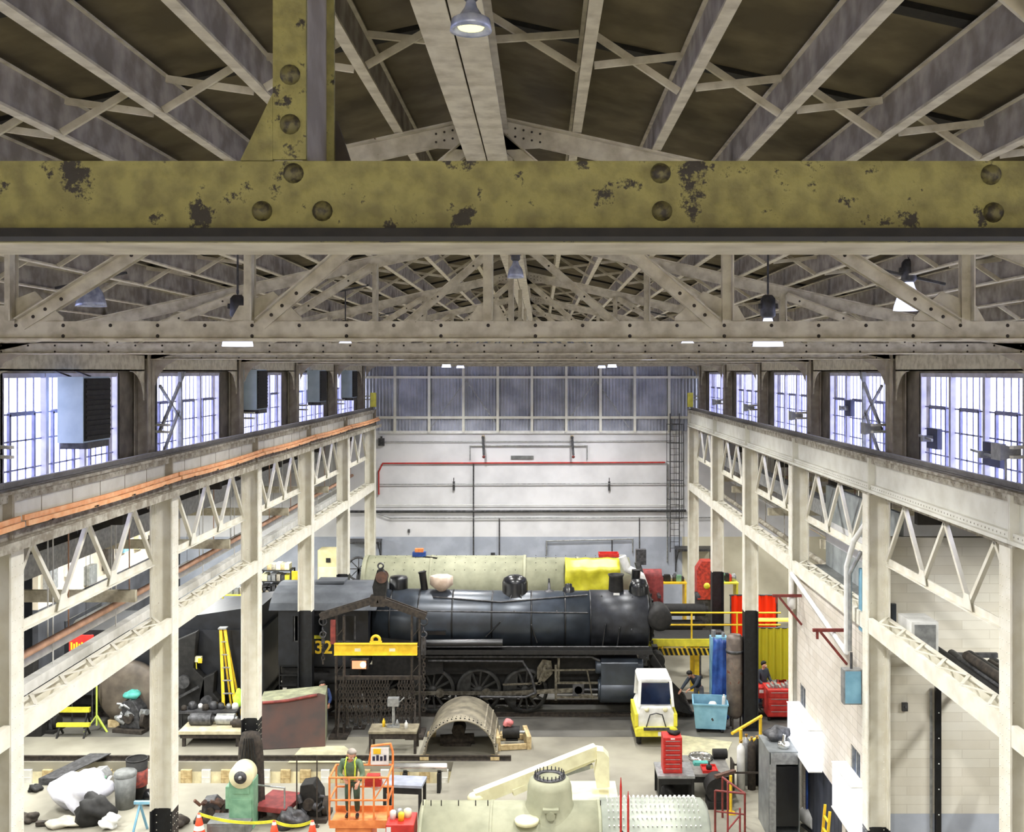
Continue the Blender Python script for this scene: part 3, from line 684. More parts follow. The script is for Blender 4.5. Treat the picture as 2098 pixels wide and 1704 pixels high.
# ================================================================ office block on the right
m_blkw=brickmat('painted_blockwork',(214,208,198),(206,198,186),(184,178,166),.41,.2,.008,'yz')
m_fr=brickmat('painted_block_front',(224,220,208),(214,208,194),(202,196,182),1.2,.2,.006,'xz')
oy0,oy1=22.62,28.95; X0=7.50
w=MB(); 
def wseg(y0,y1,z0,z1): w.box(X0,X0+.2,y0,y1,z0,z1)
# door opening 24.4..28.2 up to 2.2 ; windows z2.8..3.7
wseg(oy0,23.0,0,2.7);wseg(23.0,24.3,2.2,2.7);wseg(24.3,24.6,0,2.7);wseg(24.6,28.2,2.2,2.7);wseg(28.2,oy1,0,2.7)
wseg(oy0,23.2,2.7,3.75);wseg(23.9,28.0,2.7,3.75);wseg(28.6,oy1,2.7,3.75);wseg(oy0,oy1,3.75,6.66)
struct(w.build('wall_partition',m_blkw))
w=MB(); w.box(X0+.2,21.6,oy0+.2,oy0+.4,2.6,8.6); w.box(X0+.2,21.6,oy0+.2,oy0+.4,0,2.6,1)
struct(w.build('wall_front_office',[m_fr,m_dado]))
w=MB(); w.box(X0+.2,21.6,oy1-.2,oy1,0,6.66); struct(w.build('wall_rear_office',m_blkw))
w=MB(); w.box(7.95,21.6,oy0+.401,oy1-.01,6.72,6.9); struct(w.build('ceiling_office',m_grey))
w=MB(); w.box(8.3,8.4,oy0+.401,oy1,7.55,8.15,0); w.box(8.3,8.4,oy0+.401,oy1,6.901,7.549,1); w.box(8.3,8.4,oy0+.401,oy1,8.151,9.1,1); struct(w.build('wall_upper_office',[m_wall,M('grey_green_panel',(160,166,164),.7)]))
for i,(ya,yb) in enumerate(((23.2,23.9),(28.0,28.6))):
    nwin+=1; t=bpy.data.objects.new('window_%d'%nwin,None); COL.objects.link(t); t.location=(X0,ya,2.7); struct(t)
    b=MB(); b.box(X0+.08,X0+.09,ya,yb,2.7,3.75); b.build('pane',M('dark_blue_glass',(72,92,120),.1,0,(52,70,96),2,spec=.8),t,True)
    b=MB()
    for yy in (ya,yb-.05,(ya+yb)/2-.02): b.box(X0+.02,X0+.12,yy,yy+.05,2.7,3.75)
    for zz in (2.7,3.7): b.box(X0+.02,X0+.12,ya,yb,zz,zz+.05)
    b.build('window_frame',m_gal,t,True)
for i,(ya,yb) in enumerate(((23.0,24.3),(24.6,28.2))):
    t=bpy.data.objects.new('door_%d'%(i+1),None); COL.objects.link(t); t.location=(X0+.1,ya,0); struct(t)
    b=MB(); n=int((yb-ya)/.3)
    for q in range(n):
        y_=ya+(yb-ya)*q/n; b.box(X0+.10,X0+.13+.015*(q%2),y_+.01,y_+(yb-ya)/n-.01,.02,2.18)
    b.build('door_leaf',M('dark_slate_door',(62,66,78),.6,0,(46,50,60),2),t,True)
    b=MB(); b.box(X0+.05,X0+.099,ya,ya+.08,0,2.2); b.box(X0+.05,X0+.099,yb-.08,yb,0,2.2); b.box(X0+.05,X0+.099,ya+.08,yb-.08,2.12,2.2); b.build('door_frame',m_blue,t,True)
m_sign=EM('lit_white_panel',(240,244,255),1.25)
for i,(ya,yb,lb) in enumerate(((26.3,28.6,'farther'),(22.7,24.2,'nearer'))):
    t=thing('light_box','glowing white light box above an office door, %s one'%lb,'sign',(7.36,ya,2.2),0,'white light boxes over the office doors')
    b=MB(); b.box(7.16,7.49,ya,yb,2.2,3.2); b.build('cabinet',m_sign,t,True)
    b=MB(); 
    for (z_) in (2.17,3.201): b.box(7.14,7.49,ya-.02,yb+.02,z_,z_+.028)
    b.box(7.14,7.159,ya+.7,ya+.74,2.2,3.2); b.build('trim',m_white,t,True)
# red-oxide wall brackets
for i,(Y,z) in enumerate(((28.4,6.15),(24.2,6.25))):
    # horizontal arm sticking out of the wall with an inclined stay
    t=thing('wall_bracket','red-brown triangular bracket arm on the block wall, %s one'%('upper farther' if i==0 else 'lower nearer'),'bracket',(7.49,Y,z),0,'red-brown bracket arms on the block wall')
    b=MB(); b.bar((0,0,0),(-.78,0,0),.07,.07); b.box(-.7,-.65,-.03,.03,-.2,-.036); b.build('arm',m_oxide,t)
    b=MB(); b.bar((-.60,-.01,-.04),(0,-.03,-.78),.06,.06); b.build('stay',m_oxide,t)
# white pipe run and panel boxes by the column
x,z=XZ(1745,1110,23.3)
t=thing('duct_pipe','white bent pipe rising beside the big right column in front of the grey panel','pipe',(7.2,23.2,6)); b=MB()
P=[(7.25,28.5,6.15),(7.25,28.5,6.72),(7.2,23.2,6.0),(7.2,23.2,7.9),(7.3,23.0,8.5),(7.55,22.95,8.9)]
b.tube(P,.06,10); b.build('pipe',m_white,t,True)
b=MB(); b.tube([(7.2,22.95,6.1),(7.2,22.95,7.8),(7.4,22.8,8.3)],.045,10); b.build('second_pipe',m_gal,t,True)
b=MB(); b.lathe([(0,0),(.11,.03),(.12,.3),(.05,.42),(0,.42)],(7.25,28.5,5.75),'z',14); b.build('bottle',m_white,t,True)
t=thing('control_panel','pale grey control box mounted low beside the big right column','box',(7.2,22.9,5.3)); 
b=MB(); b.box(7.0,7.4,22.72,22.95,5.0,5.75); b.build('case',m_gal,t,True); b=MB(); b.box(7.03,7.37,22.70,22.719,5.03,5.72); b.build('door',m_lblue,t,True)
b=MB(); b.tube([(7.2,22.85,5.75),(7.2,22.85,6.1)],.03,8); b.build('conduit',m_gunm,t,True)
b=MB(); b.box(7.42,7.62,22.82,23.05,6.55,7.9); b.box(7.44,7.6,22.80,22.819,6.6,7.85); tag(b.build('meter_cabinet',m_lblue,None,True,(7.5,22.9,6.55)),'tall narrow pale blue cabinet high on the big right column','cabinet')
# front wall of the office bay: black pole, boxes
x,z=XZ(1920,1405,22.75); t=thing('service_pole','tall black pole with small white studs in front of the white wall','pole',(x,22.7,0)); b=MB(); b.box(-.055,.055,-.05,.05,0,z); b.build('pole',m_blk,t); b=MB()
for q in range(6): b.sph((0,-.05,z-.55-.55*q),.016,8)
b.build('studs',m_white,t)
b=MB(); b.box(-.025,.025,-.02,.02,0,z-.1); tag(b.build('wall_conduit',m_gal,None,False,(x-.12,22.78,0)),'pale conduit right beside the black pole','pipe')
x,z=XZ(1853,1447,22.8); b=MB(); b.box(-.06,.06,-.06,0,-.09,.09); b.sph((0,-.07,0),.03,8); tag(b.build('wall_switch',m_gunm,None,False,(x,22.81,z)),'tiny round fixture on the white wall left of the black pole','switch')
x,z=XZ(2040,1555,22.6); t=thing('flood_lamp','dark floodlight poking from the rightmost column towards the white wall','lamp',(x,21.9,z)); b=MB(); b.prism([(-.16,-.12),(.1,-.2),(.16,.16),(-.16,.14)],'y',-.15,.15); b.build('housing',m_blk2,t); b=MB(); b.cyl((.1,0,0),(.45,0,.05),.03,8); b.build('arm',m_gunm,t)
x,z=XZ(1831,1260,22.75); b=MB(); b.box(-.05,.05,-.08,0,-.25,.25); b.box(-.03,.03,-.09,-.08,-.18,.1); tag(b.build('thermostat_box',m_blue_blk,None,False,(x,22.81,z)),'narrow dark box on the white wall above the strut','box')
# stored long pipes on the rack above the right strut
t=thing('pipe_rack','steel rack ledge above the right lattice strut carrying dark stock','rack',(8.9,17,6.0))
b=MB()
for yy in (21.6,18.8,21.0,22.4): b.box(8.2,10.2,yy,yy+.08,6.1,6.2)
b.build('crossbar',m_gunm,t,True)
b=MB()
for xx in (8.3,10.1): b.box(xx,xx+.06,16,22.6,6.02,6.10)
b.build('rail',m_gunm,t,True)
for i,(xx,zz,r,mm,lb) in enumerate(((8.75,6.33,.12,m_blk2,'thick black'),(9.05,6.30,.09,m_gunm,'grey'),(9.3,6.33,.12,m_blk2,'outer thick black'),(9.6,6.28,.07,m_dkrust,'thin rusty'),(9.0,6.5,.09,m_dkrust,'rusty upper'))):
    b=MB(); b.cyl((xx,16.2,zz),(xx,22.3-.3*i,zz),r,12); b.cyl((xx,16.19,zz),(xx,16.2,zz),r*.8,12)
    tag(b.build('stock_pipe',mm,None,True,(xx,16.2,zz)),'%s pipe lying on the rack above the right lattice strut'%lb,'pipe','stock pipes on the right rack')
t=thing('equipment_box','white cabinet on the rack end beside the big right column','cabinet',(8.6,21.6,6.2)); b=MB(); b.box(8.0,8.55,21.4,22.2,6.2,7.1); b.build('case',m_white,t,True); b=MB(); b.box(8.06,8.49,21.38,21.399,6.25,7.05); b.build('door',m_gal,t,True)
# ================================================================ left aisle: pipes, ducts and beams running along it
def run(x,z,r,mat,lab,y0=14,y1=50.8,cat='pipe',sq=False):
    b=MB()
    if sq: b.box(x-r,x+r,y0,y1,z-r,z+r)
    else: b.cyl((x,y0,z),(x,y1,z),r,12)
    n=int((y1-y0)/3)
    for i in range(n+1): 
        yy=y0+.3+i*3
        if yy<y1: b.box(x-.01,x+.01,yy,yy+.02,z+r,9.36)
    tag(b.build('long_pipe' if not sq else 'long_duct',mat,None,True,(x,y0,z)),lab,cat)
run(-8.7,7.2,.07,M('salmon_pipe',(206,160,130),.6),'salmon pink pipe running along the left aisle behind the columns')
run(-9.1,6.85,.09,m_white,'white pipe running beside the salmon pipe in the left aisle')
run(-9.0,6.45,.10,m_white,'pale box duct running lowest along the left aisle',14,50.8,'pipe',True)
run(-11.0,8.0,.14,m_flg,'boxy dusty duct along the left aisle',14,50.8,'duct',True)
run(-10.3,8.2,.25,m_gal,'large grey duct high in the left aisle',18,50.8,'duct',True)
run(-12.2,7.6,.06,m_oxide,'red-brown pipe high in the left aisle')
run(8.9,8.2,.22,m_gal,'large grey duct high in the right aisle beyond the office',29.3,50.8,'duct',True)
run(9.4,7.1,.12,m_chrome,'shiny pipe along the right aisle beyond the office',29.3,50.8)
run(8.7,6.6,.09,m_flg,'dusty pipe along the right aisle beyond the office',29.3,50.8)
run(10.2,7.6,.1,m_oxide,'red-brown pipe in the right aisle beyond the office',29.3,50.8)
for i in range(5):
    yy=ST[3+i]; 
    t=thing('knee_beam','cream cross beam with sloping stays in the left aisle, %s from the camera'%ordn[i],'beam',(-12.4,yy,7.3),0,'cross beams in the left aisle')
    b=MB(); b.box(-21.58,-8.2,yy-.06,yy+.06,7.3,7.55); b.build('beam',m_truss,t,True)
    b=MB()
    for q in range(5): xa=-21.3+q*1.6; b.bar((xa,yy,7.56),(xa+.8,yy,9.36),.06,.06); b.bar((xa+.8,yy,9.36),(xa+1.6,yy,7.56),.06,.06)
    b.build('stay',m_col,t,True)
    if i<4:
        t=thing('knee_beam','cream cross beam with sloping stays in the right aisle, %s from the camera'%ordn[i],'beam',(12.4,ST[5+i-(1 if i==3 else 0)] if i<3 else 47,7.3),0,'cross beams in the right aisle')
        yy=t.location.y
        b=MB(); b.box(8.2,21.58,yy-.06,yy+.06,7.3,7.55); b.build('beam',m_truss,t,True)

# partition in the left aisle: cream boarding above, dark lower wall
w=MB(); w.box(-17.3,-17.1,36.6,50.99,3.9,6.6,0); w.box(-17.3,-17.1,36.6,50.99,0,3.9,1); w.box(-17.3,-17.1,36.6,50.99,6.6,9.34,1)
struct(w.build('wall_partition_left',[M('boarding_beige',(222,212,190),.8,0,(176,164,146),1.2,.35,.65),M('dark_lower_wall',(64,66,72),.8,0,(44,45,50),1.5)]))
rr=random.Random(12)
for i in range(8):
    yy=37.3+i*1.65; z=rr.uniform(4.0,5.0); h=rr.uniform(.5,1.1); mm=[m_gal,m_white,m_grey,m_dkrust,m_lblue,m_cream,m_gunm,m_white][i]; b=MB(); b.box(-.0,.22,-.35,.35,0,h); b.box(.22,.24,-.3,.3,.05,h-.05); b.cyl((.1,0,h),(.1,0,6.5-z),.02,6)
    tag(b.build('wall_unit',mm,None,False,(-17.1,yy,z)),'boxy unit fixed on the beige boarding of the left aisle, %s from the camera'%ordn[i],'unit','boxy units on the beige boarding')

for i,(y,z,w_) in enumerate(((20.55,10.9,.55),(17.85,10.8,.7),(26.2,11.3,.5))):
    t=thing('window_fan','dark boxed fan set in the right windows, %s'%('far one of the nearest window','near one of the nearest window','one in the second window')[i],'fan',(8.15,y,z),0,'dark fans in the right windows')
    b=MB(); b.box(-.05,.05,-w_/2,w_/2,-.2,.2); b.build('casing',M('dark_blue_grey_fan',(70,74,98),.6),t)
    b=MB(); b.bar((-.25,-w_,.0),(-.1,w_,.03),.04,.04); b.box(-.25,-.051,-.06,.06,-.06,.06); b.build('actuator_arm',m_gal,t)
# ================================================================ rails in the pit and under the engine
def railobj(y,x0,x1,lab,z=.0,g='rails'):
    b=MB()
    b.prism([(y-.065,z),(y+.065,z),(y+.065,z+.012),(y+.012,z+.03),(y+.012,z+.115),(y+.036,z+.125),(y+.036,z+.155),(y-.036,z+.155),(y-.036,z+.125),(y-.012,z+.115),(y-.012,z+.03),(y-.065,z+.012)],'x',x0,x1)
    tag(b.build('rail',m_dkrust,None,True,((x0+x1)/2,y,z)),lab,'rail',g)
railobj(32.98,-21.3,F(1047,1560)[0],'dark running rail along the far edge of the open pit','rails' and .0)
b=MB(); b.box(-21.3,F(1047,1570)[0],32.86,33.14,-.0,-.001); 
tm=MB(); tm.box(-21.3,F(1045,1570)[0],32.855,32.90,-.29,-.001); tag(tm.build('edge_beam',m_blk2,None,True,(-5,32.87,-.1)),'dark steel edge beam under the far pit rail','beam')
# timber chocks against the far pit wall
xs_=[-15.6+.62*i for i in range(40)]
n_=0
for i,x in enumerate(xs_):
    if x>F(1030,1590)[0]: break
    b=MB(); w_=.26+.1*((i*7)%3)/3; b.box(-w_/2,w_/2,-.10,.0,0,.42); b.box(-w_/2+.02,w_/2-.02,-.12,-.101,.03,.2)
    tag(b.build('timber_chock',m_wood if i%3 else m_white,None,False,(x,32.84,-.64)),'pale timber chock standing in the row under the far pit rail','timber','timber chocks along the far pit wall')
for i,(px0,px1) in enumerate(((120,185),(135,150))):
    pass
x,y=F(150,1580); b=MB(); b.prism([(-.55,-1.1),(.05,-1.1),(.75,.95),(.1,.95)],'z',0.17,.2); b.prism([(-.55,-1.1),(.05,-1.1),(.05,-1.06),(-.55,-1.06)],'z',.0,.17)
tag(b.build('bridge_plate',m_gunm,None,False,(x,32.1,0)),'grey steel plate laid slantwise across the pit','plate')
railobj(37.18,-16.9,16,'near rail under the black steam locomotive',0.0)
railobj(38.62,-16.9,16,'far rail under the black steam locomotive',0.0)
for yy,nm in ((37.18,'near'),(38.62,'far')): pass
# ================================================================ steam locomotive (centre line y=37.9)
LY=37.9; RZ=.155
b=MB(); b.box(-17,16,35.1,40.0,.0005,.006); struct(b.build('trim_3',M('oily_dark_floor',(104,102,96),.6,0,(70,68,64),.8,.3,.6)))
t=loco=thing('steam_locomotive','black steam locomotive with long boiler and yellow 32 on its cab side','locomotive',(0,LY,RZ))
def lp(mb,name,mat,parent=None): 
    o=mb.build(name,mat,None,False); p=parent or loco; o.parent=p; 
    # vertices are given in engine coordinates (x, y from centre line, z from floor)
    off=Vector(p.location) if p is not loco else Vector((0,0,0))
    for v in o.data.vertices: v.co.z-=RZ
    return o
zc=3.3; RB=1.0
b=MB(); b.lathe([(0,-5.5),(1.06,-5.5),(1.06,-3.9),(1.0,-1.5),(.995,2.2),(0,2.2)],(0,0,zc),'x',56); lp(b,'boiler',m_blue_blk)
b=MB(); b.lathe([(0,2.21),(1.02,2.21),(1.02,4.20),(.97,4.27),(.86,4.30),(0,4.33)],(0,0,zc),'x',56); lp(b,'smokebox',M('smokebox_grey_black',(52,54,60),.38,.3,(34,36,40),3))
b=MB(); b.lathe([(0,4.331),(.80,4.331),(.78,4.40),(.55,4.47),(.2,4.5),(0,4.5)],(0,0,zc),'x',40)
for a in range(12): b.bar((4.42,.80*math.cos(a*PI/6),zc+.80*math.sin(a*PI/6)),(4.42,.9*math.cos(a*PI/6),zc+.9*math.sin(a*PI/6)),.05,.07)
lp(b,'smokebox_door',m_blk2)
for x in (-4.9,-3.9,-2.7,-1.3,.1,1.3,2.2): b=MB(); r=1.075 if x<-3.8 else (1.045 if x<-2 else 1.012); b.lathe([(r-.015,x-.03),(r,x-.03),(r,x+.03),(r-.015,x+.03)],(0,0,zc),'x',56); lp(b,'boiler_band',m_blk)
# feedwater heater drum at the front
b=MB(); x,z=XZ(1352,1268,36.9); b.lathe([(0,-.5),(.30,-.5),(.42,-.42),(.44,-.2),(.44,.45),(.40,.52),(0,.56)],(x,-.6,z),'y',28); lp(b,'air_drum',m_blk2)
# chimney, shroud
x,_=XZ(1262,1200,LY); b=MB(); b.lathe([(.30,3.9),(.27,4.35),(.25,4.8),(.30,4.9),(.26,4.9),(.2,4.4)],(x,0,0),'z',24); b.lathe([(0,4.25),(.26,4.25)],(x,0,0),'z',24); lp(b,'chimney',m_blk2)
x,_=XZ(1308,1200,LY); b=MB(); b.lathe([(0,4.75),(.25,4.72),(.36,4.5),(.38,3.7)],(x,-.1,0),'z',20); b.cyl((x-.1,.35,4.0),(x-.05,.35,5.0),.16,14); lp(b,'bell_shroud',m_blk)
x,z=XZ(1263,1222,37.5); b=MB(); b.box(x-.11,x+.11,-.42,-.40,z-.13,z+.13); lp(b,'paper_tag',m_white)
# sand dome, whistle, safety valves, turret
x,_=XZ(1055,1200,LY); b=MB(); b.lathe([(.52,4.15),(.46,4.32),(.46,4.62),(.40,4.76),(.22,4.86),(0,4.88)],(x,0,0),'z',32); lp(b,'sand_dome',m_blk)
x,_=XZ(1125,1200,LY); b=MB(); b.lathe([(.22,4.2),(.16,4.32),(.06,4.34),(.04,4.6),(.0,4.62)],(x,0,0),'z',14); b.cyl((x,0,4.4),(x,0,4.75),.035,8); lp(b,'safety_valve',m_gunm)
x,_=XZ(1165,1200,LY); b=MB(); b.lathe([(.24,4.2),(.2,4.42),(.13,4.45),(.12,4.55),(0,4.58)],(x,0,0),'z',14); lp(b,'washout_cap',m_blk)
x,_=XZ(870,1200,LY); b=MB(); b.cyl((x+.02,0,4.2),(x-.08,0,4.95),.13,14); b.cyl((x-.08,0,4.95),(x-.09,0,5.0),.15,14); lp(b,'steam_pipe_stub',m_blk)
x,_=XZ(815,1200,LY); b=MB(); b.lathe([(.34,4.25),(.34,4.72),(.30,4.78),(0,4.8)],(x,.2,0),'z',18); lp(b,'turret_cover',m_blk)
x,_=XZ(905,1200,LY); b=MB(); b.lathe([(.08,4.28),(.42,4.55),(.42,4.85),(.38,4.87),(.06,4.4)],(x,-.1,0),'z',6); lp(b,'funnel_wrap',M('canvas_wrap',(214,196,178),.8,0,(190,168,150),4))
b=MB(); b.tube([(-3.4,-.55,4.20),(-1.0,-.7,4.05),(.6,-.55,4.15),(2.1,-.45,4.25)],.03,8); b.tube([(-5.4,-.93,3.8),(2.1,-.93,3.72)],.022,8)
for x in (-5,-3.5,-2,-.5,1): b.sph((x,-.92,3.77),.035,6)
lp(b,'handrail',m_gunm)
b=MB(); b.tube([(-.6,-.45,4.25),(-1.0,-.98,3.4),(-1.5,-1.05,2.9)],.03,6); b.tube([(-.3,-.45,4.25),(.1,-1.0,3.3),(.3,-1.08,2.7)],.03,6); b.tube([(2.6,-.45,4.22),(2.7,-1.03,3.3),(2.6,-1.1,2.6)],.03,6); b.tube([(3.7,-.5,4.2),(3.2,-1.04,3.2),(3.1,-1.1,2.5)],.03,6); b.tube([(3.9,-.6,4.0),(3.6,-1.03,3.1)],.025,6)
lp(b,'sand_pipe',m_blk)
b=MB(); b.box(-3.6,-2.9,-1.15,-1.02,3.0,3.12); b.cyl((-3.6,-1.18,2.7),(-.9,-1.18,2.72),.16,14); lp(b,'air_reservoir',m_blk)
# running board
b=MB(); b.box(-4.0,4.32,-1.42,-.75,2.44,2.50); b.box(-4.0,4.32,-1.44,-1.421,2.38,2.52); b.box(-4.0,4.32,.75,1.42,2.44,2.50)
for x in (-3.5,-2.2,-.9,.4,1.7,3.0): b.prism([(-1.4,2.43),(-.7,2.43),(-.7,2.05)],'x',x,x+.04)
lp(b,'running_board',m_blk2)
b=MB(); b.tube([(-3.9,-1.3,2.62),(4.2,-1.3,2.62)],.028,8); b.tube([(-3.9,-1.2,2.25),(2.2,-1.2,2.25),(2.5,-1.2,2.1)],.05,8); b.tube([(-3.5,-1.25,2.12),(-.2,-1.25,2.1),(.1,-1.25,1.6),(.25,-1.25,1.0),(-.1,-1.25,.85),(-1.7,-1.25,.86)],.045,8); lp(b,'air_pipes',m_gunm)
# frame
b=MB(); b.box(-5.6,4.4,-.52,-.44,.75,1.45); b.box(-5.6,4.4,.44,.52,.75,1.45); b.box(-5.3,2.6,-.7,.7,1.5,2.4); b.box(-8.6,-5.4,-.6,.6,.8,1.3); lp(b,'frame',m_blk2)
b=MB(); b.prism([(-5.5,1.3),(-3.0,1.6),(-3.0,2.6),(-5.5,2.9)],'y',-.98,.98); lp(b,'firebox',m_blk2)
# driving wheels
def wheel(x,y,r,sp=13,cw=True):
    b=MB(); s=-1 if y<0 else 1; w=.07
    b.lathe([(r-.11,-w),(r,-w),(r,w*.7),(r+.03,w),(r-.10,w),(r-.11,-w)],(x,y,r+RZ),'y',40)
    b.lathe([(0,-w*1.4),(.17,-w*1.4),(.18,0),(.17,w*1.3),(0,w*1.3)],(x,y,r+RZ),'y',20)
    for i in range(sp):
        a=2*PI*i/sp; b.bar((x+.15*math.cos(a),y,r+RZ+.15*math.sin(a)),(x+(r-.1)*math.cos(a),y,r+RZ+(r-.1)*math.sin(a)),.06,.075)
    if cw:
        pts=[(x+(r-.1)*math.cos(a),r+RZ+(r-.1)*math.sin(a)) for a in [PI*.62+PI*.06*i for i in range(13)]]
        b.prism(pts,'y',y-.05,y+.05)
    return b
WX_=[-5.05,-3.40,-1.76,-.12]
for x in WX_:
    for y in (-.75,.75):
        lp(wheel(x,y,.79),'driving_wheel',M('wheel_grey_black',(58,58,56),.55,.2,(36,36,35),6))
    b=MB(); b.cyl((x,-.7,.79+RZ),(x,.7,.79+RZ),.1,12); lp(b,'axle',m_blk2)
for (x,r) in ((4.35,.40),(-7.2,.48)):
    for y in (-.75,.75): lp(wheel(x,y,r,10,False),'carrying_wheel',m_blk2)
ca=(.28,-.05); zz=.79+RZ
b=MB(); 
for i in range(3):
    b.bar((WX_[i]+ca[0],-.93,zz+ca[1]),(WX_[i+1]+ca[0],-.93,zz+ca[1]),.05,.13)
for x in WX_: b.cyl((x+ca[0],-.99,zz+ca[1]),(x+ca[0],-.82,zz+ca[1]),.15,16)
lp(b,'coupling_rod',m_rod)
b=MB(); b.bar((WX_[2]+ca[0],-1.06,zz+ca[1]),(1.75,-1.06,1.05),.06,.15); b.cyl((WX_[2]+ca[0],-1.13,zz+ca[1]),(WX_[2]+ca[0],-1.0,zz+ca[1]),.19,18); b.cyl((1.75,-1.12,1.05),(1.75,-1.0,1.05),.14,14); lp(b,'main_rod',m_rod)
b=MB(); b.bar((1.0,-1.06,1.30),(2.6,-1.06,1.30),.1,.07); b.bar((1.0,-1.06,.80),(2.6,-1.06,.80),.1,.07); b.box(.92,1.0,-1.15,-.9,.7,1.95); b.box(1.02,1.10,-1.1,-.6,1.3,2.3); lp(b,'crosshead_guide',m_rod)
b=MB(); b.box(1.55,1.95,-1.12,-.97,.84,1.26); b.cyl((1.9,-1.06,1.05),(2.6,-1.06,1.05),.05,10); lp(b,'crosshead',m_gunm)
b=MB(); b.bar((.35,-1.1,1.25),(.6,-1.1,1.95),.08,.09); b.prism([(.3,1.4),(.55,1.3),(.85,1.6),(.8,2.05),(.5,2.1),(.3,1.8)],'y',-1.0,-.94); b.bar((-.9,-1.12,1.25),(.45,-1.12,1.3),.04,.06); b.bar((.55,-1.12,1.75),(2.5,-1.12,1.78),.045,.06); b.bar((2.05,-1.14,1.8),(2.25,-1.14,.75),.05,.06); b.bar((1.75,-1.12,.9),(2.3,-1.12,.85),.04,.05); lp(b,'valve_gear',m_rod)
b=MB(); b.lathe([(0,2.5),(.42,2.5),(.44,2.56),(.44,3.78),(.42,3.86),(0,3.88)],(0,-1.02,1.05),'x',30)
b.prism([(-1.38,1.1),(-.55,1.1),(-.55,2.2),(-1.2,2.2),(-1.36,2.05)],'x',2.54,3.82)
b.lathe([(0,2.35),(.24,2.35),(.26,2.4),(.26,3.98),(.24,4.02),(0,4.04)],(0,-1.04,1.88),'x',24)
b.lathe([(0,2.44),(.36,2.44),(.36,2.49)],(0,-1.02,1.05),'x',24); b.lathe([(.36,3.87),(.36,3.93),(0,3.96)],(0,-1.02,1.05),'x',24)
lp(b,'cylinder',m_blue_blk)
b=MB(); b.lathe([(0,2.5),(.42,2.5),(.44,3.8),(0,3.88)],(0,1.02,1.05),'x',24); b.box(2.54,3.82,.55,1.36,1.1,2.1); lp(b,'cylinder',m_blue_blk)
b=MB(); b.box(4.35,4.75,-1.35,1.35,1.15,1.55); b.prism([(4.75,1.2),(5.7,.25),(5.6,.25),(4.6,.5),(4.6,1.2)],'y',-1.2,1.2)
for i in range(9): b.bar((4.75,-1.2+.3*i,1.2),(5.75,(-1.2+.3*i)*.9,.22),.06,.06)
b.box(5.6,5.75,-1.1,1.1,.2,.3); b.bar((4.3,-1.2,2.42),(4.9,-1.2,1.5),.3,.04); b.bar((4.3,1.2,2.42),(4.9,1.2,1.5),.3,.04); lp(b,'pilot',m_blk2)
b=MB(); b.box(4.36,4.9,-.7,.7,1.56,1.62); b.cyl((4.6,-.5,1.9),(4.6,.1,1.9),.26,16); b.box(4.5,4.7,.3,.7,1.62,2.2); lp(b,'air_pump',m_blk2)
# cab
ce0,ce1=-8.66,-5.55; m_cab=M('cab_black',(34,36,42),.45,.1,(22,24,28),3)
b=MB(); y0=-1.55
b.box(ce0,ce1,y0,y0+.04,2.05,2.85); b.box(ce0,-8.15,y0,y0+.04,2.85,4.0); b.box(-7.15,-6.95,y0,y0+.04,2.85,4.0); b.box(-6.05,ce1,y0,y0+.04,2.85,4.0); b.box(-8.15,-6.05,y0,y0+.04,3.75,4.0)
b.box(ce0,ce1,1.51,1.55,2.05,4.0); b.box(ce1-.04,ce1,-1.5,1.5,2.05,4.2); b.box(ce0,ce0+.04,-1.5,-.5,2.05,4.2); b.box(ce0,ce0+.04,.5,1.5,2.05,4.2); b.box(ce0,ce1,-1.5,1.5,1.98,2.04); lp(b,'cab',m_cab)
pts=[(-1.72,3.98),(-1.55,4.2),(-1.1,4.46),(-.5,4.60),(0,4.64),(.5,4.60),(1.1,4.46),(1.55,4.2),(1.72,3.98),(1.6,3.98),(0,4.5),(-1.6,3.98)]
b=MB(); b.prism(pts,'x',-8.95,-5.25); b.box(-7.6,-6.6,-.4,.4,4.64,4.72); lp(b,'cab_roof',M('cab_roof_grey',(92,96,102),.6,0,(74,78,84),2))
b=MB(); 
for x in (-8.1,-7.1,-6.0): b.box(x-.02,x+.02,y0-.01,y0+.02,2.85,3.75)
b.box(-8.1,-6.0,y0-.01,y0+.02,2.85,2.9); b.box(-7.15,-6.0,y0+.005,y0+.012,2.9,3.75,1); lp(b,'cab_window',[m_gunm,m_blk])
b=MB(); b.box(-7.6,-7.0,-1.3,-1.2,2.9,3.0); b.blob((-7.85,-1.1,3.45),.3,12,(1,.6,1.1)); lp(b,'cab_fittings',m_lemon)
b=MB()
for i in range(4): b.box(-8.6,-8.0,-1.62,-1.45,.65+.35*i,.69+.35*i)
for x in (-8.62,-7.98): b.box(x,x+.03,-1.62,-1.45,.6,2.0)
lp(b,'cab_steps',m_blk2)
b=MB(); b.box(-8.6,-5.5,-1.3,-.9,1.2,1.9); b.cyl((-7.9,-1.35,1.55),(-6.2,-1.35,1.55),.22,14); b.box(-6.9,-5.8,-1.45,-1.35,.8,1.9); lp(b,'ash_pan',m_blk2)
# number
cu=bpy.data.curves.new('number','FONT'); cu.body='32'; cu.size=.62; cu.extrude=.01; cu.offset=.012
to=bpy.data.objects.new('number_tmp',cu); COL.objects.link(to); bpy.context.view_layer.update()
me=bpy.data.meshes.new_from_object(to.evaluated_get(bpy.context.evaluated_depsgraph_get())); bpy.data.objects.remove(to)
me.materials.clear(); me.materials.append(m_yel); no=bpy.data.objects.new('cab_number',me); COL.objects.link(no); no.parent=loco
x,z=XZ(644,1338,36.33); no.location=(x,y0-.015,z-RZ); no.rotation_euler=(R(90),0,0)
no['label']='yellow number 32'
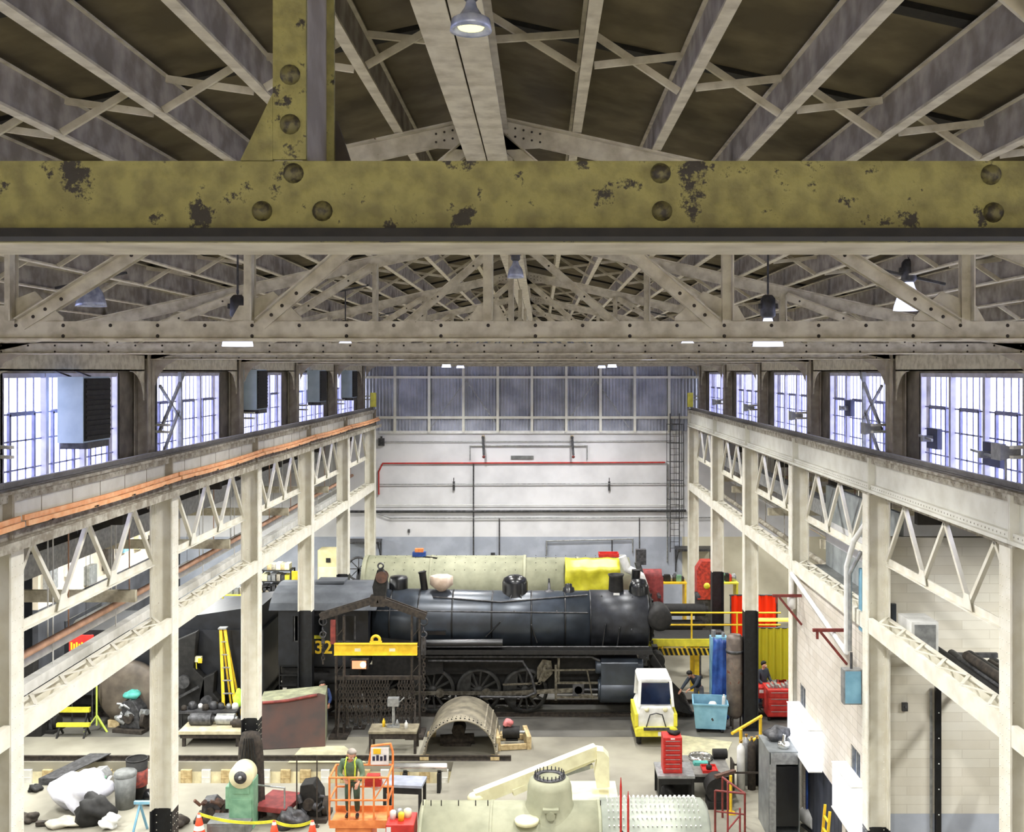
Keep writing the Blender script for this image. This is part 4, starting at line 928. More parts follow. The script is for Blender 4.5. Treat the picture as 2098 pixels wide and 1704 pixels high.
# tender left of the cab
t=thing('tender','dark tender coupled behind the locomotive cab, mostly hidden by columns and clutter','tender',(-12.6,LY,RZ))
b=MB(); b.box(-3.5,3.4,-1.5,1.5,.85,3.1); b.box(-3.5,-3.45,-1.5,1.5,3.1,3.4); b.prism([(-.5,3.1),(3.3,3.1),(3.3,3.9),(.6,3.5)],'y',-1.3,1.3); b.build('tank',m_cab,t)
b=MB(); b.box(-3.6,3.5,-1.2,1.2,.7,.85)
for xx in (-2.6,2.4):
    b.box(xx-1.1,xx+1.1,-.98,-.9,.35,.65)
b.build('frame',m_blk2,t)
for xx in (-3.4,-1.8,1.6,3.1):
    for yy in (-.75,.75):
        b=MB(); b.lathe([(0,-.06),(.4,-.06),(.42,.06),(0,.06)],(xx,yy,.42),'y',24); b.build('wheel',m_blk2,t)
# ================================================================ pale boiler shell behind, tarps
x0,_=XZ(745,1150,44); x1,_=XZ(1290,1150,44)
t=thing('boiler_shell','pale green-grey boiler barrel lying behind the black locomotive','boiler',((x0+x1)/2,44.3,0)); L=(x1-x0)/2
b=MB(); b.lathe([(0,-L),(1.2,-L),(1.2,L*.2),(1.12,L*.2),(1.12,L),(0,L)],(0,0,3.25),'x',48)
b.build('barrel',m_boil,t)
b=MB()
for x in (-L+.05,-L*.5,L*.2,L*.6): 
    r=1.22 if x<L*.25 else 1.14; b.lathe([(r-.03,x),(r,x),(r,x+.12),(r-.03,x+.12)],(0,0,3.25),'x',48)
b.build('seam_strip',m_boil,t)
b=MB()
for x in (-L+1,0,L-1): b.prism([(-1.2,0),(1.2,0),(1.2,2.3),(.9,2.5),(0,2.03),(-.9,2.5),(-1.2,2.3)],'x',x-.15,x+.15)
b.build('cradle',m_wood,t)
b=MB()
for i in range(26):
    for j in range(4): a=R(40+j*18); b.sph((-L+.5+i*.42,-1.2*math.cos(a),3.25+1.2*math.sin(a)),.02,5)
b=b.build('stay_bolts',m_gunm,t); b['kind']='stuff'
def cloth(name,pts,mat,lab,cat,loc,th=.02,nx=18,ny=10,amp=.03,seed=1,fn=None):
    # pts: function (u,v)->xyz local
    rr=random.Random(seed); ph=[rr.uniform(0,6) for _ in range(4)]
    mb=MB(); vs=[]
    for s_ in (0,1):
        for j in range(ny+1):
            for i in range(nx+1):
                u,v=i/nx,j/ny; p=Vector(pts(u,v)); w=amp*(math.sin(u*17+ph[0]+3*v)+.6*math.sin(v*13+ph[1]+5*u)+.5*math.sin(u*31+ph[2]-9*v))
                vs.append((p.x+w*.3,p.y+w-(th if s_ else 0),p.z+w*.4+(th*.5 if s_ else 0)))
    K=(nx+1)*(ny+1); fs=[]
    for j in range(ny):
        for i in range(nx):
            a=j*(nx+1)+i; fs.append((a,a+nx+1,a+nx+2,a+1)); fs.append((K+a,K+a+1,K+a+nx+2,K+a+nx+1))
    ring=[i for i in range(nx+1)]+[j*(nx+1)+nx for j in range(1,ny+1)]+[ny*(nx+1)+i for i in range(nx-1,-1,-1)]+[j*(nx+1) for j in range(ny-1,0,-1)]
    for q in range(len(ring)): a,b_=ring[q],ring[(q+1)%len(ring)]; fs.append((a,b_,K+b_,K+a))
    mb.add(vs,fs,0,True); return tag(mb.build(name,mat,None,False,loc),lab,cat)
xa,za=XZ(1158,1160,42.8); xb,zb_=XZ(1272,1218,42.8)
cloth('tarp',lambda u,v:((u-.5)*(xb-xa),-1.16-.03*v if v>.35 else -(.55+.62*v/.35),(4.45 if v<.001 else (4.45-.35*v/.35 if v<.35 else 4.1-(v-.35)*1.6))),M('yellow_sheeting',(206,200,54),.4,0,(184,176,44),3,spec=.5),'glossy yellow plastic sheet draped over the right end of the pale boiler barrel','tarp',((xa+xb)/2,44.3,0),.02,22,16,.035,3)
x,z=XZ(1247,1150,44); b=MB(); b.box(-.42,.42,-.3,.3,0,.05); b.box(-.42,.42,-.3,-.26,.05,.14); b.box(-.42,.42,.26,.3,.05,.14); b.box(-.42,-.38,-.26,.26,.05,.14); b.box(.38,.42,-.26,.26,.05,.14)
tag(b.build('red_tray',m_red,None,False,(x,44.1,4.47)),'red flat tray on top behind the yellow plastic sheet','tray')
x,z=XZ(1310,1150,41.5)
t=thing('exhaust_hose','white bent exhaust hose rising beside the red machine','hose',(x,41.5,2)); b=MB()
P=[];  
for (px,py) in ((1275,1140),(1285,1165),(1300,1172),(1313,1180),(1322,1205)): xx,zz2=XZ(px,py,41.5); P.append((xx,41.5,zz2))
b.tube(P,.16,14); b.build('hose',m_white,t,True)
b=MB(); xx,zz2=XZ(1305,1150,41.9); b.box(xx-.05,xx+.35,41.7,42.0,zz2-.1,zz2+.5); b.tube([(xx,41.8,zz2),(xx+.5,41.8,zz2-1.6),(xx+.55,41.8,.02)],.12,10); b.build('flue',m_gunm,t,True)
x,z=XZ(1340,1225,40.8)
t=thing('red_machine','dull red machine with rounded housing behind the smokebox front','machine',(x,42.9,0)); b=MB(); b.box(-.5,.55,-.5,.5,2.2,3.9); b.cyl((-.5,-.2,3.9),(.5,-.2,3.9),.3,16); b.build('housing',m_dkred,t); b=MB(); b.box(-.45,.5,-.45,.45,0,2.2); b.build('plinth',m_gunm,t); b=MB(); b.cyl((.1,-.5,3.1),(.1,-.62,3.1),.3,18); b.cyl((.1,-.621,3.1),(.1,-.66,3.1),.1,12); b.build('flywheel',m_oxide,t)
# ================================================================ yellow platform right of the engine
x0,z=XZ(1328,1308,39); x1,_=XZ(1464,1308,39)
t=thing('work_platform','yellow work platform with hazard-striped edge and handrail right of the locomotive','platform',(x0,39,0)); pz=z
b=MB(); b.box(x0,x1,38.95,38.99,pz-.28,pz); b.build('fascia',m_lemon,t,True); b=MB(); b.box(x0,x1,38.991,40.4,pz-.12,pz-.02); b.build('deck',m_blk2,t,True)
b=MB()
hz=M('hazard_black',(26,26,24),.6)
b.box(x0+.3,x1+.15,38.75,38.79,pz-.55,pz-.285,0)
L=(x1-x0-.1)
for i in range(13): xx=x0+.35+i*L/13.2; b.prism([(xx,pz-.285),(xx+.10,pz-.285),(xx+.2,pz-.55),(xx+.10,pz-.55)],'y',38.735,38.749,1)
b.build('hazard_board',[m_yel,hz],t,True)
for (px) in (1427,1350):
    xx,_=XZ(px,1340,39.2)
    for yy in (39.2,40.2): b=MB(); b.box(xx-.09,xx+.09,yy-.09,yy+.09,0,pz-.29); b.build('leg',m_yel,t,True)
b=MB(); xr,_=XZ(1600,1262,39); 
for zz in (pz+.95,pz+.5): b.cyl((x0+.6,39.05,zz),(xr,39.05,zz),.035,8)
for px in (1417,1510): xx,_=XZ(px,1300,39.05); b.cyl((xx,39.05,pz if px<1465 else 0.02),(xx,39.05,pz+.95),.035,8)
b.build('handrail',m_yel,t,True)
# long dark shafts on the platform behind
for i,(py,r) in enumerate(((1250,.24),(1282,.2),(1300,.13))):
    xa,z=XZ(1335,py,41.6); xb,_=XZ((1445,1440,1480)[i],py,41.6); b=MB(); b.cyl((xa,0,0),(xb,0,0),r,18); b.cyl((xb,0,0),(xb+.12,0,0),r*.6,14)
    tag(b.build('long_shaft',m_blk2 if i<2 else m_gunm,None,False,(0,41.7+.1*i,z)),'dark long shaft stored level behind the yellow handrail, %s of three'%('top','middle','bottom')[i],'shaft')
for i in range(2):
    xa,_=XZ(1350+80*i,1300,42); b=MB(); b.box(-.1,.1,-.35,.35,0,2.1); b.box(-.15,.15,-.4,.4,0,.1)
    for zz in (2.1,2.7,3.2): b.box(-.06,.06,-.4,.4,zz,zz+.1); 
    b.box(-.05,.05,.3,.4,2.1,3.3); tag(b.build('shaft_trestle',m_gunm,None,False,(xa,42.15,0)),'grey trestle holding the dark shafts, %s one'%('left' if i==0 else 'right'),'trestle')
# welding curtains
def curtain(px0,px1,py0,py1,Y,mat,lab,cat='curtain',seed=1):
    x0,z1=XZ(px0,py0,Y); x1,z0=XZ(px1,py1,Y); n=int((x1-x0)/.3)+1
    t=thing('welding_curtain',lab,cat,((x0+x1)/2,Y,0))
    b=MB(); vs=[];N=n*10
    for z in (z0,z1):
        for i in range(N+1): vs.append((x0+(x1-x0)*i/N-t.location.x,.05*math.sin(i*2*PI/10+seed),z))
    for z in (z0,z1):
        for i in range(N+1): vs.append((x0+(x1-x0)*i/N-t.location.x,.05*math.sin(i*2*PI/10+seed)+.01,z))
    K=N+1
    fs=[(i,i+1,K+i+1,K+i) for i in range(N)]+[(2*K+i,3*K+i,3*K+i+1,2*K+i+1) for i in range(N)]
    b.add(vs,fs,0,True); b.build('sheet',mat,t)
    b=MB(); b.cyl((x0-t.location.x-.05,0,z1),(x1-t.location.x+.05,0,z1),.03,8)
    for xx in (x0,x1): b.cyl((xx-t.location.x,0,0),(xx-t.location.x,0,z1),.03,8); b.box(xx-t.location.x-.05,xx-t.location.x+.05,-.4,.4,0,.05)
    b.build('stand_frame',m_gunm,t); return t
def trans(name,col):
    m=bpy.data.materials.new(name); m.use_nodes=True; nt=m.node_tree; n=nt.nodes; l=nt.links; b=n['Principled BSDF']; b.inputs['Base Color'].default_value=srgb(col); b.inputs['Roughness'].default_value=.35
    tr=n.new('ShaderNodeBsdfTranslucent'); tr.inputs[0].default_value=srgb(col); mx=n.new('ShaderNodeMixShader'); mx.inputs[0].default_value=.45
    l.new(b.outputs[0],mx.inputs[1]); l.new(tr.outputs[0],mx.inputs[2]); l.new(mx.outputs[0],n['Material Output'].inputs[0]); return m
curtain(1497,1592,1219,1303,40.3,trans('red_curtain_vinyl',(250,72,30)),'bright orange-red welding curtain behind the black-footed right column')
curtain(1548,1620,1286,1392,38.6,trans('yellow_curtain_vinyl',(214,206,60)),'yellow-green welding curtain hanging below the orange-red one')
x,z=XZ(1575,1262,40.7); t=thing('rail_glow_strip','glowing orange-yellow strip standing for the handrail seen through the red welding curtain','lamp',(x,40.05,z)); b=MB(); b.cyl((-.62,0,0),(.62,0,0),.05,10); b.build('tube',EM('orange_glow',(255,190,60),2.2),t)  # glowing bar added for the yellow handrail seen through the curtain
b=MB(); b.box(-.66,.66,.05,.09,-.07,.07); b.build('bracket',m_orange,t)
# ================================================================ things on the shop floor
def H(py,Y): return CZ-(py-VY)*Y/FPX
def W2(px,Y): return CX+(px-VX)*Y/FPX
# ---- half barrel shell
t=thing('barrel_shell','half-round riveted grey-brown boiler shell open towards the camera, standing on the floor in mid hall','shell',(W2(943,33.1),33.0,.12))
m_shell=M('shell_dusty',(150,142,122),.6,.1,(112,106,92),3,.35,.6,.1)
b=MB(); b.lathe([(1.13,0),(1.13,2.5),(1.10,2.5),(1.10,0),(1.13,0)],(0,0,0),'y',40,0,-PI/2,PI/2); b.build('shell_plate',m_shell,t)
b=MB()
for i in range(25):
    a=R(6+i*7); b.cyl((1.128*math.cos(a),.16,1.128*math.sin(a)),(1.16*math.cos(a),.16,1.16*math.sin(a)),.022,6)
    b.cyl((1.128*math.cos(a),.38,1.128*math.sin(a)),(1.145*math.cos(a),.38,1.145*math.sin(a)),.012,6)
o=b.build('bolt_rows',m_blk2,t); o['kind']='stuff'
b=MB(); b.bar((-1.145,0,.02),(-1.145,2.5,.02),.05,.22); b.bar((1.145,0,.02),(1.145,2.5,.02),.05,.22)
for a in (20,35,48): b.bar((1.135*math.cos(R(a)),0,1.135*math.sin(R(a))),(1.135*math.cos(R(a)),2.5,1.135*math.sin(R(a))),.05,.03)
b.build('edge_strap',m_shell,t)
for i,sx in enumerate((-1.12,1.1)):
    for j,yy in enumerate((33.05,35.2)):
        b=MB(); b.box(-.14,.14,-.12,.12,0,.119); b.box(-.10,.10,-.125,-.12,.03,.09)
        tag(b.build('wood_block',m_wood,None,False,(W2(943,33.1)+sx,yy,0)),'%s %s pale wood block under the half-round shell'%(('front','rear')[j],('left','right')[i]),'block')
# shaft junk under the shell
b=MB(); b.cyl((-.5,0,.18),(.6,.1,.2),.17,14); b.cyl((.1,-.1,.5),(.1,.4,.5),.22,14); b.box(-.4,.5,-.1,.3,0,.1); tag(b.build('scrap_drum',m_dkrust,None,False,(W2(935,34.6),34.3,0)),'dark scrap drum inside the half-round shell','scrap')
# ---- rusty tank
Y0=33.85; xa,xb=W2(530,Y0),W2(668,34.3)
t=thing('rusty_tank','brown rusty curved steel tank side with pale top, standing left of the chain rig','tank',((xa+xb)/2,34.1,0),.14)
Lh=(xb-xa)/2
pts=[(-Lh,1.56),(-Lh*.45,1.57),(-.15,1.60),(.2,1.66),(Lh*.55,1.72),(Lh*.8,1.75),(Lh,1.68),(Lh,.02),(-Lh,.02)]
b=MB(); b.prism(pts[::-1],'y',-.08,-.03); b.build('side_plate',M('rust_gradient_plate',(98,74,68),.8,0,(80,70,68),1.6,.38,.62,.3),t)
b=MB(); b.prism([(-Lh,.02),(Lh,.02),(Lh,1.66),(0,1.60),(-Lh,1.54)],'y',-.029,1.1); b.build('body',M('pale_green_top',(158,160,128),.8,0,(126,128,104),4),t)
b=MB(); b.tube([(-Lh+.1,-.09,1.52),(-.15,-.09,1.56),(Lh*.75,-.09,1.70)],.05,6); b.build('rim',m_oxide,t)
# ---- chain rig
Yr=35.3; zA=H(1226,Yr)
t=rig=thing('lifting_frame','dark rusty gabled lifting frame standing in front of the locomotive cab','frame',(W2(775,Yr),Yr,0))
X=lambda px: W2(px,Yr)-t.location.x
b=MB()
for yy in (-.12,.12): b.bar((X(657),yy,H(1262,Yr)),(0,yy,zA),.05,.22); b.bar((X(873),yy,H(1262,Yr)),(0,yy,zA),.05,.22)
b.box(-.25,.25,-.14,.14,zA-.25,zA+.12)
b.build('gable_beam',m_dkrust,t)
for i,px in enumerate((697,852)):
    b=MB(); x=X(px)
    for q in (-.13,.13): b.box(x+q-.03,x+q+.03,-.10,.10,0.02,H(1262,Yr)+.02)
    z=.3
    while z<3.6: b.bar((x-.12,-.105,z),(x+.12,-.105,z+.3),.04,.02); z+=.6
    b.box(x-.3,x+.3,-.5,.5,0,.02+.06); b.bar((x,-.45,.08),(x,-.06,1.2),.05,.05); b.build('leg',m_dkrust,t)
b=MB(); b.box(X(690),X(865),-.06,.06,1.86,1.98); b.build('cross_bar',m_dkrust,t)
b=MB(); x=X(683); b.box(x-.06,x+.1,-.2,-.1,3.1,3.9); b.build('red_guard',m_oxide,t)
# shackle block on top
t2=thing('hook_block','dark crane hook block with rusty sheave on the apex of the lifting frame','hook',(rig.location.x+.08,Yr,zA+.12))
b=MB(); b.prism([(-.22,0),(.18,0),(.24,.6),(.06,.9),(-.10,.85),(-.26,.3)],'y',-.12,.12); b.build('block',m_blk2,t2)
b=MB(); b.cyl((.05,-.15,.62),(.05,-.12,.62),.2,20); b.cyl((.05,.12,.62),(.05,.15,.62),.2,20); b.build('sheave',m_rust,t2)
b=MB(); b.torus((0,0,.98),.09,.03,'y',16,6); b.build('eye',m_gunm,t2)
# big links hanging at each end
for i,(px,py) in enumerate(((662,1262),(868,1262))):
    t3=thing('chain_sling','heavy link sling hanging from the %s end of the lifting frame'%('left' if i==0 else 'right'),'chain',(W2(px,Yr),Yr,H(1262,Yr)),0,'heavy slings on the lifting frame')
    b=MB(); z=-.12
    b.torus((0,0,-.18),.13,.025,'y',16,6); 
    k=b.v; b.torus((0,0,-.45),.10,.025,'x',16,6); b.torus((0,0,-.62),.10,.03,'y',16,6); b.build('link',m_gunm,t3)
    b=MB(); 
    b.chain((0,0,-.7),(0,0,-3.2 if i else -1.6),.03,.16); b.build('chain',m_dkrust,t3)
    b=MB(); b.box(-.08,.08,-.05,.05,-1.3,-.72) if i else b.box(-.05,.05,-.04,.04,-.9,-.7); b.build('shackle',m_gunm,t3)
n=27
for i in range(n):
    px=699+i*5.7
    if 800<px<818: continue
    t3=thing('hanging_chain','dark loose chain hanging from the low bar of the lifting frame','chain',(W2(px,Yr),Yr-.09,1.86),0,'loose chains on the low bar of the lifting frame')
    b=MB(); L=1.25+.3*((i*5)%4)/4; dx=.05*((i%3)-1); b.chain((0,0,-.02),(dx,-.03,-L),.03,.13); b.build('chain',m_dkrust,t3)
    b=MB(); b.torus((dx,-.03,-L-.06),.055,.016,'y',12,6); b.build('hook',m_gunm,t3)
# yellow lifting beam
Yb=34.9; t=thing('lifting_beam','bright yellow lifting beam with an eye on top, held between the legs of the dark frame','beam',(W2(770,Yb),Yb,H(1340,Yb)))
h=H(1319,Yb)-H(1340,Yb); L=(W2(873,Yb)-W2(703,Yb))/2
b=MB(); b.box(-L,L,-.03,.03,0,h); b.box(-L,L,-.09,.09,h,h+.02); b.box(-L,L,-.09,.09,-.02,0); b.build('beam',m_yel,t)
b=MB(); b.torus((0,0,h+.14),.13,.05,'y',20,8,a0=-.3,a1=PI+.3); b.box(-.2,.2,-.04,.04,h+.02,h+.1); b.build('lifting_eye',m_yel,t)
b=MB(); 
for sx in (-.6,.55): b.box(sx-.1,sx+.1,-.034,-.031,h*.3,h*.6)
b.build('marking',m_cream,t)
# forge glow
x=W2(737,36.0); t=thing('forge_lamp','glowing orange-pink work lamp under the yellow lifting beam','lamp',(x,36.0,0))
b=MB(); b.box(-.3,.3,-.12,.12,2.03,2.36); b.box(-.2,.2,-.2,.2,0,.04); b.cyl((0,0,.04),(0,0,2.03),.03,8); b.build('hood',m_dkrust,t)
b=MB(); b.sph((.14,-.14,2.2),.10,12,(1,.4,1)); b.build('bulb',EM('bulb_hot',(255,240,215),5),t); b=MB(); b.box(-.24,.24,-.135,-.125,2.06,2.33); b.build('lens',EM('bulb_orange',(250,150,110),1.2),t)
# ---- small work stand with parts
def stand(px,pyb,w,d,h,lab,mt,ml,name='work_stand',cat='table',rz=0):
    x,y=F(px,pyb); t=thing(name,lab,cat,(x,y+d/2,0),rz)
    b=MB(); b.box(-w/2,w/2,-d/2,d/2,h-.07,h); b.build('top',mt,t)
    for sx in (-1,1):
        for sy in (-1,1):
            b=MB(); b.box(sx*(w/2-.06)-.04,sx*(w/2-.06)+.04,sy*(d/2-.06)-.04,sy*(d/2-.06)+.04,0,h-.07); b.build('leg',ml,t)
    b=MB(); b.box(-w/2+.1,w/2-.1,-d/2+.04,-d/2+.08,h-.25,h-.071); b.build('apron',ml,t)
    return t
t=stand(804,1545,1.55,.8,.72,'weathered pale bench with dark legs in front of the hanging chains',M('weathered_bench_top',(150,142,118),.8,0,(116,108,90),5),m_dkrust)
bx,by=t.location.x,t.location.y
for i,(dx,dy,mm,lb) in enumerate(((.1,0,m_gal,'white spray bottle'),(-.35,.1,m_yel,'small yellow can'),(.4,-.1,m_white,'white bottle'),(-.05,.2,m_gunm,'dark tool'))):
    b=MB(); b.lathe([(0,0),(.05,0),(.05,.18),(.02,.22),(.02,.26),(0,.26)],(0,0,0),'z',12); tag(b.build('bottle',mm,None,False,(bx+dx,by+dy,.72)),'%s on the weathered pale bench'%lb,'bottle')
t=thing('bench_vice','pale upright press standing on the weathered bench among the chains','press',(bx-.03,by+.05,.72)); b=MB(); b.cyl((0,0,0),(0,0,.9),.05,10); b.box(-.2,.2,-.1,.1,0,.06); b.build('post',m_gal,t); b=MB(); b.box(-.18,.18,-.12,.12,.7,.95); b.cyl((.18,0,.8),(.35,0,.95),.02,8); b.build('head',m_gal,t)
# ---- wooden crate frame with pink rag
x,y=F(1048,1537); t=thing('motor_cradle','low pale timber frame holding a dark motor right of the half-round shell','frame',(x,y+.5,0),.15)
for sx in (-.5,.5): b=MB(); b.box(sx-.07,sx+.07,-.5,.6,0,.42); b.build('side_rail',m_wood,t)
for yy in (-.45,.45): b=MB(); b.box(-.42,.42,yy-.05,yy+.05,0.02,.18); b.build('cross_rail',m_wood,t)
t=thing('electric_motor','dark motor sitting in the low timber frame','motor',(x,y+.5,.18)); b=MB(); b.cyl((-.3,0,.24),(.25,0,.24),.2,18); b.box(-.2,.2,-.15,.15,0,.05); b.build('casing',m_blk2,t); b=MB(); b.cyl((.25,0,.24),(.42,0,.24),.05,10); b.build('shaft',m_gal,t)
b=MB(); b.blob((0,0,.13),.17,14,(1,.9,.75),0,.3,5); tag(b.build('pink_rag',M('pink_cloth',(222,140,140),.9,0,(196,112,112),9),None,False,(x-.12,y+.5,.18+.42)),'crumpled pink rag on top of the dark motor','rag')
# ---- white tugger cart
x,y=F(1345,1530); t=thing('tow_tractor','small white and yellow shop truck parked facing the camera right of centre','truck',(x,y+.9,0))
b=MB(); pts=[(-.58,.45),(.58,.45),(.62,1.0),(.50,1.25),(-.50,1.25),(-.62,1.0)]
b.prism(pts,'y',-.75,.9); b.build('body',m_white,t,bevel=.04)
b=MB(); b.prism([(-.68,.32),(.68,.32),(.70,.55),(.62,.62),(-.62,.62),(-.70,.55)],'y',-.9,.85); b.box(-.70,-.58,-.8,.8,.62,1.05); b.box(.58,.70,-.8,.8,.62,1.05); b.build('bumper',m_lemon,t,bevel=.03)
b=MB(); b.prism([(-.55,2.02),(.55,2.02),(.50,2.10),(-.50,2.10)],'y',-.55,.75)
for sx in (-1,1): b.bar((sx*.56,-.72,1.25),(sx*.5,-.52,2.03),.09,.09); b.bar((sx*.54,.8,1.25),(sx*.5,.7,2.03),.09,.09)
b.box(-.5,.5,.72,.78,1.25,2.0); b.build('cab_frame',m_white,t)
b=MB(); b.prism([(-.49,1.3),(.49,1.3),(.45,2.0),(-.45,2.0)],'y',-.62,-.60); b.build('windscreen',M('dark_blue_screen',(36,48,74),.1,0,(24,32,54),2,spec=.8),t)
b=MB(); 
for sx in (-.3,.3): b.lathe([(0,-.80),(.07,-.80),(.08,-.75)],(sx,0,1.18),'y',14)
b.build('headlight',m_cream,t)
b=MB(); b.tube([(-.32,-.80,.62),(-.2,-.82,1.02),(0,-.84,1.08),(.2,-.82,1.02),(.32,-.80,.62)],.02,8); b.box(-.42,.42,-.98,-.905,.56,.64); b.build('tow_bar',m_gunm,t)
b=MB(); b.box(.05,.45,-.915,-.901,.36,.5); b.build('number_plate',m_white,t)
for sx in (-.55,.55):
    for yy in (-.55,.55): b=MB(); b.lathe([(0,-.09),(.14,-.09),(.26,-.07),(.28,0),(.26,.07),(.14,.09),(0,.09)],(sx,yy,.28),'x',22); b.build('wheel',m_blk2,t)
# ---- light blue bin
x,y=F(1460,1503); t=thing('tipping_bin','light blue steel wheeled bin standing left of the tall rusty tank','bin',(x,y+.55,0),-.12)
b=MB(); vs=[(-.5,-.5,.14),(.5,-.5,.14),(.5,.5,.14),(-.5,.5,.14),(-.58,-.5,.95),(.58,-.5,.95),(.58,.6,.95),(-.58,.6,.95)]
b.add(vs,[(0,3,2,1),(0,1,5,4),(1,2,6,5),(2,3,7,6),(3,0,4,7)]); b.add([(v[0]*.95,v[1]*.95,v[2]+.02) for v in vs],[(0,1,2,3),(0,4,5,1),(1,5,6,2),(2,6,7,3),(3,7,4,0)])
for (a,c) in ((4,5),(5,6),(6,7),(7,4)): b.bar(vs[a],vs[c],.05,.05)
b.build('tub',m_lblue,t); b=MB()
for sx in (-.4,.4): b.box(sx-.05,sx+.05,-.45,.45,.08,.139)
b.build('runner',m_blue,t)
for sx in (-.4,.4):
    for yy in (-.4,.4): b=MB(); b.lathe([(0,-.04),(.07,-.04),(.07,.04),(0,.04)],(sx,yy,.07),'x',14); b.build('castor',m_blk2,t)
bx,by=x,y+.55
b=MB(); b.blob((0,0,.28),.4,16,(1.1,1,.7),0,.3,8); tag(b.build('scrap_heap',m_gunm,None,False,(bx,by,.17)),'grey scrap heap filling the light blue bin','scrap')
b=MB(); b.lathe([(.15,0),(.14,.08),(.10,.14),(0,.17)],(0,0,0),'z',18); b.lathe([(.18,0),(.15,.012),(.15,0)],(0,0,0),'z',18); tag(b.build('safety_helmet',m_white,None,False,(bx+.1,by+.05,.75)),'white helmet lying in the light blue bin','helmet')
b=MB(); b.cyl((0,0,0),(.02,0,.55),.06,10); b.cyl((.02,0,.55),(.02,0,.62),.03,8); tag(b.build('white_bottle',m_white,None,False,(bx+.42,by-.2,.6)),'tall white bottle in the right corner of the light blue bin','bottle')
# ---- tall rusty tank on legs
Yt=36.0; x=W2(1505,Yt); t=thing('pressure_tank','tall brown-grey pressure tank on short legs left of the black-footed right column','tank',(x,Yt,0))
b=MB(); r=.28; zt_=H(1300,Yt); b.lathe([(0,.32),(.15,.35),(r,.5),(r,zt_-.12),(r*.8,zt_),(0,zt_+.02)],(0,0,0),'z',28); b.build('shell',M('tank_brown_grey',(128,116,106),.5,.2,(94,84,78),3,blotch=(110,60,44),bl=.6,bscale=3),t)
for a in (0,2.1,4.2): b=MB(); b.bar((.2*math.cos(a),.2*math.sin(a),0),(.2*math.cos(a),.2*math.sin(a),.5),.05,.05); b.build('leg',m_dkrust,t)
b=MB(); b.lathe([(r+.005,zt_-.6),(r+.02,zt_-.6),(r+.02,zt_-.5),(r+.005,zt_-.5)],(0,0,0),'z',28); b.build('band',m_gunm,t)
# ---- blue sheeted machine
Yt=37.1; x0,x1=W2(1457,Yt),W2(1500,Yt)
cloth('blue_cover',lambda u,v:((u-.5)*(x1-x0)*(1-.15*(1-v)),-.3*u*(1-u)*2-.05*v,2.75*(1-v)+.03),m_blue,'tall blue sheet hung beside the rusty pressure tank','sheet',((x0+x1)/2,Yt,0),.03,12,20,.05,4)
t=thing('sheet_stand','grey machine frame that carries the tall blue sheet','frame',((x0+x1)/2,Yt+.55,0)); b=MB(); b.box(-.3,.3,-.12,.3,0,2.7); b.build('body',m_lblue,t); b=MB(); b.cyl((-.2,0,2.7),(-.2,0,2.95),.08,10); b.cyl((.15,0,2.7),(.15,0,2.85),.06,10); b.build('caps',m_gal,t)
# ---- red tool cart on the bench and steel benches
Yb=31.5
x,y=F(1391,1648); 
t=stand(1386,1648,1.05,1.1,.8,'steel workbench with dark open shelf in front, below the red tool chest',m_gal,m_blk,'workbench','table'); bx,by=t.location.x,t.location.y
b=MB(); b.box(-.45,.45,.1,.45,.02,.6); b.blob((-.2,-.2,.25),.2,12,(1,1,1),0,.3,2); b.build('shelf_contents',m_blk2,t)
t=thing('tool_chest','tall red tool chest with rows of drawers on the steel workbench','chest',(bx-.08,by-.1,.8)); b=MB(); b.box(-.27,.27,-.25,.3,0,1.02); b.build('cabinet',m_red,t,bevel=.015)
for i in range(7): 
    dq=MB(); z=.06+i*.13; dq.box(-.24,.24,-.27,-.251,z,z+.105); d=dq.build('drawer',m_red,t); hq=MB(); hq.box(-.2,.2,-.285,-.271,z+.078,z+.094); ho=hq.build('handle',m_gal,d)
b=MB(); b.box(-.06,.06,-.262,-.251,.965,1.0); b.build('badge',m_white,t)
b=MB(); b.blob((0,0,.05),.12,12,(1.6,1,.5),0,.3,3); tag(b.build('tool_heap',m_blk2,None,False,(bx,by-.1,1.82)),'dark small tools heaped on the red tool chest','tools')
# machine right of the chest: motor shapes, then slab table with red tray
t=stand(1455,1640,1.25,1.5,.75,'grey steel slab table right of the red tool chest',m_gunm if False else M('slab_grey',(140,138,132),.5,.2,(112,110,106),4),m_blk2,'slab_table','table',.0)
bx,by=t.location.x,t.location.y
b=MB(); b.torus((0,0,.06),.3,.06,'z',24,8); b.lathe([(0,0),(.26,0),(.26,.05),(0,.06)],(0,0,0),'z',20); tag(b.build('steel_ring',m_chrome,None,False,(bx-.1,by+.45,.75)),'shiny steel ring on the far end of the slab table','ring')
b=MB(); b.cyl((-.12,0,.14),(.3,0,.14),.14,16); b.box(-.1,.25,-.1,.1,0,.02); tag(b.build('dark_roller',m_blk2,None,False,(bx+.4,by+.5,.75)),'dark roller at the far right of the slab table','roller')
b=MB(); b.box(-.22,.22,-.12,.12,0,.05); b.box(-.2,.2,-.1,.1,.05,.08); tag(b.build('turquoise_box',m_turq,None,False,(bx-.15,by+.02,.75)),'small turquoise box lid on the slab table','box')
b=MB(); b.box(-.22,.22,-.25,.25,0,.02); 
for a in ((-.22,-.2,-.25,.25),(.2,.22,-.25,.25)): b.box(a[0],a[1],a[2],a[3],.021,.08)
b.box(-.199,.199,-.25,-.23,.021,.08); b.box(-.199,.199,.23,.25,.021,.08); tag(b.build('red_tray',m_red,None,False,(bx+.02,by-.42,.75)),'small red tray near the front of the slab table','tray')
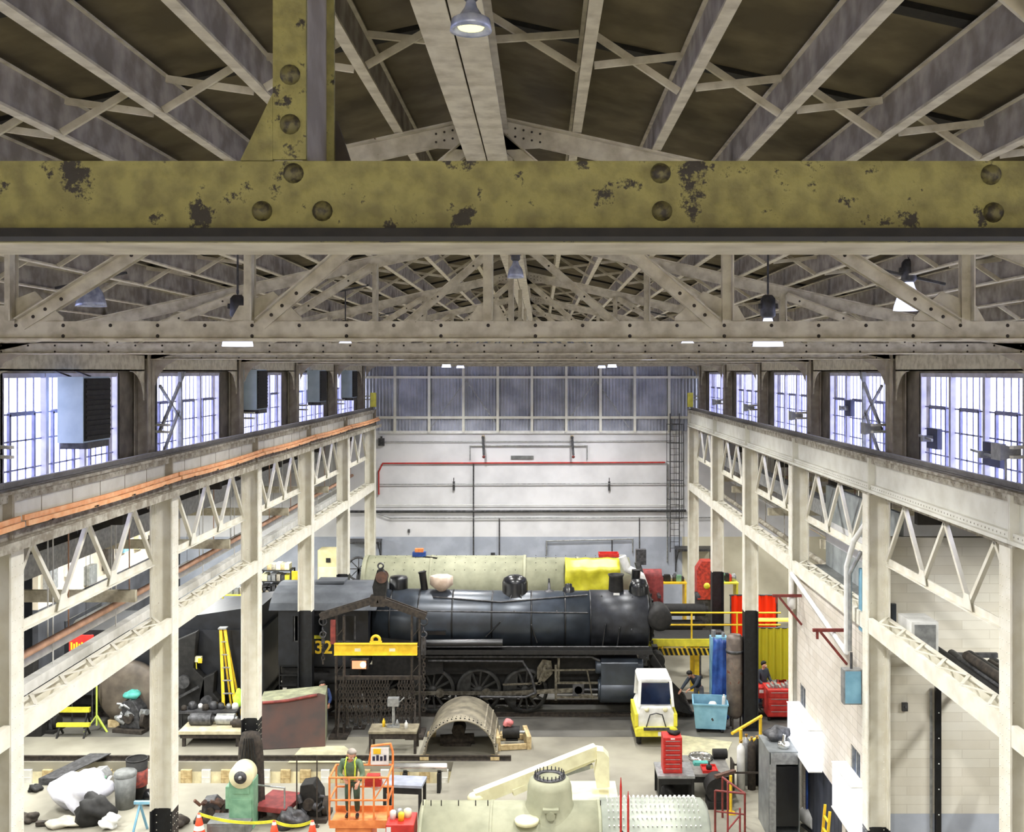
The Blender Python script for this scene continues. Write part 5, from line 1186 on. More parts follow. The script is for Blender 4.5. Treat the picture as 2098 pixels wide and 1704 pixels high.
b=MB(); b.lathe([(0,0),(.08,0),(.09,.1),(.05,.13),(0,.14)],(0,0,0),'z',12); b.box(-.02,.02,-.02,.02,.14,.2); tag(b.build('dark_valve',m_blk2,None,False,(bx+.02,by-.42,.773)),'dark valve standing in the small red tray','valve')
x,y=F(1474,1660); t=thing('rusty_welding_jig','rusty brown jig with dark drum behind the right end of the foreground boiler','jig',(x,y+.3,0)); b=MB(); b.cyl((0,-.2,.5),(0,.35,.5),.35,20); b.box(-.3,.3,-.25,.3,0,.2); b.build('drum',m_blk2,t); b=MB(); b.bar((-.1,-.2,.9),(.5,.1,.95),.12,.08); b.bar((.35,0,0),(.35,0,.95),.06,.06); b.build('arm',m_rust,t)
b=MB(); b.cyl((0,0,0),(0,0,1.05),.04,8); b.box(-.12,.12,-.12,.12,0,.03); tag(b.build('yellow_post',m_yel,None,False,(x+.28,y-.2,0)),'thin yellow post at the right end of the foreground boiler','post')
# red-brown rails at far right of boiler
t=thing('rusty_guard_rail','rust-red tube guard rail right of the foreground boiler','rail',F(1500,1704)+(0,)); b=MB()
for (dx,dy) in ((-.45,.0),(-.1,.9),(.3,-.2)): b.cyl((dx,dy,0),(dx,dy,1.1),.03,8)
b.tube([(-.45,0,1.1),(.3,-.2,1.1),(-.1,.9,1.1)],.03,8); b.tube([(-.45,0,.55),(.3,-.2,.55)],.025,8); b.build('tube',m_oxide,t)
# ---- yellow handrail, gas bottles, grey cabinet
Y1=31.2
t=thing('stair_rail','bright yellow handrail beside the office wall, behind the gas bottles','rail',(W2(1520,Y1),Y1,0)); b=MB()
P1=(W2(1500,31.6),31.6,H(1502,31.6)); P2=(7.35,32.9,H(1470,32.9)+.05)
b.tube([P1,P2],.05,10); x=W2(1519,31.6); zt_=H(1496,31.6); b.cyl((x,31.7,0),(x,31.7,zt_),.05,10); b.cyl((x,31.7,.98),(W2(1568,31.9),31.95,1.1),.05,10); b.cyl((7.3,32.8,0),(7.3,32.8,P2[2]),.05,10); b.build('rail',m_yel,t,True)
def gas(x,y,h,r,mm,lab,g=None):
    t=thing('gas_bottle',lab,'gas bottle',(x,y,0),0,g)
    b=MB(); b.lathe([(0,0),(r,0),(r,h*.82),(r*.8,h*.88),(r*.35,h*.92),(r*.3,h*.95),(0,h*.95)],(0,0,0),'z',18); b.build('cylinder',mm,t)
    b=MB(); b.cyl((0,0,h*.95),(0,0,h),.03,8); b.torus((0,0,h),.04,.012,'z',10,6); b.build('valve',M('brass',(190,150,80),.35,.8),t)
cols=[(m_white,'white'),(m_gal,'pale silver'),(m_dkrust,'dark brown'),(m_blk2,'black'),(m_dkrust,'rusty brown'),(m_cream,'cream')]
for i,(mm,lb) in enumerate(cols):
    x,y=F(1518+11*i,1616-(i%2)*10); gas(x,y,1.42+.05*(i%3),.12,mm,'%s gas bottle, %s in the group left of the grey cabinet'%(lb,ordn[i]),'gas bottles in the rack')
t=thing('bottle_rack','low rusty rack around the gas bottles','rack',F(1545,1618)+(0,)); b=MB()
for dx in (-.6,.62): b.box(dx-.02,dx+.02,-.05,.45,0,.8)
b.box(-.6,.62,-.2,-.17,.55,.6); b.box(-.6,.62,.43,.46,.55,.6); b.build('frame',m_dkrust,t)
Y1=27.4; x0,x1=W2(1575,Y1),7.2
t=thing('cabinet','tall grey steel cabinet with black open front against the office wall','cabinet',((x0+x1)/2,Y1,0)); hw=(x1-x0)/2; hh=H(1512,28.5)
b=MB(); 
b.box(-hw,-hw+.03,0,1.3,0,hh); b.box(hw-.03,hw,0,1.3,0,hh); b.box(-hw,hw,1.27,1.3,0,hh); b.box(-hw,hw,0,1.3,hh,hh+.03); b.box(-hw+.031,hw-.031,0.01,1.26,0,.15); b.build('carcass',M('cabinet_grey',(142,146,146),.45,.3,(118,122,122),3),t)
b=MB(); b.box(-hw+.2,hw-.04,-.02,-.001,.35,hh-.35); b.build('dark_panel',m_blk,t)
b=MB(); b.box(-hw+.05,hw-.05,-.012,-.001,hh-.3,hh); b.box(-hw+.02,-hw+.19,-.012,-.001,.1,hh-.3); b.build('door_frame',m_gal,t)
b=MB(); b.lathe([(0,0),(.15,0),(.16,.12),(.13,.16),(0,.18)],(0,0,0),'z',14); b.cyl((0,0,.18),(.02,0,.34),.04,8); tag(b.build('silver_kettle',m_chrome,None,False,((x0+x1)/2+.05,Y1+.3,hh+.03)),'shiny metal pot standing on the tall grey cabinet','pot')
b=MB(); b.blob((0,0,.15),.25,14,(1.4,1,.7),0,.3,12); tag(b.build('tool_bag',m_gunm,None,False,((x0+x1)/2+.05,Y1+.95,hh+.03)),'dark bag behind the metal pot on the tall grey cabinet','bag')
# ladder leaning by the doors
t=thing('step_ladder','yellow stepladder leaning against the office wall below the light boxes','ladder',(W2(1705,24.4),24.3,0)); b=MB()
xb=W2(1700,24.6)
for yy in (24.0,24.4): b.bar((xb-.35,yy,0),(7.05,yy,2.15),.06,.03)
b.build('rail',m_yel,t,True); b=MB()
for i in range(7): f=(i+.6)/7.5; b.bar((xb-.35+(7.05-xb+.35)*f,24.0,2.15*f),(xb-.35+(7.05-xb+.35)*f,24.4,2.15*f),.05,.03)
b.build('rungs',m_yel,t,True)
x,y=F(1668,1704); t=thing('white_drum','pale grey-white motor drum on the floor beside the office doors','drum',(x,y+.2,0),.3); b=MB(); b.cyl((0,-.3,.27),(0,.3,.27),.24,20); b.build('casing',m_white,t); b=MB(); b.cyl((0,-.36,.27),(0,-.301,.27),.15,16); b.box(-.2,.2,-.25,.25,0,.05); b.build('base',m_gunm,t)
# red machines between office and column
x,y=F(1592,1470); 
t=thing('red_cabinet','big bright red tool cabinet behind the yellow handrail','cabinet',(x,y,0)); b=MB(); b.box(-.42,.62,-.4,.5,.15,1.1); b.build('body',m_red,t,bevel=.02)
for i in range(4): b=MB(); b.box(-.38,.58,-.42,-.401,.2+.22*i,.38+.22*i); d=b.build('drawer',m_red,t); b=MB(); b.box(-.3,.5,-.435,-.421,.34+.22*i,.36+.22*i); b.build('handle',m_gal,d)
for sx in (-.35,.55): b=MB(); b.lathe([(0,-.04),(.07,-.04),(.07,.04),(0,.04)],(sx,-.3,.075),'x',12); b.build('castor',m_blk2,t)
b=MB()
for i in range(7): b.box(-.35+.13*i,-.27+.13*i,-.2,.2,0,.04+.04*(i%3))
tag(b.build('tool_clutter',m_gal,None,False,(x,y,1.1)),'pale clutter of tools on the big red tool cabinet','tools')
x,y=F(1562,1462); t=thing('red_trolley','smaller red wheeled trolley between the column and the big red cabinet','trolley',(x,y+.1,0)); b=MB(); b.box(-.28,.28,-.3,.3,.6,1.0); b.build('box',m_red,t,bevel=.02); b=MB()
for sx in (-.25,.25):
    for sy in (-.26,.26): b.cyl((sx,sy,.05),(sx,sy,.6),.02,8)
b.box(-.26,.26,-.27,.27,.25,.28); b.build('legs',m_gunm,t); b=MB(); b.box(-.15,0,-.302,-.3,.8,.92); b.build('badge',m_white,t)
x,y=F(1612,1440); t=thing('red_post_machine','narrow upright red and yellow machine against the office corner','machine',(x-.05,y+.6,0)); b=MB(); b.box(-.14,.14,-.15,.15,0,2.1); b.build('body',m_red,t); b=MB(); b.box(-.145,.1,-.165,-.151,1.0,1.25); b.build('label_plate',m_yel,t); b=MB(); b.lathe([(.13,2.1),(.12,2.2),(.07,2.28),(0,2.3)],(0,0,0),'z',14); b.build('blue_cap',m_blue,t)
# dark greenish things behind under the yellow curtain
x,y=F(1590,1400); t=thing('hose_reel','dark hose reel stand below the yellow-green curtain','reel',(x,y,0)); b=MB(); b.torus((0,0,.9),.35,.13,'y',22,8); b.build('hose',m_blk2,t); b=MB(); b.bar((-.4,0,0),(0,0,.95),.05,.05); b.bar((.4,0,0),(0,0,.95),.05,.05); b.build('stand',m_gunm,t)
# far right red cabinet / vending by the end wall
Yt=46; x0,x1=W2(1428,Yt),W2(1459,Yt); t=thing('red_vending_cabinet','tall arched red cabinet with mottled front near the end wall','cabinet',((x0+x1)/2,Yt,0)); zt_=H(1150,Yt); hw=(x1-x0)/2; zb_=H(1228,Yt)
b=MB(); b.prism([(-hw,zb_),(hw,zb_),(hw,zt_),(-hw*.3,zt_),(-hw,zt_-.35)],'y',0,.7); b.build('cabinet',M('mottled_red',(206,70,50),.5,0,(150,48,38),7,.4,.6),t); b=MB(); b.lathe([(0,-.02),(.14,-.02),(.14,0)],(hw*.3,0,zb_+.6),'y',16); b.build('round_sign',m_lemon,t)
b=MB(); b.box(-hw,hw,.05,.65,0,zb_); b.build('plinth',m_gunm,t)
# clutter bench by the end wall right
def bench_far(pxa,pxb,pyt,Y,lab,mm,seed,n=6):
    x0,x1=W2(pxa,Y),W2(pxb,Y); z=H(pyt,Y); t=thing('work_table',lab,'table',((x0+x1)/2,Y,0)); hw=(x1-x0)/2
    b=MB(); b.box(-hw,hw,-.4,.4,z-.06,z); b.build('top',mm,t)
    for sx in (-hw+.06,hw-.06): b=MB(); b.box(sx-.04,sx+.04,-.38,.38,0,z-.061); b.build('leg',mm,t)
    rr=random.Random(seed)
    for i in range(n):
        xx=-hw+.15+(2*hw-.3)*i/(n-1); s=rr.uniform(.09,.17); mm2=rr.choice([m_blk2,m_gunm,m_gal,m_red,m_blue,m_wood,m_green]); b=MB()
        if rr.random()<.5: b.box(-s,s,-s,s,0,s*2.2); b.box(-s*.7,s*.7,-s*1.02,-s,s*.3,s*1.8)
        else: b.lathe([(0,0),(s*.8,0),(s*.8,s*1.6),(s*.4,s*2),(s*.4,s*2.2),(0,s*2.2)],(0,0,0),'z',14)
        tag(b.build('parts_bin',mm2,None,False,((x0+x1)/2+xx,Y,z)),'small shop item, %s from the left on the %s'%(ordn[i],lab.split(',')[0]),'item','small items on the %s'%lab.split(',')[0])
bench_far(1352,1405,1190,46.5,'yellow-framed bench near the end wall, right of the red machine',m_yel,4)
bench_far(1470,1510,1190,45.5,'pale yellow bench by the orange-red curtain, near the end wall',m_lemon,6,4)
# left far shelves
Yt=45.5
for (pa,pb,pt,pb2,lab,mm,seed,n) in ((452,560,1215,1300,'yellow-grey parts shelf left of the locomotive cab',m_lemon,3,8),(536,600,1165,1210,'dark shelf unit above the left end of the cab roof',m_blk2,5,6)):
    x0,x1=W2(pa,Yt),W2(pb,Yt); z1=H(pt,Yt); zb_=H(pb2,Yt); t=thing('parts_shelf',lab,'shelf',((x0+x1)/2,Yt,0)); hw=(x1-x0)/2
    levels=3 if n==8 else 2
    for q in range(levels+1):
        z=zb_+(z1-zb_)*q/levels; b=MB(); b.box(-hw,hw,-.35,.35,z-.04,z); b.build('shelf_board',mm,t)
    for sx in (-hw,hw):
        for sy in (-.33,.33): b=MB(); b.box(sx-.03,sx+.03,sy-.03,sy+.03,0,z1); b.build('post',m_lemon if n==8 else m_blk2,t)
    rr=random.Random(seed)
    for q in range(levels+1):
        z=zb_+(z1-zb_)*q/levels
        for i in range(n):
            xx=-hw+.2+(2*hw-.4)*i/(n-1); s=rr.uniform(.09,.13); mm2=rr.choice([m_wood,m_cream,m_lemon,m_gal,m_flg,m_gunm]); b=MB(); b.box(-s,s,-.25,.25,0,s*2.6); b.box(-s*.6,s*.6,-.27,-.251,s*.5,s*1.5)
            tag(b.build('parts_box',mm2,None,False,((x0+x1)/2+xx,Yt,z)),'small box, %s from the left on the %s level of the %s'%(ordn[i],('lowest','second','third','top')[q],lab.split(' left of')[0].split(' above')[0]),'box','boxes on the %s'%lab.split(' left of')[0].split(' above')[0])
Yt=44.8; x0,x1=W2(598,Yt),W2(616,Yt); b=MB(); b.box(x0,x1,-.05,0,0,H(1155,Yt)-H(1185,Yt)); tag(b.build('yellow_board',m_yel,None,False,(0,Yt,H(1185,Yt)-.3)),'bright yellow board standing behind the cab roof','board')
b=MB(); b.box(x0,x1,.0,.3,0,H(1185,Yt)-.3); tag(b.build('board_plinth',m_gunm,None,False,(0,Yt,0)),'grey plinth under the bright yellow board','plinth')
Yt=46.5; x0,x1=W2(651,Yt),W2(694,Yt); t=thing('cream_cabinet','large cream cabinet with a small dark window left of the end wall','cabinet',((x0+x1)/2,Yt,0)); hw=(x1-x0)/2; b=MB(); b.box(-hw,hw,0,.9,0,H(1127,Yt)); b.build('case',M('cream_cabinet_paint',(222,212,164),.6,0,(204,194,146),3),t); b=MB(); b.box(-.1,.1,-.02,-.001,H(1152,Yt),H(1143,Yt)); b.build('little_window',m_blk2,t); b=MB(); b.box(-hw+.04,hw-.04,-.015,-.001,.1,H(1152,Yt)-.2); b.build('door',m_cream,t)
x,z=XZ(735,1165,46); t=thing('gantry_rig','grey spoked winding rig left of the pale boiler barrel','rig',(x,46,0)); b=MB(); b.torus((0,0,z),.5,.05,'y',24,6); 
for i in range(4): a=i*PI/4; b.bar((-.5*math.cos(a),0,z-.5*math.sin(a)),(.5*math.cos(a),0,z+.5*math.sin(a)),.04,.04)
b.build('wheel',m_gunm,t); b=MB(); b.bar((-.5,0,0),(0,0,z),.1,.1); b.bar((.5,0,0),(0,0,z),.1,.1); b.build('stand',m_gunm,t)
x,z=XZ(862,1152,43.2); t=thing('overhead_torch','blue and orange boxed torch head above the pale boiler barrel','torch',(x,44.2,H(1143,44.3))); b=MB(); b.box(-.45,.1,-.15,.15,.1,.28); b.build('blue_case',m_blue,t); b=MB(); b.box(-.35,.0,-.12,.12,.281,.42); b.build('orange_case',m_orn,t); b=MB(); b.bar((0,-.1,.08),(.6,-.25,.04),.09,.09); b.cyl((-.2,0,-.1),(-.2,0,.1),.08,10); b.build('nozzle',m_blk2,t)
# ---- foreground boiler with dome
Yf=24.2; x0,x1=W2(852,Yf-1),W2(1462,Yf-1); xm=W2(1236,Yf-1); zc2=1.20; r=1.05
t=thing('front_boiler','pale grey-green stripped boiler barrel lying across the bottom of the picture','boiler',((x0+x1)/2,Yf,0)); cx=(x0+x1)/2
b=MB(); b.lathe([(0,x0-cx),(r,x0-cx),(r,xm-cx),(0,xm-cx)],(0,0,zc2),'x',64); b.build('barrel',m_boil,t)
b=MB(); b.lathe([(0,xm-cx),(r+.06,xm-cx),(r+.06,x1-cx-.1),(r-.03,x1-cx),(0,x1-cx)],(0,0,zc2),'x',64); b.build('firebox_wrapper',M('wrapper_grey_green',(172,178,164),.45,.2,(152,158,146),3),t)
b=MB()
for i in range(20):
    for j in range(13):
        a=R(30+j*9.5); xx=xm-cx+.15+i*(x1-xm-.4)/19; q=(xx,-(r+.06)*math.cos(a),zc2+(r+.06)*math.sin(a)); b.cyl(q,(xx,-(r+.115)*math.cos(a),zc2+(r+.115)*math.sin(a)),.016,6)
o=b.build('stay_bolts',m_white,t); o['kind']='stuff'
xd=W2(1126,Yf)-cx
b=MB(); b.lathe([(.72,r+zc2-.32),(.62,r+zc2-.12),(.53,r+zc2+.06),(.505,r+zc2+.42),(.46,r+zc2+.56),(.36,r+zc2+.62),(.25,r+zc2+.62),(.25,r+zc2+.30),(0,r+zc2+.30)],(xd,0,0),'z',48); b.build('dome',m_boil,t)
b=MB(); b.lathe([(.37,r+zc2+.62),(.37,r+zc2+.65),(.25,r+zc2+.65),(.25,r+zc2+.62)],(xd,0,0),'z',40)
b.build('dome_ring',m_gunm,t); b=MB()
for i in range(22): a=2*PI*i/22; b.cyl((xd+.335*math.cos(a),.335*math.sin(a),r+zc2+.65),(xd+.335*math.cos(a),.335*math.sin(a),r+zc2+.74),.013,6)
b.build('stud_ring',m_gunm,t)
b=MB(); b.prism([(xd-.12,r+zc2+.05),(xd+.16,r+zc2+.05),(xd+.2,r+zc2+.12),(xd-.16,r+zc2+.12)],'y',-.66,-.5); b.cyl((xd+.02,-.5,r+zc2-.02),(xd+.02,-.68,r+zc2-.02),.10,16); b.build('nozzle_pad',m_boil,t)
b=MB(); b.lathe([(.0,-.0),(.26,-.0),(.28,.08),(.24,.1),(0,.1)],(W2(1080,Yf)-cx,-.62,zc2+.87),'z',24); b.build('hand_hole',m_cream,t)
b=MB()
for px in (868,884,905,940,975,1000,1230): x=W2(px,Yf)-cx; b.cyl((x,-.1,zc2+r-.03),(x,-.1,zc2+r+.12),.012,6)
b.build('stud',m_blk2,t)
b=MB()
for x in (x0-cx+.02,W2(1000,Yf-1)-cx,xm-cx-.08): b.lathe([(r,x),(r+.012,x),(r+.012,x+.07),(r,x+.07)],(0,0,zc2),'x',64)
b.build('seam_strip',m_boil,t)
b=MB()
for x in (x0-cx+.8,x1-cx-.8): b.prism([(-1,0),(1,0),(1,.7),(.6,.42),(0,.145),(-.6,.42),(-1,.7)],'x',x-.15,x+.15)
b.build('cradle',m_wood,t)
# red stake frame in front of it
t=thing('red_scaffold','red pointed scaffold poles standing in front of the dotted boiler end','scaffold',(W2(1278,22.6),22.6,0)); b=MB()
for (px,py) in ((1272,1592),(1287,1620)): x=W2(px,22.6); b.cyl((x,22.6,0),(x,22.6,H(py,22.6)-.2),.025,8); b.cyl((x,22.6,H(py,22.6)-.2),(x,22.6,H(py,22.6)),.025,8,.006)
b.build('pole',m_red,t,True); b=MB(); b.bar((W2(1272,22.6),22.6,H(1700,22.6)),(W2(1400,22.7),22.7,.9),.03,.03); b.build('stay',m_gunm,t,True)
t=thing('red_scaffold','thin red-brown scaffold pole pair right of the foreground boiler','scaffold',(W2(1505,22.6),22.6,0)); b=MB()
for (px,py) in ((1491,1602),(1516,1655)): x=W2(px,22.6); b.cyl((x,22.6,0),(x,22.6,H(py,22.6)),.022,8)
b.tube([(W2(1491,22.6),22.6,H(1700,22.6)),(W2(1516,22.6),22.6,H(1670,22.6))],.02,8); b.build('pole',m_dkred,t,True)
# ---- cream jib crane lying behind it
def jp(px,py,Y): x,z=XZ(px,py,Y); return (x,Y,z)
t=thing('jib_crane','cream jib crane boom folded down behind the foreground boiler','crane',(W2(1236,27.2),27.2,0))
A=jp(975,1634,26.3); B=jp(1222,1537,27.2)
b=MB(); b.bar(A,B,.26,.32); b.bar(jp(1050,1622,26.5),jp(1215,1552,27.2),.16,.16); b.sph(A,.17,14,(1.3,1,.9)); b.build('boom',m_cream,t,True)
b=MB(); b.bar(jp(1105,1600,26.7),jp(1214,1568,27.2),.10,.10); b.build('ram',m_chrome,t,True)
b=MB(); p=[(W2(q[0],27.2),H(q[1],27.2)) for q in ((1222,1532),(1236,1534),(1247,1546),(1248,1606),(1222,1609),(1217,1580),(1222,1556))]
b.prism(p,'y',27.0,27.4); b.build('post_plate',m_cream,t,True)
b=MB(); x=W2(1215,27.2); zz=H(1625,27.2); b.box(x-.75,x+.62,26.6,27.9,zz-.1,zz+.05); b.box(x-.6,x+.5,26.7,27.8,0,zz-.101); b.build('base_frame',m_cream,t,True)
b=MB(); x,z=XZ(1272,1628,26.4); b.lathe([(.0,0),(.17,0),(.17,.16),(.12,.24),(0,.26)],(0,0,0),'z',16); b.box(-.2,.2,-.15,.15,-.02,0); tag(b.build('orange_cap',m_orn,None,False,(x,26.3,0)),'small orange cap on the floor beside the cream jib crane base','cap')
# silver pipe and grey plate near the pit
Yp=30.6; t=thing('silver_pipe','shiny silver pipe lying level on stands in front of the open pit','pipe',(W2(885,Yp),Yp,0)); b=MB(); b.cyl((W2(800,Yp)-t.location.x,0,.68),(W2(916,Yp)-t.location.x,0,.68),.13,18); b.build('pipe',m_chrome,t)
for px in (830,900): b=MB(); x=W2(px,Yp)-t.location.x; b.box(x-.05,x+.05,-.2,.2,0,.56); b.build('stand',m_blk2,t)
t=stand(826,1680,1.1,.7,.95,'pale blue-grey steel plate table behind the orange lift basket',M('plate_blue_grey',(176,182,196),.4,.3,(150,156,170),3),m_blk2,'plate_table','table',-.1)
# ---- green pedestal machine, wheel, dark column drape
x,y=F(493,1700); y+=.33; t=thing('pedestal_grinder','green pedestal machine with a big cream wheel face','machine',(x,y,0)); 
b=MB(); b.prism([(-.33,0),(.33,0),(.33,1.28),(.22,1.38),(-.33,1.38)],'y',-.28,.20); b.box(-.45,-.331,-.2,.2,.5,1.1); b.build('pedestal',m_green,t,bevel=.02)
b=MB(); b.box(-.22,.22,-.30,-.281,.95,1.22); b.box(-.28,.28,-.295,-.281,.1,.8); b.build('door',m_green,t)
zc3=H(1582,y); b=MB(); b.lathe([(0,-.36),(.16,-.36),(.17,-.33),(.31,-.33),(.33,-.28),(.33,.1),(0,.1)],(0,0,zc3),'y',36); b.build('wheel_guard',m_cream,t)
b=MB(); b.lathe([(.0,-.375),(.17,-.37),(.17,-.361)],(0,0,zc3),'y',24); b.build('hub_ring',m_gunm,t); b=MB(); b.lathe([(0,-.42),(.04,-.42),(.05,-.376)],(0,0,zc3),'y',12); b.build('hub',m_gal,t)
Yd=29.0; x=W2(520,Yd); t=thing('draped_pillar','dark brown drape of belts and hoses hung on the left column foot behind the green machine','drape',(x-.05,Yd-.14,0))
b=MB(); b.lathe([(.42,0),(.36,.8),(.33,1.6),(.30,2.0),(.22,2.3),(0,2.35)],(0,0,0),'z',20)
for i in range(len(b.v)): v=b.v[i]; a=math.atan2(v[1],v[0]); f=1+.10*math.sin(7*a+v[2]); b.v[i]=(v[0]*f,v[1]*f*.5,v[2])
b.build('drape',m_dkrust,t); b=MB()
for i in range(5): x_=-.28+.14*i; b.tube([(x_,-.2,.05),(x_*.9,-.22,1.2),(x_*.4,-.2,2.2)],.02,6)
b.build('hose',m_blk2,t)
# red low cart, machines around it
x,y=F(565,1680); t=thing('red_low_cart','low dull red flat cart beside the green pedestal machine','cart',(x,y+.3,0),-.25); b=MB(); b.box(-.5,.5,-.55,.6,.3,.45); b.build('deck',m_dkred,t,bevel=.02)
for sx in (-.42,.42):
    for sy in (-.45,.45): b=MB(); b.lathe([(0,-.05),(.14,-.05),(.15,0),(.14,.05),(0,.05)],(sx,sy,.15),'x',16); b.build('wheel',m_blk2,t)
b=MB(); b.tube([(-.45,-.5,.45),(-.45,-.5,1.0),(.45,-.5,1.0),(.45,-.5,.45)],.025,8); b.build('handle',m_gal,t)
def heap(px,py,r,sc,mm,lab,cat,name,seed,z=0,amp=.3,extra=None):
    x,y=F(px,py); y+=r*sc[1]; b=MB(); b.blob((0,0,r*sc[2]*.97),r,22,sc,0,amp,seed)
    if extra: extra(b)
    return tag(b.build(name,mm,None,False,(x,y,z)),lab,cat)
def junk(px,py,s,lab,seed,mats,name='machine_part',cat='machine part',n=7,ht=1.0):
    """compound machine: base, casing, drums, pipes, knobs"""
    x,y=F(px,py); y+=s*.5; rr=random.Random(seed); t=thing(name,lab,cat,(x,y,0),rr.uniform(-.3,.3))
    b=MB(); b.box(-s*.5,s*.5,-s*.4,s*.4,0,s*.12); b.build('base',mats[0],t,bevel=.01)
    b=MB(); b.prism([(-s*.32,s*.12),(s*.34,s*.12),(s*.30,s*.6*ht),(s*.1,s*.85*ht),(-s*.25,s*.8*ht)],'y',-s*.25,s*.28); b.build('casing',mats[1%len(mats)],t,bevel=.02)
    b=MB()
    for i in range(n):
        a=(rr.uniform(-.4,.4)*s,rr.uniform(-.35,-.1)*s,rr.uniform(.15,.8*ht)*s); d=Vector((rr.uniform(-1,1),rr.uniform(-.6,.2),rr.uniform(-.3,.8))).normalized()*rr.uniform(.12,.3)*s
        b.cyl(a,tuple(Vector(a)+d),rr.uniform(.03,.1)*s,12)
    b.build('pipework',mats[2%len(mats)],t)
    b=MB(); b.cyl((s*.36,-.05*s,s*.35),(s*.36+.12*s,-.05*s,s*.35),s*.25,20); b.cyl((0,-.26*s,s*.4*ht),(0,-.36*s,s*.4*ht),s*.16,18); b.build('drum',mats[0],t)
    return t
junk(630,1690,1.0,'dark grease-covered drill machine with two thin upright rods right of the red low cart',11,[m_dkrust,m_blk2,m_gunm],'drill_machine','machine',9,1.2)
x,y=F(630,1690); 
for i,dx in enumerate((-.26,.28)): b=MB(); b.cyl((0,0,0),(0,0,1.9),.018,8); b.box(-.06,.06,-.06,.06,0,.02); tag(b.build('upright_rod',m_dkrust,None,False,(x+dx,y-.12,0)),'%s thin upright rod at the dark drill machine'%('left' if i==0 else 'right'),'rod')
heap(592,1704,.40,(1,.7,.6),m_gunm,'grey lumpy sheet-covered parts behind the yellow tape','parts','covered_parts',22)
junk(425,1690,.85,'dark rough casting pile left of the green pedestal machine',5,[m_dkrust,m_gunm,m_rust],'casting','casting',12,.8)
heap(352,1700,.3,(1.2,.8,.5),m_dkrust,'small dark scrap heap at the second left column foot','scrap','scrap_heap',9)
# left foreground: bins and bags
def bin_(px,py,r,h,mm,lab,lid=None,band=None,name='waste_bin',cat='bin'):
    x,y=F(px,py); y+=r; t=thing(name,lab,cat,(x,y,0)); b=MB(); b.lathe([(0,0),(r*.85,0),(r,h),(r*.93,h),(r*.8,.05)],(0,0,0),'z',24); b.build('body',mm,t)
    if lid: b=MB(); b.lathe([(r*1.04,h-.05),(r*1.05,h+.02),(r*.9,h+.07),(0,h+.1)],(0,0,0),'z',24); b.build('lid',lid,t)
    else: b=MB(); b.torus((0,0,h),r*.98,.02,'z',24,6); b.build('rim',mm,t)
    if band: b=MB(); b.lathe([(r*.94+.01,h*.35),(r*.97+.01,h*.75),(r*.93,h*.75),(r*.9,h*.35)],(0,0,0),'z',24); b.build('label_band',band,t)
    return t
bin_(248,1662,.3,.95,m_grey,'grey round waste bin in the left foreground',m_grey)
bin_(272,1645,.3,1.15,m_blk2,'black drum with a red label band behind the grey waste bin',None,M('red_band',(150,60,44),.6,0,(90,40,34),8))
heap(268,1600,.25,(1.1,.8,.8),M('pale_sack',(196,190,176),.8),'pale rag bundle beyond the black drum','bundle','rag_bundle',31)
heap(148,1675,.68,(1.05,.8,.72),M('white_plastic',(232,232,240),.35,0,(206,206,218),3,spec=.6),'big crumpled white plastic bag in the left foreground','bag','plastic_bag',14,0,.28)
heap(182,1698,.48,(1.1,.8,.8),m_blk2,'black rubbish bag in front of the white plastic bag','bag','rubbish_bag',17,0,.25)
heap(218,1704,.26,(1,.8,.7),m_white,'small white bag beside the black rubbish bag','bag','small_bag',19)
b=MB(); x,y=F(140,1688); b.bar((-.8,-.15,.08),(.7,.1,.12),.12,.1); tag(b.build('loose_plank',m_dkrust,None,False,(x,y,0)),'dark plank under the white plastic bag','plank')
heap(305,1655,.26,(1,1,.9),m_blk,'round black ball-shaped bag right of the black drum','bag','black_ball_bag',23,0,.08)
x,y=F(190,1620); t=junk(195,1632,.8,'pale grey-green bench machine behind the white plastic bag',8,[m_gal,m_gal,m_green],'bench_machine','machine',6,1.0)
heap(66,1625,.16,(1.2,1,.6),m_blk2,'small black lump on bare floor at far left','lump','floor_lump',2)
heap(52,1690,.2,(1.2,1,.6),m_dkrust,'dark brown lump beside the first left column','lump','floor_lump',3)
heap(130,1700,.3,(1.8,1,.35),M('pale_debris',(190,184,168),.8),'pale debris pile at the bottom left','debris','debris_pile',33)
t=thing('trestle','pale blue folding trestle at the bottom left before the second column','trestle',F(310,1704)+(0,)); b=MB()
for dx in (-.3,.3): b.bar((dx-.12,-.2,0),(dx,0,.75),.05,.05); b.bar((dx+.12,.2,0),(dx,0,.75),.05,.05)
b.box(-.45,.45,-.05,.05,.75,.82); b.build('frame',m_lblue,t)
# cone and tape
def cone(px,py,lab,h=.72):
    x,y=F(px,py) ; t=thing('traffic_cone',lab,'cone',(x,y,0),.2,'traffic cones'); s=h/.72
    b=MB(); b.lathe([(.19*s,.03),(.155*s,.2*s),(.10*s,.45*s),(.035*s,.72*s),(0,.73*s)],(0,0,0),'z',24); b.build('cone_body',M('cone_orange',(232,84,48),.5,0,(214,70,40),4),t)
    b=MB(); b.box(-.24*s,.24*s,-.24*s,.24*s,0,.03); b.build('base',m_orn,t); b=MB(); b.lathe([(.135*s,.30*s),(.108*s,.42*s)],(0,0,0),'z',24); b.lathe([(.045*s,.695*s),(.06*s,.62*s)],(0,0,0),'z',24); b.build('stripe',m_white,t); return x,y
cx1,cy1=cone(408,1722,'orange traffic cone at the left end of the yellow tape')
cx2,cy2=cone(562,1738,'orange traffic cone in the middle of the yellow tape')
cx3,cy3=cone(640,1738,'orange traffic cone at the right end of the yellow tape')
b=MB()
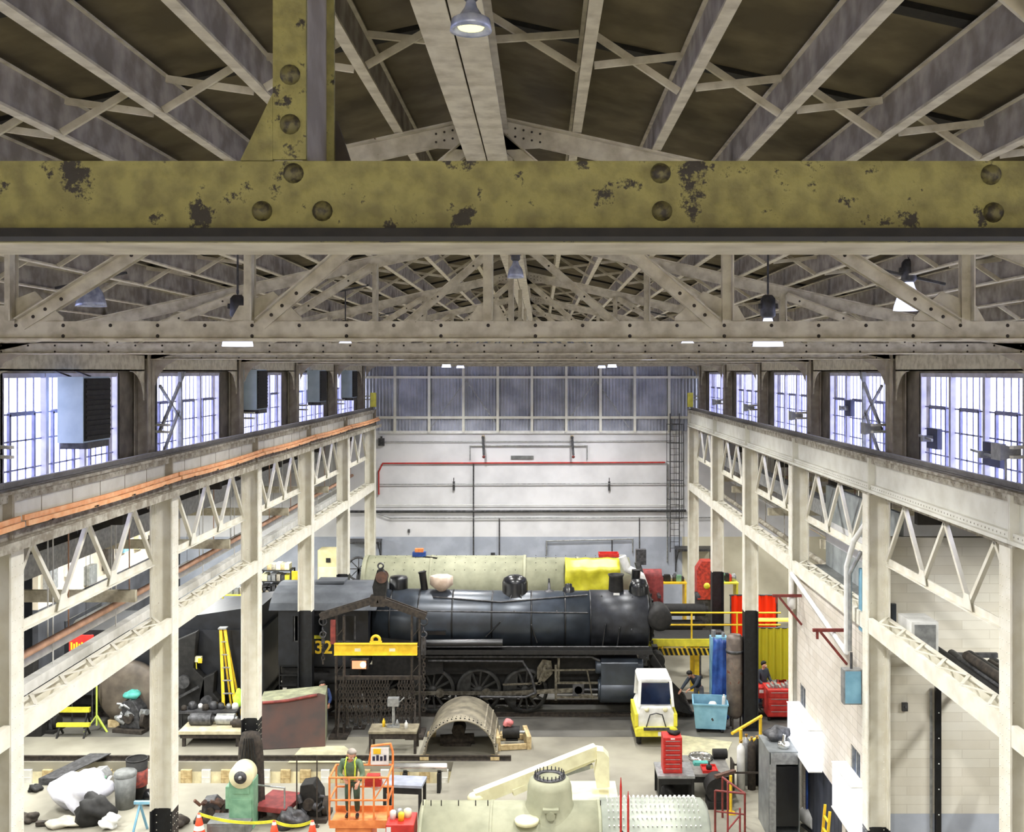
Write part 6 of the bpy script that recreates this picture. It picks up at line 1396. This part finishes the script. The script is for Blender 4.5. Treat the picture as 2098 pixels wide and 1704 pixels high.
for (a,c) in (((cx1,cy1),(cx2,cy2)),((cx2,cy2),(cx3,cy3+.0))):
    n=10
    for i in range(n):
        f,g=i/n,(i+1)/n; z=lambda q:.70-.12*4*q*(1-q)
        b.bar((a[0]+(c[0]-a[0])*f,a[1]+(c[1]-a[1])*f,z(f)),(a[0]+(c[0]-a[0])*g,a[1]+(c[1]-a[1])*g,z(g)),.012,.075)
tag(b.build('barrier_tape',M('tape_yellow',(236,232,60),.4),None,False,(0,0,0)),'yellow barrier tape strung between the traffic cones','tape')
b=MB(); x,y=F(475,1704); b.box(-.6,.5,-.2,.5,0,.3); b.box(-.5,.4,-.22,-.2,.05,.25); tag(b.build('low_box',m_grey,None,False,(x,y,0)),'low grey box behind the tape at the bottom','box')
# ---- left middle: trestle bench, stands, ladders
x,y=F(432,1530); t=thing('pallet_bench','long pale flat bed trolley with heavy parts, left of the rusty tank','trolley',(x,y+.5,0)); b=MB(); b.box(-1.05,1.0,-.55,.55,.42,.52); b.build('deck',M('pale_board',(206,196,164),.8,0,(178,168,138),5),t)
b=MB(); b.box(-1.0,.95,-.5,.5,.28,.419); b.build('frame',m_dkrust,t)
for sx in (-.9,.85):
    for sy in (-.42,.42): b=MB(); b.box(sx-.05,sx+.05,sy-.05,sy+.05,0,.279); b.build('leg',m_dkrust,t)
bx,by=x,y+.5
for i,(dx,dy,r,L,mm,lb) in enumerate(((-.5,.1,.2,.7,m_gunm,'left grey steel drum lying'),(.3,.15,.18,.6,m_gal,'middle pale steel drum lying'),(.75,-.1,.13,.3,m_dkrust,'small rusty drum lying'))):
    b=MB(); b.cyl((-L/2,0,r),(L/2,0,r),r,20); b.cyl((-L/2-.08,0,r),(L/2+.08,0,r),r*.5,14); tag(b.build('steel_drum',mm,None,False,(bx+dx,by+dy,.521)),'%s on the flat bed trolley'%lb,'drum')
x,y=F(420,1500); t=stand(425,1510,1.9,.6,.85,'crowded grey work table behind the flat bed trolley',m_gunm,m_blk2,'work_table','table')
bx,by=t.location.x,t.location.y; rr=random.Random(3)
for i in range(8):
    s=rr.uniform(.08,.15); mm2=rr.choice([m_white,m_gal,m_cream,m_gunm,m_dkrust]); b=MB(); b.lathe([(0,0),(s,0),(s*.9,s*1.3),(s*.4,s*1.7),(0,s*1.7)],(0,0,0),'z',14); tag(b.build('fitting',mm2,None,False,(bx-.85+.24*i,by+rr.uniform(-.15,.15),.851)),'round metal fitting, %s from the left on the crowded grey table'%ordn[i],'fitting','fittings on the crowded grey table')
x,y=W2(408,36.1),36.15; t=thing('stand_lamp','pale yellow stand lamp with twin heads behind the crowded table','lamp',(x,y,0)); zt_=H(1355,y); b=MB(); b.cyl((0,0,0),(-.12,0,zt_),.022,8)
for a in (0,2.1,4.2): b.bar((0,0,.25),(.3*math.cos(a),.3*math.sin(a),0),.03,.03)
b.build('stand',m_lemon,t); b=MB(); b.box(-.3,.08,-.08,.08,zt_,zt_+.18); b.build('head',m_cream,t); b=MB(); b.box(-.02,.12,-.12,-.081,zt_-.02,zt_+.14); b.build('lens',m_yel,t)
x,y=W2(474,36.0),35.9; t=thing('step_ladder','tall yellow stepladder standing open left of the second left column','ladder',(x,y,0)); zt_=H(1288,y); b=MB()
for sx in (-.1,.38): b.bar((sx,-.35,0),(sx*.3-.3,0,zt_),.10,.05)
b.build('front_rail',m_yel,t); b=MB()
for sx in (-.05,.3): b.bar((sx,.5,0),(sx*.3-.3,.05,zt_),.06,.04)
b.build('rear_rail',m_yel,t); b=MB()
for i in range(7):
    f=(i+1)/8; b.bar((-.1+(-.03-.3+.1)*f,-.35+.35*f,zt_*f),(.38+(.114-.3-.38)*f,-.35+.35*f,zt_*f),.08,.03)
b.build('steps',m_gal,t); b=MB(); b.box(-.4,-.12,-.1,.15,zt_,zt_+.05); b.build('cap',m_gal,t)
# hi-vis jacket on post
x,y=F(489,1500); t=thing('hi_vis_jacket','bright yellow-green safety jacket hung on a thin post left of the column','jacket',(x,y-.05,0)); b=MB(); b.cyl((0,.08,0),(0,.08,1.35),.025,8); b.box(-.2,.2,-.1,.25,0,.03); b.build('post',m_gunm,t)
b=MB(); b.blob((0,0,1.15),.2,18,(.75,.5,1.5),0,.2,4); b.build('cloth',M('hivis',(206,248,90),.7,0,(170,226,60),5),t)
# green tripod, compressor, tank
x,y=F(193,1502); t=thing('tripod_stand','slim yellow-green tripod pole in the left part of the hall','tripod',(x,y+.2,0)); zt_=H(1395,y); m_lime=M('lime_green',(206,226,96),.5)
b=MB(); b.cyl((0,0,.2),(0,0,zt_),.03,10); b.build('pole',m_lime,t)
for a in (-.2,PI+.2,PI/2): b=MB(); b.bar((0,0,.55),(.4*math.cos(a),.4*math.sin(a),0),.05,.04); b.build('leg',m_lime,t)
x,y=F(262,1506); t=junk(262,1506,1.1,'greasy compressor with hoses in front of the round brown tank end',21,[m_dkrust,m_gunm,m_gal],'compressor','machine',14,1.15)
b=MB(); b.blob((0,0,.14),.27,18,(1.1,.9,.55),0,.15,7); tag(b.build('turquoise_cover',m_turq,None,False,(t.location.x-.06,t.location.y,1.06)),'turquoise cover on top of the greasy compressor','cover')
x,y=F(262,1497); Yc=36.0; t=thing('tank_end','large round brown dished tank end standing in the left aisle','tank',(W2(262,Yc),Yc,0)); b=MB(); r=1.08; b.lathe([(0,-.05),(r*.6,-.04),(r*.92,.02),(r,.12),(r,.32),(0,.32)],(0,0,r+.08),'y',48); b.build('shell',M('tank_end_brown',(108,98,86),.6,.1,(80,72,64),2),t); b=MB(); b.box(-.7,-.3,.02,.3,0,.25); b.box(.3,.7,.02,.3,0,.25); b.build('cradle',m_wood,t)
# yellow barrows
for i,(px,py,w) in enumerate(((138,1480,1.3),(142,1500,1.1))):
    x,y=F(px,py+14); t=thing('yellow_trestle','yellow beam trestle at the left, %s of two'%('rear' if i==0 else 'front'),'trestle',(x,y+.3,0)); b=MB(); b.box(-w/2,w/2,-.06,.06,.5 if i==0 else .32,.66 if i==0 else .44); b.build('beam',m_lemon,t); b=MB()
    for sx in (-w/2+.1,w/2-.1): b.bar((sx,-.25,0),(sx,0,.5 if i==0 else .32),.05,.05); b.bar((sx,.25,0),(sx,0,.5 if i==0 else .32),.05,.05)
    b.build('legs',m_blk2,t)
junk(85,1505,.9,'dark heap of machinery behind the first left column',13,[m_blk2,m_gunm,m_dkrust],'machinery','machine',12,.9)
junk(50,1500,.8,'dark welding set at the far left edge',15,[m_blk2,m_blk2,m_gunm],'welding_set','machine',6,.9)
b=MB(); x=W2(212,38); b.box(-.55,.55,-.06,0,0,.75); t=thing('red_sign','red sign panel with yellow lettering in the left aisle','sign',(x,36.2,0)); z0,z1=H(1335,36.2),H(1300,36.2); b=MB(); b.box(-.42,.42,-.04,0,z0,z1); b.build('board',m_red,t); b=MB()
for i in range(8): b.box(-.36+.09*i,-.30+.09*i,-.05,-.041,z0+.08,z0+.34-.05*(i%2))
b.build('lettering',m_yel,t); b=MB()
for sx in (-.35,.35): b.cyl((sx,.04,0),(sx,.04,z1),.025,8)
b.build('post',m_gunm,t)
b=MB(); x,y=F(60,1420); b.blob((0,0,.2),.28,14,(1,.8,.8),0,.2,6); 
t=thing('dark_crates','stack of dark crates in the left aisle','crate',(W2(80,36.5),35.4,0)); c_=MB(); c_.box(-.8,.8,0,.8,0,1.4); c_.box(-.75,.75,-.02,-.001,.1,.6); c_.box(-.75,.75,-.02,-.001,.8,1.3); c_.build('crate',m_blk2,t)
tag(b.build('pink_box',M('pink_cloth',(222,140,140),.9),None,False,(W2(80,36.5)-.3,35.8,1.4)),'crumpled pink cloth on the dark crates at the left edge','cloth')
# dark tall machines in the left aisle behind (x 360-450)
for i,(px,Y,w,h,lb) in enumerate(((385,36.2,1.3,3.3,'tall dark angular machine left of the yellow stepladder'),(432,36.2,.7,1.9,'lower dark machine under the yellow stepladder'),(150,40.9,2.0,3.4,'tall dark machine block deep in the left aisle'),(60,35.3,1.0,2.6,'dark machine block at the far left edge of the aisle'))):
    x=W2(px,Y); t=thing('machine_tool',lb,'machine',(x,Y,0)); b=MB(); b.prism([(-w/2,0),(w/2,0),(w/2,h*.5),(w*.2,h*.62),(w*.28,h),(-w*.3,h*.9),(-w/2,h*.55)],'y',-.2,.15); b.build('body',m_blk2,t,bevel=.03); b=MB(); b.cyl((0,-.36,h*.5),(0,-.5,h*.5),.22,18); b.bar((-w*.3,-.38,h*.3),(w*.4,-.42,h*.45),.08,.08); b.build('arm',m_gunm,t)
heap(384,1395,.35,(1,.7,.6),m_gunm,'grey lump at the foot of the tall dark machine','lump','grey_lump',41)
# pipes lying in mid left by the pit
b=MB(); Yq=36.0; b.cyl((W2(430,Yq),0,.18),(W2(500,Yq),0,.18),.17,16); b.cyl((W2(425,Yq),0,.18),(W2(430,Yq),0,.18),.2,16); tag(b.build('grey_pipe',m_gal,None,False,(0,Yq-.6,0)),'grey pipe length on the floor beneath the yellow stepladder','pipe')
# floor patches near pit
b=MB(); q=[F(590,1562),F(750,1562),F(705,1528),F(620,1528)]; b.prism([(p_[0],p_[1]) for p_ in q],'z',.001,.012); tag(b.build('floor_mat',M('pale_mat',(206,200,164),.8,0,(180,176,146),4),None,False,(0,0,0)),'pale cream mat on the floor just behind the open pit','mat')
b=MB(); q=[F(1440,1704),F(1590,1704),F(1535,1640),F(1500,1640)]; 
q=[F(1350,1500),F(1500,1520),F(1480,1560),F(1380,1558)]; b.prism([(p_[0],p_[1]) for p_ in q][::-1],'z',.001,.010); tag(b.build('floor_sheet',M('pale_mat',(206,200,164)),None,False,(0,0,0)),'pale board sheet on the floor behind the red tool chest','sheet')
# ---- orange boom lift
Yl=24.6; x0,x1=W2(682,Yl),W2(800,Yl); xm_=(x0+x1)/2; zf=1.75
t=lift=thing('boom_lift','orange boom lift basket with a man in it at the bottom of the picture','lift',(xm_,Yl,0))
hw=(x1-x0)/2; zt1=zf+1.1
b=MB(); b.box(-hw,hw,-.4,.4,zf-.06,zf); b.box(-hw,hw,-.42,-.4,zf-.06,zf+.12); b.box(-hw,hw,.4,.42,zf-.06,zf+.12); b.build('basket_floor',m_orn,t)
b=MB()
for zz in (zt1,zf+.58):
    b.tube([(-hw,-.4,zz),(hw,-.4,zz),(hw,.4,zz),(-hw,.4,zz),(-hw,-.4,zz)],.025,8)
for (sx,sy) in ((-hw,-.4),(hw,-.4),(hw,.4),(-hw,.4),(-.22,-.4),(.1,-.4),(.35,-.4)): b.cyl((sx,sy,zf),(sx,sy,zt1),.024,8)
b.tube([(.1,.4,zt1),(.18,.4,zt1+.45),(.62*hw/.68,.4,zt1+.5),(hw,.4,zt1+.3),(hw,.4,zt1)],.028,8); b.bar((.36,-.4,zf+.6),(hw,-.4,zt1),.03,.03)
b.build('guard_rail',m_orn,t)
b=MB(); b.box(.16,.58,.34,.38,zt1+.02,zt1+.42); o=b.build('sign_board',m_white,t); b=MB()
for i in range(4): b.box(.2+.09*i,.26+.09*i,.325,.339,zt1+.12,zt1+.22+.03*(i%2))
b.build('sign_marks',M('sign_ink',(40,44,70),.6),o); b=MB(); b.box(.22,.40,.325,.339,zt1+.28,zt1+.40); b.build('sign_yellow',m_yel,o)
b=MB(); b.box(.12,.5,-.3,-.1,zf+.85,zf+1.02); b.box(.16,.46,-.3,-.12,zf+1.021,zf+1.1); b.build('control_box',m_red,t)
b=MB(); b.blob((.35,0,zf+.80),.15,14,(1,.9,.9),0,.2,3); b.build('white_sack',m_white,t)
b=MB(); b.box(-.55,.3,-.38,.4,zf-.7,zf-.07); b.box(-.9,.9,-.3,.7,.35,zf-.71); b.build('chassis',m_orn,t,bevel=.03)
b=MB(); b.box(-.2,.12,-.40,-.381,zf-.5,zf-.2); b.build('access_panel',m_dkrust,t)
for sx in (-.85,.85):
    for yy in (-.1,.6): b=MB(); b.lathe([(0,-.12),(.25,-.12),(.33,-.08),(.34,0),(.33,.08),(.25,.12),(0,.12)],(sx,yy,.34),'x',22); b.build('wheel',m_blk2,t)
# red box with bottles beside
Yk=23.9; x=W2(822,Yk); zt_=H(1680,Yk); t=thing('red_crate_cart','bright red box cart between the orange lift and the foreground boiler','cart',(x,Yk,0)); b=MB(); b.box(-.32,.32,-.25,.45,.12,zt_); b.build('box',m_red,t,bevel=.015); b=MB()
for sx in (-.25,.25): b.lathe([(0,-.04),(.07,-.04),(.07,.04),(0,.04)],(sx,0,.07),'x',12)
b.box(-.28,.28,-.2,.4,.1,.119); b.build('castors',m_blk2,t); b=MB(); b.box(-.3,-.2,-.262,-.251,zt_-.25,zt_-.05); b.build('label_patch',m_white,t)
for i,(dx,dy,mm,lb) in enumerate(((-.2,.1,m_white,'white tub'),(-.08,.2,m_gal,'silver can'),(.0,.0,m_yel,'yellow can'),(.12,.2,m_cream,'cream tub'))):
    b=MB(); s=.07+.02*(i%2); b.lathe([(0,0),(s,0),(s,.16),(s*.5,.19),(0,.19)],(0,0,0),'z',16); tag(b.build('tub',mm,None,False,(x+dx,Yk+dy,zt_)),'%s on the bright red box cart'%lb,'tub')
b=MB(); b.blob((0,0,.1),.14,14,(1.2,1,.7),0,.1,2); b.box(-.1,.1,-.1,.1,-.02,0); tag(b.build('turquoise_helmet',m_turq,None,False,(W2(752,24.3)+.05,23.75,0)),'turquoise domed lid on the floor in front of the orange lift','lid')
# ================================================================ people
def limb(mb,pts,rs,n=12,mi=0):
    for i in range(len(pts)-1): mb.cyl(pts[i],pts[i+1],rs[i],n,rs[i+1],mi,False)
def skinmesh(name,verts,edges,radii,mat,parent,root=0,sub=2):
    me=bpy.data.meshes.new(name); me.from_pydata(verts,edges,[]); me.materials.append(mat)
    o=bpy.data.objects.new(name,me); COL.objects.link(o); o.parent=parent
    sk=o.modifiers.new('skin','SKIN'); sk.use_smooth_shade=True
    if not me.skin_vertices: 
        me.attributes  # layer is created with the modifier below if missing
    return o,me
def person(name_label,loc,rz,J,cl,hair,g=None,hat=None):
    """J: joint positions dict in local metres; cl: dict of materials"""
    t=thing('person',name_label,'person',loc,rz,g)
    def sk(nm,chain,mat,sub=2):
        verts=[];edges=[];rad=[];idx={}
        for line in chain:
            prev=None
            for (key,p,r) in line:
                if key not in idx: idx[key]=len(verts); verts.append(p); rad.append(r)
                if prev is not None: edges.append((prev,idx[key]))
                prev=idx[key]
        import bmesh
        me=bpy.data.meshes.new(nm); bm=bmesh.new(); L=bm.verts.layers.skin.verify(); bv=[bm.verts.new(v) for v in verts]
        for v,r in zip(bv,rad): v[L].radius=(r,r) if not isinstance(r,tuple) else r
        bv[0][L].use_root=True
        for a,b_ in edges: bm.edges.new((bv[a],bv[b_]))
        bm.to_mesh(me); bm.free(); me.materials.append(mat)
        o=bpy.data.objects.new(nm,me); COL.objects.link(o); o.parent=t
        m=o.modifiers.new('skin','SKIN'); m.use_smooth_shade=True; s=o.modifiers.new('sub','SUBSURF'); s.levels=sub; s.render_levels=sub
        return o
    j={k:Vector(v) for k,v in J.items()}
    mid=lambda a,b_,f=.5: a+(b_-a)*f
    pel,ch,nk,hd=j['pelvis'],j['chest'],j['neck'],j['head']
    # body: skin, one continuous mesh with fingers
    lines=[[('p',pel,.10),('w',mid(pel,ch,.5),.09),('c',ch,.11),('n',nk,.05),('h0',mid(nk,hd,.5),.065),('h',hd,.095),('h2',hd+(hd-nk).normalized()*.09,.07)]]
    for s in 'LR':
        sh,el,wr=j['sh'+s],j['el'+s],j['wr'+s]; d=(wr-el).normalized(); side=Vector((0,0,1)).cross(d); side=side.normalized() if side.length>.1 else Vector((1,0,0))
        lines.append([('c',ch,.11),('sh'+s,sh,.055),('el'+s,el,.038),('wr'+s,wr,.026),('pa'+s,wr+d*.07,.035)])
        for q in range(4):
            o_=side*((q-1.5)*.021); L=(.075,.085,.08,.062)[q]; a=wr+d*.085+o_; b1=a+d*L*.55+Vector((0,0,-.015)); b2=b1+d*L*.3+Vector((0,0,-.03))
            lines.append([('pa'+s,None,0),(s+'f%d'%q,a,.0095),(s+'g%d'%q,b1,.009),(s+'k%d'%q,b2,.0075)])
        sg=1 if s=='R' else -1
        a=wr+d*.03+side*sg*.035; lines.append([('pa'+s,None,0),(s+'t0',a,.011),(s+'t1',a+d*.04+side*sg*.018,.010),(s+'t2',a+d*.068+side*sg*.016+Vector((0,0,-.008)),.008)])
        hp,kn,an=j['hip'+s],j['kn'+s],j['an'+s]
        lines.append([('p',pel,.10),('hp'+s,hp,.075),('kn'+s,kn,.05),('an'+s,an,.035),('ft'+s,j['toe'+s],.03)])
    sk('body',lines,m_skin)
    # jacket
    l=[[('p',pel+Vector((0,0,-.03)),.145),('w',mid(pel,ch,.5),.145),('c',ch,.155),('n',mid(ch,nk,.75),.09)]]
    for s in 'LR': l.append([('c',ch,.155),('sh'+s,j['sh'+s],.085),('el'+s,j['el'+s],.064),('wr'+s,mid(j['el'+s],j['wr'+s],.92),.048)])
    sk('jacket',l,cl['top'])
    l=[[('p',pel,.135),('p2',pel+Vector((0,0,.06)),.13)]]
    for s in 'LR': l.append([('p',pel,.135),('hp'+s,j['hip'+s]+Vector((0,0,-.03)),.10),('kn'+s,j['kn'+s],.075),('an'+s,j['an'+s]+Vector((0,0,.03)),.062)])
    sk('trousers',l,cl['legs'])
    for s in 'LR':
        a=j['an'+s]; q=j['toe'+s]; sk('shoe',[[('a',a+Vector((0,0,-.01)),.05),('b',mid(a,q,.5)+Vector((0,0,-.012)),.048),('c',q,.04)]],m_blk2,1)
    # head details
    up=(hd-nk).normalized(); fw=j.get('face',Vector((0,-1,0))).normalized(); rt=fw.cross(up).normalized(); fw=up.cross(rt).normalized()
    b=MB(); c=hd+up*.06-fw*.02
    b.sph(tuple(c),.112,18,(1,1,.95))
    k=[i for i,v in enumerate(b.v)]
    for i in k:
        v=Vector(b.v[i]); d=v-c
        if d.dot(fw)>.02 and d.dot(up)<.05: b.v[i]=tuple(c+d*.62)
        elif d.dot(up)<-.06: b.v[i]=tuple(c+d*.8)
    b.build('hair' if not hat else 'helmet',hat or hair,t)
    b=MB()
    for sg in (-1,1):
        e=hd+fw*.092+rt*sg*.034+up*.012; b.sph(tuple(e),.013,10,mi=0); b.sph(tuple(e+fw*.009),.007,8,mi=1)
        ea=hd+rt*sg*.098; b.sph(tuple(ea),.026,10,(.5,.8,1.1),mi=2)
    nb=hd+fw*.10-up*.015; b.bar(tuple(nb+up*.025),tuple(nb-up*.02+fw*.016),.022,.02,2); b.bar(tuple(hd+fw*.093-up*.052-rt*.024),tuple(hd+fw*.093-up*.052+rt*.024),.01,.012,3)
    b.build('face_features',[m_white,m_blk,m_skin,m_dkred],t)
    return t,j
# man in the lift basket: leaning over the rail
px=W2(720,24.55)-0
J=dict(pelvis=(0,.05,.88),chest=(-.02,-.08,1.24),neck=(.0,-.16,1.42),head=(.03,-.24,1.55),face=(.1,-1,-.45),
 shL=(.2,-.10,1.36),elL=(.29,-.2,1.08),wrL=(.22,-.36,.97),shR=(-.21,-.08,1.35),elR=(-.27,-.14,1.07),wrR=(-.12,-.33,1.03),
 hipL=(.10,.05,.84),knL=(.12,-.03,.48),anL=(.12,.06,.09),toeL=(.14,-.12,.05),hipR=(-.10,.05,.84),knR=(-.09,-.03,.48),anR=(-.1,.08,.09),toeR=(-.12,-.1,.05))
m_gj=M('olive_green_jacket',(112,134,108),.85,0,(88,108,86),6); m_gl=M('dark_green_trousers',(64,88,72),.85)
t,j=person('man in green work clothes and yellow-edged safety vest leaning over the lift basket rail',(px,24.62,zf),0,J,dict(top=m_gj,legs=m_gl),M('grey_hair',(170,160,150),.8))
b=MB(); m_v=M('vest_yellow',(220,244,70),.5)
for sg in (-1,1):
    b.tube([(sg*.10,-.22,1.40),(sg*.12,-.255,1.28),(sg*.11,-.235,1.10),(sg*.10,-.17,.95)],.018,6); b.tube([(sg*.10,-.22,1.40),(sg*.11,-.08,1.44),(sg*.1,.07,1.36)],.018,6)
b.tube([(-.13,-.185,.99),(0,-.225,1.0),(.13,-.185,.99)],.02,6); b.build('vest_stripes',m_v,t)
# two dark-clothed workers near the pilot and column; blue-clothed worker by the lifting frame
Js=dict(pelvis=(0,0,.95),chest=(0,-.03,1.30),neck=(0,-.04,1.47),head=(0,-.07,1.60),face=(.2,-1,-.3),
 shL=(.2,0,1.40),elL=(.27,-.06,1.12),wrL=(.2,-.26,1.0),shR=(-.2,0,1.40),elR=(-.27,-.04,1.12),wrR=(-.22,-.24,.98),
 hipL=(.10,0,.90),knL=(.12,-.03,.50),anL=(.12,.03,.09),toeL=(.14,-.15,.05),hipR=(-.10,0,.90),knR=(-.11,.0,.50),anR=(-.13,.06,.09),toeR=(-.16,-.11,.05))
x,y=W2(664,35.9),35.9
person('person in blue overalls standing behind the left leg of the lifting frame',(x,y-.3,0),.3,Js,dict(top=M('overall_blue',(84,110,176),.8),legs=M('overall_blue_dark',(60,84,140),.8)),m_blk2)
Jb=dict(Js); Jb.update(chest=(-.08,-.22,1.26),neck=(-.12,-.34,1.38),head=(-.16,-.45,1.46),face=(-.4,-1,-.6),shL=(.12,-.25,1.34),elL=(.02,-.42,1.08),wrL=(-.15,-.55,.96),shR=(-.26,-.2,1.30),elR=(-.4,-.38,1.05),wrR=(-.46,-.58,.9))
x=W2(1466,37.0); person('person in dark jacket and grey trousers bending beside the blue sheet',(x-.5,37.6,0),-.5,Jb,dict(top=M('charcoal_jacket',(62,70,80),.85),legs=M('grey_trousers',(132,132,136),.85)),m_blk2)
x=W2(1560,38.2); person('person in dark top and jeans half hidden behind the black-footed right column',(x,38.0,0),.6,Js,dict(top=M('charcoal_jacket',(62,70,80)),legs=M('jeans_blue',(92,112,142),.85)),m_blk2)
# side wall closing the hall behind the camera
w=MB(); w.box(-21.8,21.8,-8.3,-8.0,0,9.6); w.box(-8,8,-8.3,-8,12.6,15); w.box(-21.8,-8.0,-8.3,-8.0,9.6,15); w.box(8.0,21.8,-8.3,-8.0,9.6,15); struct(w.build('wall_front',m_wall))

nwin+=1; t=bpy.data.objects.new('window_%d'%nwin,None); COL.objects.link(t); t.location=(0,-8.15,9.6); struct(t)  # unseen glazing added to light the steel that faces the camera
b=MB(); b.box(-8,8,-8.16,-8.15,9.6,12.6); b.build('pane',GL('warm_fill_glass',(253,247,230),.06),t,True)  # tint put into the glass to warm that added light
b=MB()
for i in range(17): b.box(-8+i*1.0-.03,-8+i*1.0+.03,-8.2,-8.1,9.6,12.6)
for i in range(4): b.box(-8,8,-8.2,-8.1,9.6+i-.03,9.6+i+.03)
b.build('glazing_bar',m_dkframe,t,True)
# ================================================================ loose pieces of a part become parts of their own
def explode(o,tol=.07,most=45):
    me=o.data; n=len(me.vertices); par=list(range(n))
    def fd(a):
        while par[a]!=a: par[a]=par[par[a]]; a=par[a]
        return a
    for e in me.edges:
        a,b=fd(e.vertices[0]),fd(e.vertices[1])
        if a!=b: par[a]=b
    isl={}
    for i,v in enumerate(me.vertices): isl.setdefault(fd(i),[]).append(v.co)
    if len(isl)<2 or len(isl)>400: return
    boxes=[[k,[min(c[i] for c in p) for i in range(3)],[max(c[i] for c in p) for i in range(3)]] for k,p in isl.items()]
    g=list(range(len(boxes)))
    def fg(a):
        while g[a]!=a: a=g[a]
        return a
    for i in range(len(boxes)):
        for j in range(i):
            if all(boxes[i][1][k]-tol<=boxes[j][2][k] and boxes[j][1][k]-tol<=boxes[i][2][k] for k in range(3)):
                a,b=fg(i),fg(j)
                if a!=b: g[a]=b
    grp={boxes[i][0]:fg(i) for i in range(len(boxes))}; ids=sorted(set(grp.values()))
    if not 1<len(ids)<=most: return
    vg=[grp[fd(i)] for i in range(n)]
    polys=[(tuple(p.vertices),p.material_index,p.use_smooth) for p in me.polygons]
    nm=SING.get(o.name.split('.')[0],o.name.split('.')[0]); 
    for q in ids:
        idx={}; vs=[]; fs=[]; mi=[]; sm=[]
        for p,m_,s_ in polys:
            if vg[p[0]]!=q: continue
            f=[]
            for i in p:
                if i not in idx: idx[i]=len(vs); vs.append(tuple(me.vertices[i].co))
                f.append(idx[i])
            fs.append(f); mi.append(m_); sm.append(s_)
        m2=bpy.data.meshes.new(nm); m2.from_pydata(vs,[],fs)
        for m_ in me.materials: m2.materials.append(m_)
        m2.polygons.foreach_set('material_index',mi); m2.polygons.foreach_set('use_smooth',sm); m2.update()
        c=bpy.data.objects.new(nm,m2); COL.objects.link(c); c.parent=o.parent; c.location=o.location; c.rotation_euler=o.rotation_euler
        for md in o.modifiers:
            if md.type=='BEVEL': b_=c.modifiers.new('bevel','BEVEL'); b_.width=md.width; b_.segments=2; b_.limit_method='ANGLE'
    bpy.data.objects.remove(o)
SING={'stud_ring':'stud','rungs':'rung','steps':'step','legs':'leg','castors':'castor','air_pipes':'air_pipe','stiffener':'stiffener','caps':'cap'}
kidsof=set(o.parent.name for o in bpy.data.objects if o.parent is not None)
for o in list(bpy.data.objects):
    if o.type!='MESH' or o.parent is None or o.get('kind')=='stuff' or o.name in kidsof: continue
    if any(m.type in ('SKIN','SUBSURF') for m in o.modifiers): continue
    base=o.name.split('.')[0]
    if base in ('lettering','sign_marks','face_features','vest_stripes','glazing_bar','window_frame','smokebox_door','studs','cab_number','fittings','marking','tank','louvre'): continue
    explode(o,.015 if base=='stud_ring' else .07)
